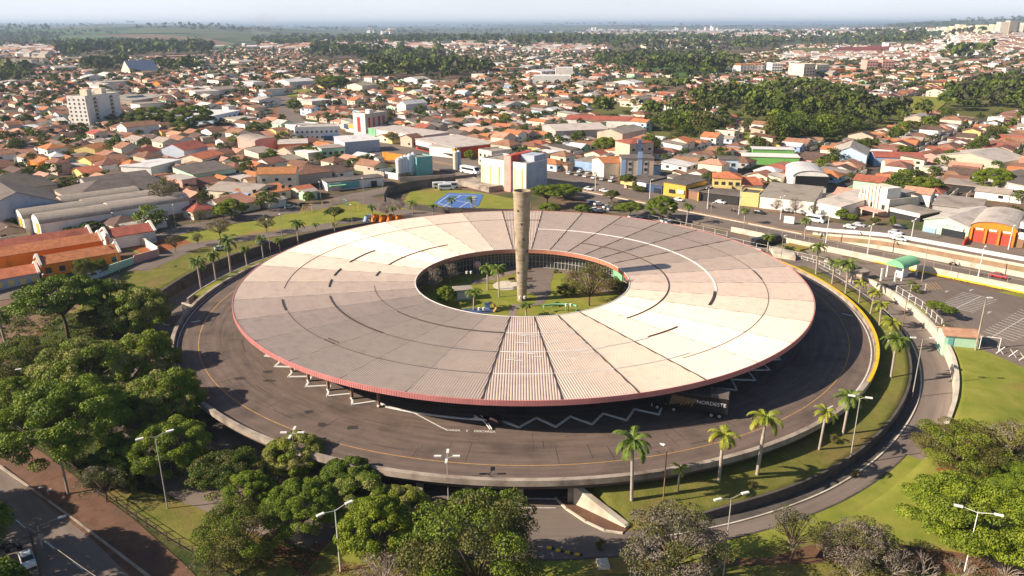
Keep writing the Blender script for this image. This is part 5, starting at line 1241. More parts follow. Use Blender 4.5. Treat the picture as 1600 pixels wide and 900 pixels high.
scatter_leaves('dry_scrub', 'dry scrub on the bank at the bottom right', gp((1290, 868), (1420, 852), (1600, 870), (1640, 960), (1280, 960)), 9000, .22, [M['leaf_grey'], M['leaf_olive'], M['leaf_brown']], 22, .8, 'scrub')
scatter_leaves('leaf_litter', 'brown leaf litter on the ground among the lower left trees', gp((300, 800), (430, 840), (560, 850), (640, 880), (600, 930), (420, 900)), 9000, .2, [M['leaf_brown'], M['red_earth']], 23, .12, 'leaf litter')

# palms: base spot, crown spot in the photograph
PAL = [((987, 781), 690, 'palm1', 'tall royal palm on the front lawn, left one, beside the dark leaning lamp'), ((1123, 752), 680, 'palm4', 'yellow-green palm, second on the front lawn'), ((1183, 741), 652, 'palm4', 'palm with a dry orange skirt, third on the front lawn'),
       ((1280, 702), 645, 'palm3', 'small crowned palm, fourth on the front lawn near the deck rim'), ((1317, 678), 620, 'palm1', 'full dark green palm next to the twin-armed lamp on the front lawn'), ((1059, 768), 731, 'palm5', 'little slim palm between the front lamp and the second palm'),
       ((1392, 590), 530, 'palm1', 'bushy tall palm halfway up the right curved lawn'), ((1386, 545), 503, 'palm3', 'yellow small palm just above the bushy one on the right lawn'), ((1374, 509), 475, 'palm3', 'young palm on the right lawn with a thin trunk, middle of the row'),
       ((1360, 490), 456, 'palm3', 'yellow palm on the right lawn, next below the entrance zebra'), ((1342, 473), 442, 'palm5', 'small palm by the pale wall end at the entrance'), ((1321, 458), 412, 'palm1', 'right one of the paired palms at the entrance zebra'),
       ((1300, 443), 410, 'palm2', 'left one of the paired palms at the entrance zebra'), ((1275, 428), 385, 'palm2', 'palm rising beside the yellow parapet near the round lawn'), ((1199, 393), 370, 'palm1', 'palm beside the dark van behind the roof'),
       ((1257, 376), 343, 'palm2', 'palm on the verge right of the dark van'), ((1072, 352), 322, 'palm1', 'palm in the car park behind the roof with a full crown'), ((1163, 352), 328, 'palm2', 'single palm on the small green triangle behind the roof'),
       ((315, 456), 410, 'palm1', 'nearest palm of the left strip'), ((338, 443), 398, 'palm2', 'second palm of the left strip'), ((361, 430), 376, 'palm1', 'tallest palm of the left strip, third from the camera'), ((386, 416), 388, 'palm2', 'short palm on the left strip, fourth from the camera'),
       ((412, 405), 372, 'palm2', 'fifth palm of the left strip'), ((438, 394), 374, 'palm1', 'bushy drooping palm, sixth of the left strip'), ((466, 383), 349, 'palm1', 'upright palm, seventh of the left strip, against the park lawn'), ((495, 371), 358, 'palm2', 'short palm, eighth of the left strip'),
       ((523, 366), 350, 'palm5', 'tiny palm at the park edge before the roof'), ((583, 350), 323, 'palm1', 'palm left of the orange play tent'), ((615, 346), 325, 'palm2', 'palm right of the orange play tent'), ((645, 339), 317, 'palm1', 'palm at the park corner with a leaning crown'),
       ((677, 336), 321, 'palm2', 'low palm by the hatched kerb behind the roof'), ((705, 334), 311, 'palm1', 'palm in front of the blue court, left one'), ((737, 330), 310, 'palm1', 'palm in front of the blue court, right one beside the white post'),
       ((15, 560), 490, 'palm2', 'drooping palm at the left edge of the photo'),
       ((762, 455), 418, 'palm2', 'left slim palm in the inner garden'), ((780, 466), 420, 'palm1', 'tall slim palm in the inner garden beside the round plaza'), ((740, 487), 456, 'palm1', 'wide fronded palm over the blue playground in the inner garden'), ((822, 497), 476, 'palm2', 'low palm at the near edge of the inner garden in front of the tower')]
for b, yc, key, lab in PAL:
    p = G(b[0], b[1]); h = max(2.5, ptop(p, yc)); s = h / TREES[key][2]; s2 = s if .55 < s < 1.3 else (.75 if s <= .55 else 1.1)
    if key != 'palm5': s2 = lerp(s, 1, .6) * (.95 if b[0] > 900 else .9)
    s2 *= rnd.uniform(.88, 1.12); po = plant(key, p, rnd.uniform(0, 6.28), (s2, s2, s), lab, 'palms around the terminal' if yc < 700 and not (700 < b[0] < 830 and b[1] > 450) else None); po.rotation_euler.x = rnd.uniform(-.05, .05); po.rotation_euler.y = rnd.uniform(-.05, .05)
# trees whose foot is known: (base px, crown width px, top y, key, label)
for (bx, by, w, ty, key, lab) in [
    (493, 392 - 5, 30, 397, 'flat2', ''),
    (523, 345, 32, 324, 'flat2', 'dark flat tree alone in the middle of the park lawn'), (417, 365, 32, 338, 'sparse1', 'thin grey tree at the left part of the park near a lamp'),
    (483, 318, 18, 300, 'green2', 'small light green street tree behind the parked cars'), (362, 343, 44, 313, 'green2', 'rounded bright green tree at the left tip of the park'), (313, 350, 22, 327, 'sparse1', 'small dark leafed tree beside the warehouse corner'),
    (345, 375, 40, 342, 'sparse1', 'greyish rounded tree in the left park'), (275, 395, 26, 366, 'sparse1', 'small tree on the red dirt left of the park'), (310, 384, 18, 364, 'sparse1', 'little tree on the red dirt, right of the other one'),
    (47, 385, 24, 370, 'green2', 'small round tree in front of the orange warehouse door'), (112, 372, 28, 355, 'flat2', 'dark tree against the whitewashed warehouse wall, left one'), (146, 366, 36, 346, 'flat2', 'dark tree against the whitewashed warehouse wall, right one'),
    (193, 370, 22, 352, 'sparse1', 'thin tree at the corner of the barrel warehouses'), (225, 362, 22, 344, 'sparse1', 'thin tree by the brown door of the right warehouse'), (262, 335, 56, 278, 'sparse1', 'tall leafy tree standing above the end of the barrel warehouses'),
    (135, 440, 36, 405, 'olive1', 'ragged tree in front of the orange school wall'), (160, 430, 22, 405, 'olive1', 'second ragged tree in front of the school, to the right'),
    (605, 340, 30, 316, 'sparse2', 'leafless brown tree over the orange play tent'), (625, 335, 16, 310, 'sparse2', 'small brown tree right of the orange play tent'),
    (855, 325, 60, 290, 'flat1', 'large dark umbrella tree right behind the tower top'), (880, 310, 54, 288, 'bright1', 'yellow-green spreading tree behind the dark umbrella tree'), (858, 334, 34, 318, 'green2', 'light green low tree just right of the tower above the roof edge'), (910, 335, 26, 320, 'green2', 'small bushy tree at the roof edge behind the parked cars'),
    (955, 318, 26, 297, 'flat2', 'small layered tree on the avenue median'), (958, 330, 20, 314, 'sparse1', 'thin tree beside the parked cars behind the roof'), (985, 340, 50, 317, 'flat1', 'broad dark green umbrella tree over the parked cars'), (1033, 345, 46, 308, 'green1', 'tall dense tree right of the umbrella tree behind the roof'),
    (1442, 308, 54, 277, 'mango2', 'big dark round tree right of the cream building with fins'), (1548, 300, 56, 264, 'green1', 'big yellow-green round tree in front of the wide grey roofs'), (1286, 272, 24, 261, 'green2', 'light green tree left of the white hall'), (1410, 245, 34, 228, 'mango2', 'pair-like dark tree above the blue school'),
    (1315, 344, 20, 327, 'green2', 'small dark green tree in front of the cream building'), (1332, 346, 16, 334, 'bright1', 'small yellow green bush in front of the cream building'), (1366, 352, 18, 340, 'flat2', 'dark bush below the porch of the cream building'), (1393, 354, 10, 338, 'green2', 'slim small tree beside the white sign shop'),
    (1242, 338, 24, 310, 'sparse2', 'bare-looking tree on the service road, right one of two'), (1212, 333, 22, 312, 'sparse2', 'bare-looking tree on the service road, left one of two'), (1270, 338, 18, 320, 'sparse1', 'thin small tree by the white van'),
    (1000, 300, 26, 290, 'olive1', 'scrubby tree in front of the cream gabled house on the avenue'), (980, 296, 28, 272, 'flat2', 'dark tree in front of the gabled house by the avenue'),
    (1460, 492, 34, 472, 'flat1', 'flat bright green tree on the car park, larger left part'), (1482, 500, 24, 480, 'flat1', 'flat bright green tree on the car park, smaller right part'), (1430, 458, 14, 446, 'shrub1', 'round bush beside the yellow ramp of the car park'), (1424, 448, 14, 440, 'shrub1', 'yellowish bush beside the yellow ramp'), (1475, 521, 18, 506, 'shrub2', 'orange-brown dry shrub left of the mint kiosk'),
    (698, 478, 32, 449, 'green2', 'rounded bright green tree in the inner garden by the kiosk'), (677, 460, 34, 420, 'sparse2', 'leafless brown tree in the shade of the inner garden, left one'), (703, 445, 30, 413, 'sparse2', 'leafless brown tree in the shade of the inner garden, middle one'), (778, 410, 22, 392, 'sparse2', 'brown bare tree rising in front of the glass facade of the garden'),
    (921, 480, 88, 416, 'open1', 'large open-crowned tree with spreading limbs on the right of the inner garden'), (885, 463, 34, 445, 'olive1', 'low dense tree at the left of the large open tree in the garden'), (960, 455, 34, 438, 'olive1', 'low brownish tree near the right edge of the garden'),
    (870, 480, 10, 474, 'shrub1', 'small round shrub beside the garden path'), (868, 428, 8, 424, 'shrub1', 'small shrub at the far edge of the paved garden court'),
    (1335, 745, 12, 735, 'shrub2', 'small dry shrub on the front curved lawn'), (1175, 763, 10, 756, 'shrub2', 'reddish small shrub at the edge of the front lawn'), (938, 856, 14, 846, 'shrub2', 'thin dry shrub on the kerb of the front road'), (1304, 690, 14, 683, 'shrub2', 'brownish low shrub on the lawn by the fourth palm'), (210, 770, 12, 742, 'shrub1', 'small lit bush behind the fence at the lower left'),
    (955, 225, 60, 200, 'mango2', ''), (1000, 190, 40, 160, 'mango2', ''), (945, 240, 36, 215, 'green1', 'tall bright tree at the left end of the centre lawn'), (1005, 228, 36, 200, 'sparse1', ''), (975, 222, 30, 196, 'olive1', 'yellowish round tree on the centre lawn'),
    (235, 200, 60, 168, 'mango2', 'big dark tree clump, left one of the two behind the apartment block'), (300, 205, 66, 166, 'mango2', 'big dark tree clump, right one of the two behind the apartment block'), (1300, 258, 10, 250, 'shrub1', 'bush beside the white gabled hall'), (490, 250, 34, 230, 'mango2', 'dark rounded tree right of the orange walled shop'), (500, 230, 30, 208, 'flat2', ''), (565, 200, 34, 176, 'flat2', 'dark tree crown left of the striped block'),
    (460, 175, 22, 155, 'mango2', 'dark tree at the bend of the winding street'), (735, 250, 20, 235, 'green2', 'round street tree in front of the orange corner shop'), (520, 140, 50, 118, 'mango2', 'big dark round tree left of the far lawn')]:
    if not lab: continue
    p = G(bx, by); h = max(1.2, ptop(p, ty)); root, R0, h0, _ = TREES[key]; k = (p - CAM).dot(Fv); r_ = w / 2 * k / FPX
    plant(key, p, rnd.uniform(0, 6.28), (r_ / R0, r_ / R0, h / h0), lab)

# ---------------------------------------------------------------- lamps and poles
def lamp_post(h, arms, m='steel', pole_m='steel', drop=0, al=1.5, r=.10):
    root = empty('street_lamp'); mb = MB(); mb.tube((0, 0, -.4), (0, 0, h), r, r * .55, 8); mb.build('pole', M[pole_m], root)
    for k in range(arms):
        a = 2 * PI * k / arms; c, s = math.cos(a), math.sin(a)
        mb = MB(); mb.tube((0, 0, h - .1), (c * al, s * al, h + .25), .045, .035, 6); arm = mb.build('arm', M[pole_m], root)
        mb = MB(); mb.box((c * (al + .35), s * (al + .35), h + .16), .95, .34, .16, a); mb.build('lamp_head', M['white'], arm)
    return root
LP = []
def put_lamp(base, ytop, arms, label, group=None, rz=0, m='steel', h=None, al=1.5, r=.10):
    p = G(*base) if not isinstance(base, Vector) else base; hh = h or ptop(p, ytop)
    o = lamp_post(hh, arms, pole_m=m, al=al, r=r); o.location = p; o.rotation_euler.z = rz; tag(o, label, 'street lamp', group); LP.append(o); return o
put_lamp((701, 788), 715, 4, 'four-armed lamp standing at the deck rim in the front centre', al=.9); put_lamp((463, 735), 678, 4, 'four-armed lamp rising out of the round mango tree', al=.9)
put_lamp((1036, 786), 700, 1, 'single-headed brown lamp on the front lawn between two palms', rz=2.3, m='wall_brown', al=.5); put_lamp((1130, 900), 778, 2, 'twin-armed lamp right of the grey-brown tree at the bottom', rz=.35)
put_lamp((1507, 893), 800, 2, 'white twin-armed lamp in front of the wide bright tree at the lower right', rz=-.45, m='white', al=1.7); put_lamp((1327, 727), 622, 2, 'twin-armed lamp beside the full palm on the front lawn', rz=-.3, m='steel', al=.8)
put_lamp((1425, 621), 530, 2, 'twin-armed lamp on the right ring road pavement', rz=-.1, m='steel', al=1.2); put_lamp((1524, 547), 467, 1, 'thick concrete lamp pole behind the mint kiosk', m='concrete', al=.3, r=.2)
put_lamp((532, 893), 797, 2, 'white twin-armed lamp beside the bright round tree at the bottom', rz=.7, m='white'); put_lamp((262, 795), 682, 2, 'white twin-armed lamp among the dark trees at lower left', rz=.6, m='steel'); put_lamp((57, 618), 577, 2, 'twin-armed lamp half hidden among the left trees', rz=.3)
put_lamp((303, 655), 622, 2, 'twin-armed lamp beside the mango overhanging the deck', rz=.5, al=1.0); put_lamp((1408, 520), 465, 1, 'thin dark pole on the right ring road', m='wall_brown', al=.3)
g_ = 'tall white lamp masts along the avenue'
for i, (b, yt, lab) in enumerate([((930, 300), 272, 'white avenue mast nearest the shops with blue awnings'), ((1015, 312), 282, 'white avenue mast in front of the navy shop'), ((1105, 328), 294, 'white avenue mast in front of the grey canopy'), ((1154, 337), 292, 'slim avenue mast at the yellow box shop'), ((1219, 345), 308, 'white avenue mast by the bare trees on the service road'),
      ((1290, 382), 338, 'white avenue mast at the start of the white barrier'), ((1355, 399), 353, 'white avenue mast where the roads split'), ((1528, 434), 388, 'white avenue mast in the lower carriageway at the right'), ((1423, 378), 345, 'thin mast beside the white sign shop'), ((1575, 392), 355, 'thin mast in front of the orange workshop')]):
    put_lamp(b, yt, 1 if i % 2 else 2, lab, g_, rz=.8, m='white', al=1.0, r=.16)
for b, yt, lab in [((1219, 412), 370, 'thin brown pole by the yellow parapet'), ((1440, 440), 380, 'thin brown pole behind the green canopy'), ((440 - 338, 365), 0, ''), ((87, 331), 303, ''), ((502, 316), 286, 'white based pole on the park street beside the parked cars'), ((421, 331), 303, 'double-headed pole at the left end of the park street'), ((569, 316), 280, 'thin pole at the park junction'), ((598, 300), 270, 'thin pole on the inner bend of the fenced court'), ((551, 356), 322, 'dark thin pole rising between park and roof'), ((442, 380), 337, 'thin pole at the left of the bare park tree'),
      ((423, 398), 345, 'lamp standing in the left palm strip with a white head'), ((181, 370), 335, 'white-footed lamp in front of the barrel warehouses'), ((275, 357), 322, 'lamp in front of the right warehouse wall'), ((16, 390), 358, 'dark pole near the orange warehouse doors'), ((187, 425), 378, 'wooden utility pole at the school wall, right one'), ((168, 410), 385, 'wooden utility pole inside the school yard'), ((70, 450), 432, 'lamp above the front wing of the school'), ((1110, 345), 318, 'small pole in the side car park')]:
    if not lab: continue
    put_lamp(b, yt, 1, lab, rz=2.0 if b[0] < 700 else .5, m='concrete', al=.5, r=.11)
# masts and post in the city and garden
for b, yt, lab in [((848, 245), 190, ''), ((741, 331), 315, 'short white post at the far edge of the roof')]:
    if lab:
        p = G(*b); o = empty('post', p); tag(o, lab, 'post'); mb = MB(); mb.box((0, 0, -.3), .9, .9, 5, 0); mb.build('shaft', M['white'], o); mb = MB(); mb.box((0, 0, 4.7), 1.1, 1.1, .25); mb.build('cap', M['concrete_light'], o)
for i, (x, y, yt) in enumerate(((816, 480, 466), (733, 445, 427), (888, 487, 478), (752, 488, 484))):
    p = G(x, y, 0); o = empty('garden_lamp', p); tag(o, ['white twin-headed garden lamp at the foot of the tower', 'white garden lamp at the left between kiosk and far path', 'white garden lamp beside the green pergola', 'white garden lamp beside the blue playground'][i], 'garden lamp'); h = ptop(p, yt)
    mb = MB(); mb.tube((0, 0, -.2), (0, 0, h), .06, .05, 6); mb.build('pole', M['dark'], o)
    for s in (-.5, .5): mb = MB(); mb.tube((s, 0, h - .1), (s, 0, h + .5), .22, .26, 8); mb.build('lamp_head', M['white'], o)
# power poles at lower left and their cables
def upole(b, yt, lab, m='concrete', r=.18, cross=True):
    p = G(*b); h = ptop(p, yt); o = empty('utility_pole', p); tag(o, lab, 'utility pole'); mb = MB(); mb.tube((0, 0, -.5), (0, 0, h), r, r * .7, 8); mb.build('pole', M[m], o)
    if cross: mb = MB(); mb.box((0, 0, h - .5), 1.8, .12, .12, R(40)); mb.build('crossarm', M['bark'], o)
    return p + Vector((0, 0, h - .4))
A1 = upole((107, 773), 683, 'thick grey concrete power pole beside the brick sidewalk fence'); B1 = upole((64, 900), 832, 'dark power pole beside the parked white car', 'bark', .14)
C1 = G(-60, 632, A1.z - .6); D1 = G(30, 880) + Vector((-30, 18, 7)); E1 = G(150, 905) + Vector((12, -8, 5.5))
def cable(a, b, lab, n=3, sag=.8, grp=None, r=.045):
    for k in range(n):
        mb = MB(); off = Vector((.25 * (k - 1), .2 * (k - 1), 0)); P = [a.lerp(b, i / 12) + off - Vector((0, 0, sag * math.sin(PI * i / 12))) for i in range(13)]
        mb.path(P, r, r, 4); tag(mb.build('cable', M['concrete']), lab, 'cable', grp)
cable(A1, C1, 'power cable running left from the thick concrete power pole', 1)
cable(G(8, 790, 2.2), G(215, 938, 1.8), 'pale overhead cable crossing the lower left street', 1, .5)
o = put_lamp((67, 858), 822, 1, 'curved-arm lamp leaning over the lower left street', rz=.6, m='steel', al=2.4)
# fences
def fence(pts, h, label, step=2.2, m='bark', rails=3, post=.07, name='fence', closed=False, mesh=False, mpost=None):
    o = empty(name, pts[0]); tag(o, label, 'fence'); base = Vector(pts[0]); P = []
    for a, b in zip(pts, pts[1:]):
        n = max(1, int((Vector(b) - Vector(a)).xy.length / step))
        for i in range(n): P.append(Vector(a).lerp(Vector(b), i / n))
    P.append(Vector(pts[-1])); 
    if len(P) > 95: P = P[::2]
    for p in P: p.z = H(p.x, p.y) if not hasattr(fence, 'z') else fence.z
    for p in P:
        mb = MB(); q = p - base; mb.box((q.x, q.y, q.z - .2), post * 2, post * 2, h + .2); mb.build('post', M[mpost or m], o)
    for k in range(rails):
        mb = MB(); z = h * (.25 + .72 * k / max(1, rails - 1))
        for a, b in zip(P, P[1:]): mb.tube(a - base + Vector((0, 0, z)), b - base + Vector((0, 0, z)), .035, .035, 4, cap=False)
        mb.build('rail', M[m], o)
    return o
fence(gp((-30, 636), (60, 697), (128, 748)), 1.3, 'rusty rail fence along the brick sidewalk, left of the power pole'); fence(gp((138, 758), (200, 803), (262, 845), (345, 893), (380, 915)), 1.3, 'rusty rail fence along the brick sidewalk, right of the power pole')
fence(gp((1445, 455), (1475, 480), (1500, 500))[:1] + gp((1400, 458), (1440, 483), (1470, 512), (1475, 530)), 1.8, 'white post fence between the car park and the ring road wall', 2.6, 'white', 2)
av = [av_pt(s, -1.0, 0) for s in range(-28, 120, 4)]
o = fence([Vector((p.x, p.y, 0)) for p in av], 3.2, 'tall thin wire fence on the car park wall beside the lower carriageway', 4, 'steel', 2, .04)
fence([av_pt(s, -6.5 - (s + 60) * .0, 0) for s in range(-58, -26, 4)], 1.6, 'white railing fence behind the side car park', 2.5, 'white', 2, .06)
fence([av_pt(s, -11, 0) for s in range(-26, 6, 4)], 1.4, 'white metal barrier rail along the entrance yard', 3, 'white', 2, .06)
fence(gp((1252, 405), (1280, 414), (1312, 430)), 1.0, 'white handrail beside the yellow parapet at the entrance', 1.6, 'white', 2, .06)
mb = MB(); fp = gp((601, 316), (606, 305), (640, 296), (745, 283))
for a, b in zip(fp, fp[1:]):
    d = (b - a); n = Vector((-d.y, d.x, 0)).normalized() * .06; P = [a - n, b - n, b + n, a + n]; mb.prism([(p.x, p.y) for p in P], -.2, 3.0)
tag(mb.build('court_fence', M['fibre_dark']), 'tall grey screen fence curving round the left side of the blue court', 'fence')
mb = MB(); fp = gp((604, 318), (640, 328), (700, 334), (820, 338))
for a, b in zip(fp, fp[1:]):
    d = (b - a); n = Vector((-d.y, d.x, 0)).normalized() * .06; P = [a - n, b - n, b + n, a + n]; mb.prism([(p.x, p.y) for p in P], -.2, 2.2)
tag(mb.build('court_fence', M['concrete_dark']), 'dark see-through fence along the near side of the blue court', 'fence')

# ---------------------------------------------------------------- vehicles
def car_proto(paint, van=False, name='parked_car'):
    root = empty(name); L, W, Hh = (4.3, 1.75, 1.45) if not van else (6.8, 2.2, 2.7)
    if not van: pr = [(-2.15, .35), (-2.15, .78), (-2.0, .92), (-1.2, .98), (-.75, 1.0), (1.0, 1.0), (1.6, .88), (2.1, .72), (2.15, .35)]
    else: pr = [(-3.4, .4), (-3.4, 2.5), (-3.2, 2.7), (2.3, 2.7), (2.9, 1.6), (3.4, 1.3), (3.4, .4)]
    mb = MB(); n = len(pr); P = [(x, -W / 2, z) for x, z in pr] + [(x, W / 2, z) for x, z in pr]
    mb.add(P, [tuple(range(n)), tuple(reversed(range(n, 2 * n)))] + [((i + 1) % n, i, n + i, n + (i + 1) % n) for i in range(n)]); mb.build('body', M[paint], root)
    if not van:
        g1 = [(-1.75, .97), (-1.3, 1.38), (.35, 1.40), (1.15, .98)]; mb = MB(); a, b = W / 2 - .06, W / 2 - .22
        P = [(g1[0][0], -a, .95), (g1[1][0], -b, g1[1][1]), (g1[2][0], -b, g1[2][1]), (g1[3][0], -a, .95)]; P += [(x, -y, z) for x, y, z in P]
        mb.add(P, [(0, 1, 2, 3), (7, 6, 5, 4), (1, 5, 6, 2), (0, 4, 5, 1), (2, 6, 7, 3)]); mb.build('windows', M['window_dark'], root)
        mb = MB(); mb.box((-.48, 0, 1.385), 1.62, 2 * b - .02, .05); mb.build('car_roof', M[paint], root)
        wx = (-1.35, 1.35); wr = .32
    else:
        for s in (-1, 1): mb = MB(); mb.box((-.3, s * (W / 2 + .01), 1.5), 4.8, .04, .75); mb.build('side_window', M['window_dark'], root)
        mb = MB(); mb.add([(2.32, -.95, 2.66), (2.32, .95, 2.66), (2.93, .95, 1.62), (2.93, -.95, 1.62)], [(3, 2, 1, 0)]); 
        for v in range(4): x, y, z = mb.v[v]; mb.v[v] = (x + .03, y, z + .02)
        mb.build('windscreen', M['window_dark'], root); wx = (-2.2, 2.2); wr = .42
    for x in wx:
        for s in (-1, 1):
            mb = MB(); mb.tube((x, s * (W / 2 - .2), wr), (x, s * (W / 2 + .03), wr), wr, wr, 12); wo = mb.build('wheel', M['rubber'], root)
    return root
CARS = {k: [car_proto(v, k == 'van' or k == 'whitevan', 'parked_van' if 'van' in k else 'parked_car'), False] for k, v in dict(white='car_white', black='car_black', silver='car_silver', red='car_red', blue='car_blue', van='car_black', whitevan='car_white').items()}
def put_car(key, px, py, ang, label, group=None, cat=None, zoff=.1, loc=None):
    p = loc or G(px, py); pr = CARS[key]; o = pr[0] if not pr[1] else copy_tree(pr[0]); pr[1] = True; o.scale = (.84, .84, .84)
    o.location = (p.x, p.y, p.z + zoff); o.rotation_euler.z = R(ang); tag(o, label, cat or ('van' if 'van' in key else 'car'), group); return o
put_car('white', 44, 880, -50, 'white hatchback parked at the lower left kerb'); put_car('silver', 454, 326, 28, 'silver car on the park street, left of two'); put_car('black', 474, 322, 28, 'dark car on the park street, right of two')
put_car('blue', 413, 382, 40, 'dark blue car on the road beyond the left palms'); put_car('silver', 346, 391, 30, 'pale car on the left road under the palms')
pg = 'cars in the avenue traffic'
def avcar(key, px, py, label, group=pg, da=0):
    p = G(px, py); s, d = av_sd(p.x, p.y); z = hav(p.x, p.y) if -1 < d < 29 else p.z; p = G(px, py, z)
    return put_car(key, 0, 0, -46.6 + da, label, group, loc=p, zoff=.03)
for a in [('white', 920, 297, 'white car on the avenue, leftmost of the pair near the mast'), ('white', 944, 300, 'white car on the avenue right of the first mast'), ('white', 1268, 345, 'white car on the service road beside the bare trees'), ('whitevan', 1274, 347, 'white pickup-like van on the service road'),
          ('white', 1328, 357, 'white car in front of the cream building, left of two'), ('silver', 1342, 354, 'silver car in front of the cream building, right of two'), ('white', 1399, 366, 'white car in front of the white sign shop'), ('white', 1406, 376, 'white car beside the white barrier below the sign shop'),
          ('black', 1186, 334, 'dark car on the service road near the yellow box shop'), ('white', 1230, 331, 'white car parked under the left bare tree'), ('silver', 1250, 334, 'silver car parked under the right bare tree'), ('red', 1560, 434, 'red car on the lower carriageway at the right'), ('black', 1405, 357, 'dark car in the shade of the white sign shop'),
          ('white', 1060, 314, 'white car in front of the golden yellow shop'), ('white', 1126, 318, 'white car parked under the grey canopy')]: avcar(*a)
for i, (x, y, c) in enumerate([(930, 328, 'white'), (938, 330, 'silver'), (950, 324, 'white'), (957, 327, 'silver'), (990, 339, 'white'), (1041, 346, 'white'), (1048, 348, 'silver'), (1055, 348, 'black'), (925, 317, 'blue'), (936, 319, 'white'), (1006, 343, 'black')]):
    put_car(c, x, y + 2, 20, ['white car nearest the roof edge, left of the parked group', 'silver car next to the white one at the roof edge', 'white car slanted behind the light bush', 'silver car slanted behind the light bush', 'white car beneath the broad umbrella tree', 'white car under the tall dense tree', 'silver car under the tall dense tree', 'dark car under the tall dense tree', 'dark blue car in the shaded back row of the side car park', 'white car in the shaded back row of the side car park', 'black car beside the white one beneath the umbrella tree'][i], 'cars in the side car park')
r7 = random.Random(4)
wd = ['first', 'second', 'third', 'fourth', 'fifth', 'sixth', 'seventh', 'eighth', 'ninth', 'tenth', 'eleventh', 'twelfth']
for i in range(12):
    s = -104 - (i % 6) * 4.4; d = 31 + (i // 6) * 6.5; p = av_pt(s, d); p.z = H(p.x, p.y)
    put_car(['white', 'silver', 'white'][i % 3], 0, 0, 60, '%s car from the right in the %s row of the car dealer yard' % (wd[i % 6], ['front', 'back'][i // 6]), 'cars of the dealer yard', loc=p, zoff=.02)
p = av_pt(-118, 44); block(Vector((p.x - 12, p.y + 8, .4)), Vector((p.x + 14, p.y - 14, .4)), 12, 4, 'dealer shed with a grey flat roof and a blue and yellow front', 'dealer hall', 'wall_blue', 'fibre_grey', 'slab')
put_car('van', 1206, 380, 14, 'large dark minibus turning behind the roof', cat='minibus'); put_car('van', 1188, 384, 30, 'second dark van beside the minibus'); 
# bus stop bus and red/white vehicles near the silos
o = put_car('whitevan', 735, 272, -45, 'white and blue bus waiting behind the silos', cat='bus'); o.scale = (1.5, 1.1, 1.15)
g7 = [put_car('whitevan', 688 + i * 9, 294 + (i % 2) * 3, 10, ['white service truck with red marks beside the court, left', 'white service truck beside the court, middle', 'white service truck beside the court, right'][i]) for i in range(3)]
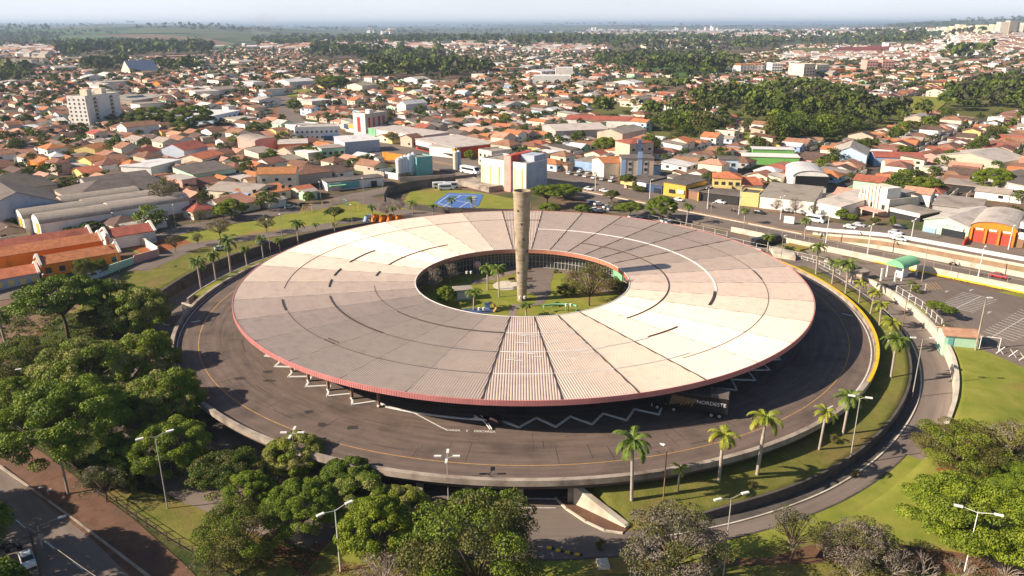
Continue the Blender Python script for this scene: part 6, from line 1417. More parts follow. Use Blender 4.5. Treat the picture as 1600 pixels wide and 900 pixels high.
# motorbikes
def motorbike(loc, rz, label, m='dark', rider=False):
    o = empty('motorbike', loc, rz); tag(o, label, 'motorbike')
    for x in (-.65, .65): mb = MB(); mb.tube((x, -.06, .32), (x, .06, .32), .32, .32, 12); mb.build('wheel', M['rubber'], o)
    mb = MB(); mb.tube((-.6, 0, .4), (.1, 0, .75), .08, .14, 6); mb.tube((.1, 0, .75), (.62, 0, .4), .12, .06, 6); mb.box((-.2, 0, .72), .8, .24, .14); mb.build('frame', M[m], o)
    mb = MB(); mb.tube((.4, -.35, 1.02), (.4, .35, 1.02), .03, .03, 5); mb.tube((.4, 0, 1.02), (.62, 0, .35), .04, .04, 5); mb.build('handlebar', M['steel'], o)
    return o
def person(name_loc, rz, label, shirt='wall_grey', legs='dark', sit=False):
    o = empty('person', name_loc, rz); tag(o, label, 'person'); me = bpy.data.meshes.new('body'); bm = bmesh.new()
    J = dict(pel=(0, 0, .92), ch=(0, 0, 1.30), nk=(0, 0, 1.48), hd=(0, .02, 1.66), lk=(-.11, .03, .50), lf=(-.12, 0, .06), lt=(-.12, .16, .03), rk=(.11, .05, .50), rf=(.12, -.04, .06), rt=(.12, .12, .03), ls=(-.19, 0, 1.42), le=(-.25, 0, 1.15), lh=(-.22, .16, .98), rs=(.19, 0, 1.42), re=(.25, 0, 1.15), rh=(.22, .16, .98), lp=(-.1, 0, .88), rp=(.1, 0, .88))
    if sit: J.update(pel=(0, 0, .86), lk=(-.16, .42, .72), lf=(-.18, .3, .3), lt=(-.18, .45, .26), rk=(.16, .42, .72), rf=(.18, .3, .3), rt=(.18, .45, .26), lp=(-.1, .05, .84), rp=(.1, .05, .84), le=(-.28, .2, 1.2), lh=(-.3, .5, 1.1), re=(.28, .2, 1.2), rh=(.3, .5, 1.1))
    Rr = dict(pel=.13, ch=.15, nk=.055, hd=.10, lk=.06, rk=.06, lf=.04, rf=.04, lt=.035, rt=.035, ls=.06, rs=.06, le=.042, re=.042, lh=.035, rh=.035, lp=.09, rp=.09)
    E = [('pel', 'ch'), ('ch', 'nk'), ('nk', 'hd'), ('pel', 'lp'), ('lp', 'lk'), ('lk', 'lf'), ('lf', 'lt'), ('pel', 'rp'), ('rp', 'rk'), ('rk', 'rf'), ('rf', 'rt'), ('ch', 'ls'), ('ls', 'le'), ('le', 'lh'), ('ch', 'rs'), ('rs', 're'), ('re', 'rh')]
    vs = {k: bm.verts.new(v) for k, v in J.items()}; bm.verts.index_update()
    for a, b in E: bm.edges.new((vs[a], vs[b]))
    bm.to_mesh(me); bm.free(); b = bpy.data.objects.new('body', me); col.objects.link(b); b.parent = o
    md = b.modifiers.new('skin', 'SKIN'); lay = me.skin_vertices[0] if me.skin_vertices else None
    if lay is None:
        bm = bmesh.new(); bm.from_mesh(me); bm.verts.layers.skin.verify(); bm.to_mesh(me); bm.free(); lay = me.skin_vertices[0]
    for i, k in enumerate(J): lay.data[i].radius = (Rr[k], Rr[k] * (.7 if k in ('ch', 'pel') else 1)); lay.data[i].use_root = (k == 'pel')
    md2 = b.modifiers.new('sub', 'SUBSURF'); md2.levels = 1; md2.render_levels = 1
    me.materials.append(M[shirt])
    mb = MB(); mb.tube((0, .0, 1.68), (0, 0, 1.80), .115, .07, 10); mb.build('hair', M['dark'], o)
    mb = MB()
    for k in ('l', 'r'): mb.tube(J[k + 'p'], J[k + 'k'], .105, .078, 8); mb.tube(J[k + 'k'], J[k + 'f'], .078, .055, 8)
    mb.build('trousers', M[legs], o)
    return o
for x, y, l in ((1489, 415, 'motorbike riding along the lower carriageway at the right'), (1111, 324, 'motorbike parked on the service road in front of the grey canopy'), (1146, 331, 'motorbike on the avenue near the slim mast')):
    p = G(x, y); s, d = av_sd(p.x, p.y); z = hav(p.x, p.y) if d > 0 else p.z; p = G(x, y, z); motorbike((p.x, p.y, p.z + .03), R(-46), l)
    person((p.x, p.y, p.z - .05), R(-46 - 90), 'rider in dark clothes on the ' + l.split(' at the')[0].split(' in front')[0], 'wall_grey', 'dark', sit=True)
for i, (x, y) in enumerate(((14, 858), (22, 862))):
    p = G(x, y); motorbike((p.x, p.y, p.z + .1), R(20 + 10 * i), ['motorbike parked in the shade above the white hatchback, left', 'motorbike parked in the shade above the white hatchback, right'][i])
p = G(11, 895); person((p.x, p.y, p.z), .6, 'person in a light shirt standing at the bottom left corner', 'wall_beige')
p = G(844, 413, 0); person((p.x, p.y, .03), 2.0, 'person in white walking on the far side of the paved garden court', 'white')
# truck under the front right of the roof
tk = empty('articulated_truck', (0, 0, 0)); tag(tk, 'black box trailer truck lettered in white, parked under the right front roof edge', 'truck')
a, b = G(1040, 640, 0), G(1131, 654, 0); a = Vector((a.x, a.y, 0)); ang = math.atan2(b.y - a.y, b.x - a.x); Lt = 10.2
tk.location = ((a.x + b.x) / 2 - .3, (a.y + b.y) / 2 + .9, 0); tk.rotation_euler.z = ang
def tbox(name, c, w, d, h, m): mb = MB(); mb.box(c, w, d, h); return mb.build(name, M[m], tk)
tbox('trailer', (.9, 0, 1.0), 9.4, 2.5, 2.6, 'black_gloss'); tbox('chassis', (.9, 0, .75), 9.2, 1.2, .25, 'dark'); tbox('trailer_roof', (.9, 0, 3.6), 9.42, 2.52, .05, 'fibre_dark'); tbox('pale_top', (4.2, 0, 3.66), 2.6, 2.3, .5, 'fibre_dark')
mb = MB(); pr = [(-4.2, .5), (-6.0, .5), (-6.1, 1.6), (-5.7, 2.7), (-4.2, 2.9)]; P = [(x, -1.2, z) for x, z in pr] + [(x, 1.2, z) for x, z in pr]; n = 5
mb.add(P, [tuple(reversed(range(n))), tuple(range(n, 2 * n))] + [(i, (i + 1) % n, n + (i + 1) % n, n + i) for i in range(n)]); cabo = mb.build('cab', M['car_black'], tk)
tbox('windscreen', (-5.96, 0, 1.7), .1, 2.1, .8, 'glass'); tbox('bumper', (-6.05, 0, .45), .25, 2.3, .4, 'white')
for x in (-5.2, -2.6, 3.2, 4.4):
    for s in (-1, 1): mb = MB(); mb.tube((x, s * .95, .5), (x, s * 1.27, .5), .5, .5, 14); wh = mb.build('wheel', M['rubber'], tk); mb = MB(); mb.tube((x, s * 1.2, .5), (x, s * 1.29, .5), .26, .26, 10); mb.build('rim', M['steel'], wh)
tt = text_mesh('NORDESTE', 1.0, M['white'], 'lettering', (3.05, -1.27, 2.45), (R(90), 0, 0), tk, extrude=.01); k = 4.4 / max(.1, tt.dimensions.x); tt.scale = (k, k * .9, 1)
r8 = random.Random(2); mb = MB()
for i in range(7):
    x0 = -3.4 + i * .55; P = [(x0, 1.2 + .2 * (i % 3)), (x0 + .35, 3.0 - .2 * (i % 2)), (x0 + 1.2, 3.2 - .15 * i * .5), (x0 + .6, 1.6 + .1 * i)]
    mb.add([(x, -1.262, z) for x, z in P], [(0, 3, 2, 1)])
mb.build('gold_swirl', mat('gold_swirl', (.22, .14, .07), .5, .4, .2, 1), tk)
# collapsed sign frame on the deck
sg = empty('fallen_sign', G(757, 665, 0)); tag(sg, 'fallen white metal frame with an orange panel lying on the deck before the roof', 'fallen sign')
for k in range(2): mb = MB(); mb.path([(-2.2 + k * .5, 1.9, .2 + k * .2), (-.2 + k * .4, 0, 1.0), (.9 + k * .3, -1.4, .15)], .09, .09, 5); mb.path([(-1.6 + k, 1.6, .9), (.6, -.3 + k * .5, .4)], .07, .07, 5); mb.build('frame_bar', M['white'], sg)
mb = MB(); mb.add([(.5, .8, .3), (2.2, .2, .25), (1.9, -.9, 1.4), (.9, -.5, 1.7)], [(0, 1, 2, 3)]); mb.add([(.5, .85, .25), (2.2, .25, .2), (1.9, -.85, 1.35), (.9, -.45, 1.65)], [(3, 2, 1, 0)]); mb.build('orange_panel', M['wall_pink'], sg)
mb = MB(); mb.box((1.2, .6, .02), 2.6, 1.7, .9, .3); mb.build('dark_crate', M['dark'], sg)
# ---------------------------------------------------------------- garden furniture
kb = block(G(712, 470, 0), G(737, 468, 0), 2.6, 2.2, 'small pale green kiosk with a grey roof in the inner garden', 'kiosk', 'wall_mint', 'fibre_grey', 'slab', .3, nob=False)
deco(kb, 'white_front', (0, -.05, .3), kb['w'] * .8, .1, 1.5, 'wall_white')
pl = empty('playground', G(748, 486, 0)); tag(pl, 'blue and yellow playground with a slide at the near left edge of the inner garden', 'playground')
mb = MB(); mb.prism([(4.2 * math.cos(2 * PI * i / 20), 1.6 * math.sin(2 * PI * i / 20)) for i in range(20)], 0, .12); mb.build('mat', M['wall_navy'], pl)
mb = MB(); mb.path([(2.4, 1.3, 1.5), (3.3, .6, 1.1), (3.8, -.2, .5), (3.3, -.8, .15)], .32, .32, 8); mb.build('slide', M['gold'], pl)
mb = MB(); mb.box((1.8, 1.2, 0), 1.1, 1.1, 1.4); mb.build('platform', M['wall_blue'], pl)
pg_ = empty('pergola', G(875, 488, 0)); tag(pg_, 'curved green pergola at the near edge of the inner garden', 'pergola')
mb = MB(); mb.path([(3.6 * math.cos(a), 1.6 * math.sin(a) - .6, 1.5) for a in np.linspace(.2, PI - .1, 12)], .22, .22, 6); mb.build('arch', M['wall_green'], pg_)
for a in (.3, 1.2, 2.0, 2.9): mb = MB(); mb.tube((3.6 * math.cos(a), 1.6 * math.sin(a) - .6, -.1), (3.6 * math.cos(a), 1.6 * math.sin(a) - .6, 1.5), .07, .07, 5); mb.build('post', M['wall_green'], pg_)
o = empty('balloon_sign', G(746, 428, 0)); tag(o, 'round orange and white sign ball on a post in the garden shade', 'sign'); bm = bmesh.new(); bmesh.ops.create_uvsphere(bm, u_segments=16, v_segments=10, radius=1.0); me = bpy.data.meshes.new('ball'); bm.to_mesh(me); bm.free(); me.materials.append(M['wall_pink']); q = bpy.data.objects.new('ball', me); col.objects.link(q); q.parent = o; q.location.z = 2.3
mb = MB(); mb.tube((0, 0, 0), (0, 0, 1.5), .08, .08, 6); mb.build('post', M['steel'], o)
for i, (x, y, rz) in enumerate(((825, 425, .2), (826, 440, 0), (800, 440, .5))):
    p = G(x, y, 0); o = empty('garden_bench', (p.x, p.y, .05), rz); tag(o, ['dark bench at the back left of the garden court', 'dark bench in the middle of the garden court edge', 'dark bench on the round plaza'][i], 'bench')
    mb = MB(); mb.box((0, 0, .4), 1.8, .5, .08); mb.build('seat', M['bark'], o); mb = MB(); mb.box((0, .25, .5), 1.8, .07, .4); mb.build('backrest', M['bark'], o)
    for s in (-.7, .7): mb = MB(); mb.box((s, 0, 0), .1, .4, .4); mb.build('leg', M['steel'], o)
# mint kiosk at the car park, green canopy, zebra arch
kk = block(G(1474, 541, -.1), G(1527, 545, -.1), 4.2, 2.5, 'mint green hut with a shallow pinkish roof at the lawn edge of the car park', 'hut', 'wall_mint', 'tile_pink', 'gx', .7, base=-.2, nob=False)
deco(kk, 'door', (-kk['w'] * .32, -.05, .2), .9, .1, 1.9, 'wall_teal')
cn = empty('entrance_canopy', G(1408, 432)); tag(cn, 'barrel shaped green canopy on white posts over the car park entrance booth', 'canopy')
mb = MB(); n = 14; La = 7.5
for i in range(n):
    a0, a1 = PI * i / n, PI * (i + 1) / n; P = []
    for a in (a0, a1):
        for x in (-La / 2, La / 2): P.append((x, 2.2 * math.cos(a), 3.2 + 1.5 * math.sin(a)))
    mb.add(P, [(0, 1, 3, 2)], 0, True)
    mb.add([(x, y * .97, z - .08) for x, y, z in P], [(2, 3, 1, 0)], 0, True)
for x in (-La / 2, La / 2): mb.add([(x, 2.2 * math.cos(PI * i / n), 3.2 + 1.5 * math.sin(PI * i / n)) for i in range(n + 1)], [tuple(range(n + 1))])
q = mb.build('barrel_roof', M['wall_green'], cn); mb = MB(); mb.box((0, 0, 0), 2.6, 1.8, 2.4); mb.build('booth', M['white'], cn)
for x in (-3.3, 3.3):
    for y in (-1.9, 1.9): mb = MB(); mb.box((x, y, -.2), .28, .28, 3.5); mb.build('post', M['white'], cn)
cn.rotation_euler.z = R(35)
for i, (x, y) in enumerate(((1376, 439), (1397, 446))):
    p = G(x, y); o = empty('gate_post', p); tag(o, ['white gate post left of the green canopy', 'white gate post below the green canopy with a blue mark'][i], 'post'); mb = MB(); mb.box((0, 0, -.2), .35, .35, 3.2); mb.build('shaft', M['white'], o); mb = MB(); mb.box((0, 0, 3.0), .5, .5, .12); mb.build('cap', M['white'], o)
p = G(1341, 440); o = empty('concrete_portal', p, R(20)); tag(o, 'rough concrete portal frame beside the zebra crossing', 'portal')
for x in (-2, 2): mb = MB(); mb.box((x, 0, -.2), .5, 1.6, 2.6); mb.build('leg', M['concrete'], o)
mb = MB(); mb.box((0, 0, 2.4), 4.8, 2.2, .3); mb.build('lintel', M['concrete'], o)
# retaining wing by the second underpass and low oval wall
mb = MB(); P = [G(1202, 388, .2), G(1210, 400, .2), G(1243, 405, .2), G(1240, 398, .2)]; mb.prism([(p.x, p.y) for p in P], -.5, .9)
tag(mb.build('wing_wall', M['concrete_light']), 'pale angled concrete wall at the end of the yellow parapet', 'wall')
mb = MB(); P = gp((1226, 384), (1245, 377), (1270, 380), (1272, 388), (1250, 392), (1226, 390)); mb.prism([(p.x, p.y) for p in P], -.2, .35, 0); 
setkind(mb.build('round_lawn', M['lawn']), 'structure')
mb = MB(); P = gp((1228, 392), (1290, 391), (1290, 396), (1228, 397)); 
avwall('low ochre kerb wall at the entrance yard behind the roof', -40, -12, -14, lambda s: -.2, lambda s: .7, .4, 'concrete_light')
# barrier rails lower right of the kiosk (white trestles)
for i, (x, y) in enumerate(((1545, 547), (1562, 553), (1582, 558), (1598, 564))):
    p = G(x, y); o = empty('goal_frame' if i == 0 else 'trestle', p, R(-20)); tag(o, ['white goal-like frame right of the mint hut', 'white crossed trestle, left one of three at the lawn edge', 'white crossed trestle, middle one at the lawn edge', 'white crossed trestle, right one at the lawn edge'][i], 'frame' if i == 0 else 'trestle')
    if i == 0:
        for s in (-1.6, 1.6): mb = MB(); mb.tube((s, 0, 0), (s, 0, 2.6), .08, .08, 6); mb.build('post', M['white'], o)
        mb = MB(); mb.tube((-1.6, 0, 2.6), (1.6, 0, 2.6), .08, .08, 6); mb.build('crossbar', M['white'], o)
    else:
        for s in (-1, 1): mb = MB(); mb.tube((-.6 * s, 0, 0), (.6 * s, 0, 1.5), .07, .07, 5); mb.build('leg', M['white'], o)
# playground items in the park
tn = empty('play_tent', G(597, 346)); tag(tn, 'orange and red inflatable play tent at the edge of the park', 'play tent')
for i in range(5):
    mb = MB(); mb.path([(-5 + i * 2.4, -1.2, 0), (-4.6 + i * 2.4, -.4, 1.5 + .3 * (i % 2)), (-3.8 + i * 2.4, .6, 1.4), (-3.6 + i * 2.4, 1.4, 0)], .75, .7, 8); mb.build('tube', M['wall_orange' if i else 'wall_blue'], tn)
for i, (x, y, m) in enumerate(((481, 329, 'gold'), (510, 321, 'gold'), (475, 333, 'gold'), (540, 321, 'wall_teal'), (527, 320, 'wall_brown'), (567, 329, 'gold'))):
    p = G(x, y); o = empty('swing_frame', p, i * .7); tag(o, ['yellow climbing frame in the park, leftmost', 'yellow slide in the park under the street lamp', 'small yellow rocker near the park path', 'teal play table in the park', 'row of brown posts forming a swing in the park', 'yellow seesaw near the right end of the park'][i], 'play equipment')
    for s in (-1.5, 1.5):
        mb = MB(); mb.tube((s, -.6, 0), (s, 0, 1.9), .07, .07, 5); mb.tube((s, .6, 0), (s, 0, 1.9), .07, .07, 5); mb.build('leg', M[m], o)
    mb = MB(); mb.tube((-1.6, 0, 1.9), (1.6, 0, 1.9), .08, .08, 5); mb.build('crossbar', M[m], o)
# billboard
p = G(1232, 352); o = empty('sign_board', p, R(-30)); tag(o, 'blank white board standing on the avenue verge', 'sign'); mb = MB(); mb.box((0, 0, .6), 3, .2, 2.2); mb.build('panel', M['white'], o); mb = MB(); mb.box((0, 0, -.1), .2, .15, .8); mb.build('post', M['steel'], o)
p = G(125, 745)
# ---------------------------------------------------------------- the city beyond
def gpz(P): return [G(*p) for p in P]
FOREST = [[(1185, 150), (1230, 138), (1275, 140), (1320, 142), (1375, 150), (1345, 172), (1400, 172), (1447, 186), (1440, 194), (1375, 200), (1370, 212), (1300, 222), (1230, 226), (1200, 235), (1185, 200), (1080, 172), (1085, 158)],
    [(1455, 178), (1475, 150), (1520, 135), (1600, 128), (1640, 140), (1640, 182), (1560, 180), (1500, 190)],
    [(925, 96), (1000, 88), (1060, 88), (1120, 92), (1155, 98), (1150, 118), (1080, 122), (1030, 120), (960, 106)],
    [(835, 60), (900, 56), (960, 60), (1060, 62), (1200, 66), (1215, 80), (1150, 88), (1050, 84), (980, 84), (920, 76), (835, 74)],
    [(610, 102), (660, 96), (720, 104), (770, 112), (760, 124), (700, 132), (610, 128), (560, 122), (570, 110)],
    [(468, 84), (520, 80), (620, 82), (700, 90), (720, 97), (620, 98), (500, 98)], [(395, 60), (480, 62), (560, 60), (700, 60), (705, 69), (560, 74), (400, 76)],
    [(690, 62), (800, 58), (840, 62), (830, 78), (760, 76), (700, 72)],
    [(1003, 182), (1040, 172), (1080, 180), (1120, 190), (1140, 205), (1120, 222), (1060, 222), (1010, 214)],
    [(925, 168), (960, 160), (1000, 172), (1002, 190), (930, 190)], [(1022, 130), (1085, 128), (1078, 150), (1040, 150)],
    [(0, 52), (60, 54), (100, 68), (60, 72), (0, 70)], [(80, 74), (200, 70), (330, 76), (330, 90), (200, 92), (100, 92)], [(130, 104), (195, 100), (195, 116), (140, 116)], [(0, 120), (40, 112), (50, 130), (0, 132)],
    [(1310, 62), (1370, 52), (1450, 58), (1440, 70), (1380, 72), (1310, 70)], [(1200, 66), (1310, 58), (1310, 68), (1210, 76)], [(1380, 41), (1450, 37), (1520, 38), (1460, 43), (1390, 47)],
    [(1450, 88), (1540, 82), (1545, 92), (1470, 100)], [(245, 108), (310, 104), (320, 114), (255, 116)]]
FIELD = [([(50, 60), (150, 56), (300, 58), (370, 68), (350, 80), (200, 74), (60, 70)], 'f_green'), ([(140, 56), (230, 54), (330, 62), (370, 70), (340, 72), (250, 64)], 'f_brown'), ([(180, 62), (280, 62), (320, 70), (240, 68)], 'f_brown'), ([(-60, 50), (60, 47), (200, 49), (330, 53), (60, 55), (-60, 58)], 'f_green'),
    ([(1292, 86), (1310, 74), (1370, 72), (1425, 72), (1432, 78), (1360, 84), (1310, 88)], 'far_red'), ([(1222, 86), (1240, 76), (1303, 75), (1290, 88)], 'f_olive'), ([(1432, 80), (1450, 68), (1510, 72), (1500, 82)], 'f_olive'), ([(1375, 56), (1390, 46), (1487, 42), (1490, 52), (1440, 56)], 'f_green'), ([(1490, 62), (1560, 56), (1640, 56), (1640, 68), (1520, 70)], 'f_brown'),
    ([(930, 128), (960, 122), (1088, 122), (1086, 132), (1010, 136)], 'f_olive'), ([(1365, 178), (1385, 160), (1420, 151), (1487, 152), (1478, 162), (1452, 182), (1430, 178)], 'lawn'), ([(978, 226), (985, 210), (1010, 206), (1032, 222), (1028, 230)], 'lawn'), ([(1135, 216), (1140, 206), (1178, 208), (1182, 220)], 'lawn'), ([(1040, 224), (1080, 218), (1090, 226)], 'lawn'),
    ([(550, 138), (555, 128), (595, 130), (592, 138)], 'lawn'), ([(448, 152), (455, 140), (492, 140), (492, 152)], 'lawn'), ([(705, 62), (760, 58), (835, 60), (800, 66)], 'f_olive'), ([(0, 88), (60, 90), (110, 90), (100, 96), (0, 96)], 'f_brown'), ([(582, 262), (598, 254), (650, 258), (620, 270)], 'grass'), ([(1160, 265), (1170, 258), (1252, 262), (1250, 270)], 'f_olive')]
M['f_green'] = mat('f_green', (.07, .13, .035), .95, .1, .2, .01, color2=(.10, .16, .05)); M['f_brown'] = mat('f_brown', (.20, .12, .075), .95, .1, .2, .01); M['f_olive'] = mat('f_olive', (.13, .13, .04), .95, .1, .2, .02)
FW = [gpz(p) for p in FOREST]; FLW = [(gpz(p), m) for p, m in FIELD]
for i, (P, m) in enumerate(FLW):
    dd = math.hypot(P[0].x, P[0].y); sz = max((a - b).length for a in P for b in P)
    drape({'lawn': 'meadow', 'grass': 'meadow', 'far_red': 'red_field'}.get(m, 'field'), P, M[m], .12 + dd * .0006, max(6, sz / 24))
for k_ in (0, 1, 8, 9, 2): drape('woodland_floor', FW[k_], M['f_olive'] if k_ != 2 else M['f_green'], .10, 14)
NB = [[(p[0], p[1]) for p in poly] for poly in NOB] + [[(p.x, p.y) for p in P] for P in FW] + [[(p.x, p.y) for p in P] for P, m in FLW]
BB = [(min(p[0] for p in q), max(p[0] for p in q), min(p[1] for p in q), max(p[1] for p in q)) for q in NB]
def blocked(x, y):
    for q, b in zip(NB, BB):
        if b[0] <= x <= b[1] and b[2] <= y <= b[3] and in_poly(x, y, q): return True
    return False
ws = [(G(560, 222)), G(520, 212), G(485, 200), G(458, 188), G(445, 176), G(452, 165), G(440, 150)]
for a, b in zip(ws, ws[1:]):
    d = (b - a).xy.normalized(); n = Vector((-d.y, d.x)) * 14; q = [a.xy - n, b.xy - n, b.xy + n, a.xy + n]; NB.append([(p[0], p[1]) for p in q]); BB.append((min(p[0] for p in q), max(p[0] for p in q), min(p[1] for p in q), max(p[1] for p in q)))
TH = R(50); ct, st = math.cos(TH), math.sin(TH)
def g2w(a, b): return a * ct - b * st, 260 + a * st + b * ct
def visible(x, y, m=60):
    if y < 100: return False
    q = proj((x, y, H(x, y))); return -m < q[0] < 1600 + m and q[1] < 600
ROOFS = [('tile_orange', 'orange', 15), ('tile_brown', 'brown', 24), ('tile_old', 'faded terracotta', 20), ('tile_red', 'red', 9), ('tile_dark', 'dark brown', 12), ('tile_pink', 'pale terracotta', 8), ('fibre_grey', 'grey', 10), ('fibre_light', 'pale grey', 8), ('metal_roof', 'white metal', 6), ('fibre_dark', 'dark grey', 4)]
WALLS = [('wall_cream', 'cream', 30), ('wall_white', 'white', 30), ('wall_beige', 'beige', 14), ('wall_grey', 'grey', 6), ('wall_pink', 'pink', 4), ('wall_yellow', 'yellow', 5), ('wall_sky', 'pale blue', 3), ('wall_mint', 'pale green', 2), ('wall_orange', 'orange', 1), ('wall_blue', 'blue', 1)]
def pick(T, r): return r.choices(range(len(T)), [t[2] for t in T])[0]
rc = random.Random(42)
HS = []; TS = []
DP = 16.5; SW = 6; PER = 2 * DP + SW; CR = 84
for ib in range(-75, 95):
    for side in (0, 1):
        b0 = ib * PER + side * DP
        a = -3200 + rc.uniform(0, 8)
        while a < 3600:
            lw = rc.uniform(6.4, 9.8)
            if (a % CR) > CR - 8: a += 8; continue
            x, y = g2w(a + lw / 2, b0 + DP / 2); q = math.hypot(x, y)
            step = a + lw
            if y < 180 or q > 2700 or abs(x) > .8 * y: a = step; continue
            pr = proj((x, y, 0))
            if not (-60 < pr[0] < 1660): a = step; continue
            # the built-up area thins out with distance
            dens = 1.0
            if q > 1100: dens = .86
            if q > 1900: dens = .55 + .3 * math.sin(x * .006) * math.cos(y * .004)
            if q > 1500 and 480 < pr[0] < 900: dens *= .55
            if q > 2300 and pr[0] < 900: dens *= .3
            if rc.random() > dens or blocked(x, y): 
                if rc.random() < .35 and q < 2200 and not blocked(x, y): TS.append((x, y, rc.uniform(2.4, 4.6)))
                a = step; continue
            dist = (x - TC.x) ** 2 + (y - TC.y) ** 2
            if dist < 110 ** 2: a = step; continue
            w = lw - rc.uniform(.2, 1.8); d = rc.uniform(7.5, 12.5); ty = rc.random(); h = rc.uniform(2.4, 3.0) if ty < .86 else rc.uniform(4.6, 5.6)
            off = (DP - d) / 2 - rc.uniform(.5, 3)
            cx, cy = g2w(a + lw / 2, b0 + DP / 2 + (off if side else -off) * -1 * -1)
            wi, ri = pick(WALLS, rc), pick(ROOFS, rc); kd = rc.choices(['gx', 'gy', 'hip', 'sx', 'flat'], [26, 34, 28, 8, 4])[0]
            if ri >= 6 and rc.random() < .6: kd = rc.choice(['sx', 'gy', 'slab'])
            rh = {'gx': d * .17, 'gy': w * .22, 'hip': min(w, d) * .22}.get(kd, 1.0)
            HS.append((cx, cy, w, d, h, wi, ri, kd, rh, side, q))
            if rc.random() < .75: # back annex
                bw, bd = rc.uniform(3, lw - .8), rc.uniform(3, 5); sgn = 1 if not side else -1
                ax, ay = g2w(a + lw / 2 + rc.uniform(-2, 2), b0 + DP / 2 + sgn * (d / 2 + bd / 2 - off - 0) * 1.0)
                if not blocked(ax, ay): HS.append((ax, ay, bw, bd, rc.uniform(2.4, 3.0), pick(WALLS, rc), rc.choice([1, 2, 6, 7, 6, 0]), rc.choice(['sx', 'gx', 'slab']), .8, side, q + 4000 if q < 520 else q))
            if rc.random() < (.55 if q < 900 else .62):
                tx, ty_ = g2w(a + lw / 2 + rc.uniform(-5, 5), b0 + (DP - 1.5 if not side else 1.5) + rc.uniform(-2, 2))
                TS.append((tx, ty_, rc.uniform(1.7, 4.2)))
            if rc.random() < .30:
                tx, ty_ = g2w(a + rc.uniform(0, lw), b0 + (-2 if not side else DP + 2)); 
                if not blocked(tx, ty_): TS.append((tx, ty_, rc.uniform(1.6, 3.2)))
            a = step
def house_mb(hs):
    x, y, w, d, h, wi, ri, kd, rh, side, q = hs
    mbw, mbr = MB(), MB(); flat = kd == 'flat'
    walls_mesh(mbw, -w / 2, w / 2, -d / 2, d / 2, h, flat, par=.3); roof_mesh(mbr, kd, -w / 2, w / 2, -d / 2, d / 2, h, rh, .35 if not flat else 0, 0, 1, th=.14)
    return mbw, mbr
# which of them show largest
vis = [i for i, s in enumerate(HS) if s[10] < 4000 and 0 < proj((s[0], s[1], 2))[0] < 1600 and not (300 < proj((s[0], s[1], 3))[0] < 1240 and proj((s[0], s[1], 4))[1] > 335)]
vis.sort(key=lambda i: math.hypot(HS[i][0], HS[i][1]) * (1.25 if HS[i][2] * HS[i][3] < 120 else 1))
near = set(vis[:285])
def spot(x, y, exclude=()):
    """words that tie a thing to the landmark next to it"""
    px = proj((x, y, 2)); best = None
    for nm, p in LM:
        lp = proj((p.x, p.y, 2)); dd = math.hypot(p.x - x, p.y - y)
        if best is None or dd < best[0]: best = (dd, nm, lp, p)
    dd, nm, lp, p = best; dx = px[0] - lp[0]; dz = px[2] - lp[2]
    if abs(dx) * px[2] / FPX > abs(dz) * 1.0: rel = 'right of' if dx > 0 else 'left of'
    else: rel = 'beyond' if dz > 0 else 'in front of'
    return rel + ' ' + nm, dd
ORD = ['nearest', 'second nearest', 'third nearest', 'fourth nearest', 'fifth nearest', 'sixth nearest', 'seventh nearest', 'eighth nearest', 'ninth nearest', 'tenth nearest', 'eleventh nearest', 'twelfth nearest'] + ['%dth nearest' % k for k in range(13, 60)]
cand = []
for i in near:
    s = HS[i]; size = 'two-storey' if s[4] > 4 else ('small' if s[2] * s[3] < 80 else 'wide' if s[2] > 8.3 else 'long'); shp = {'gx': 'gabled', 'gy': 'gabled', 'hip': 'hipped', 'sx': 'sloping', 'slab': 'flat', 'flat': 'flat'}[s[7]]
    sp, dd = spot(s[0], s[1]); cand.append((i, '%s %s house with %s %s roof' % (size, WALLS[s[5]][1], ROOFS[s[6]][1], shp), sp, dd))
def uniquify(cand):
    from collections import defaultdict
    gr = defaultdict(list)
    for c in cand: gr[(c[1], c[2])].append(c)
    out = {}
    for (a, b), L in gr.items():
        L.sort(key=lambda c: c[3])
        for k, c in enumerate(L): 
            s_ = (('%s ' % ORD[k]) if len(L) > 1 else '') + a + ' ' + b
            if len(s_.split()) > 16: s_ = s_.replace('faded ', '').replace('small ', '').replace('long ', '', 1).replace('pale terracotta', 'terracotta')
            out[c[0]] = s_
    return out
LBL = uniquify(cand)
seen = set()
HN = 0
for i in sorted(near):
    s = HS[i]; x, y, w, d, h, wi, ri, kd, rh, side, q = s; rz = TH + (PI if side == 0 and False else 0)
    o = empty('house', (x, y, H(x, y)), rz); tag(o, LBL[i], 'house', 'houses of the dense low neighbourhoods')
    mbw, mbr = house_mb(s); mbw.box((0, 0, -1.5), w, d, 1.51)
    mbw.build('wall', M[WALLS[wi][0]], o); mbr.build('roof', [M[ROOFS[ri][0]], M[WALLS[wi][0]]], o)
    if HN < 285 and q < 560:
        for fx in (-1, 1):
            for k in range(2 if w > 9 else 1):
                for lv in range(2 if h > 5 else 1):
                    mb = MB(); mb.box((-w / 2 - .03 if fx < 0 else w / 4 * (1 if k else -1), (d / 4 * (1 if k else -1)) if fx < 0 else -d / 2 - .03, 1.0 + lv * 2.2), .1 if fx < 0 else 1.4, 1.4 if fx < 0 else .1, 1.0); mb.build('window', M['window_dark'], o)
    HN += 1
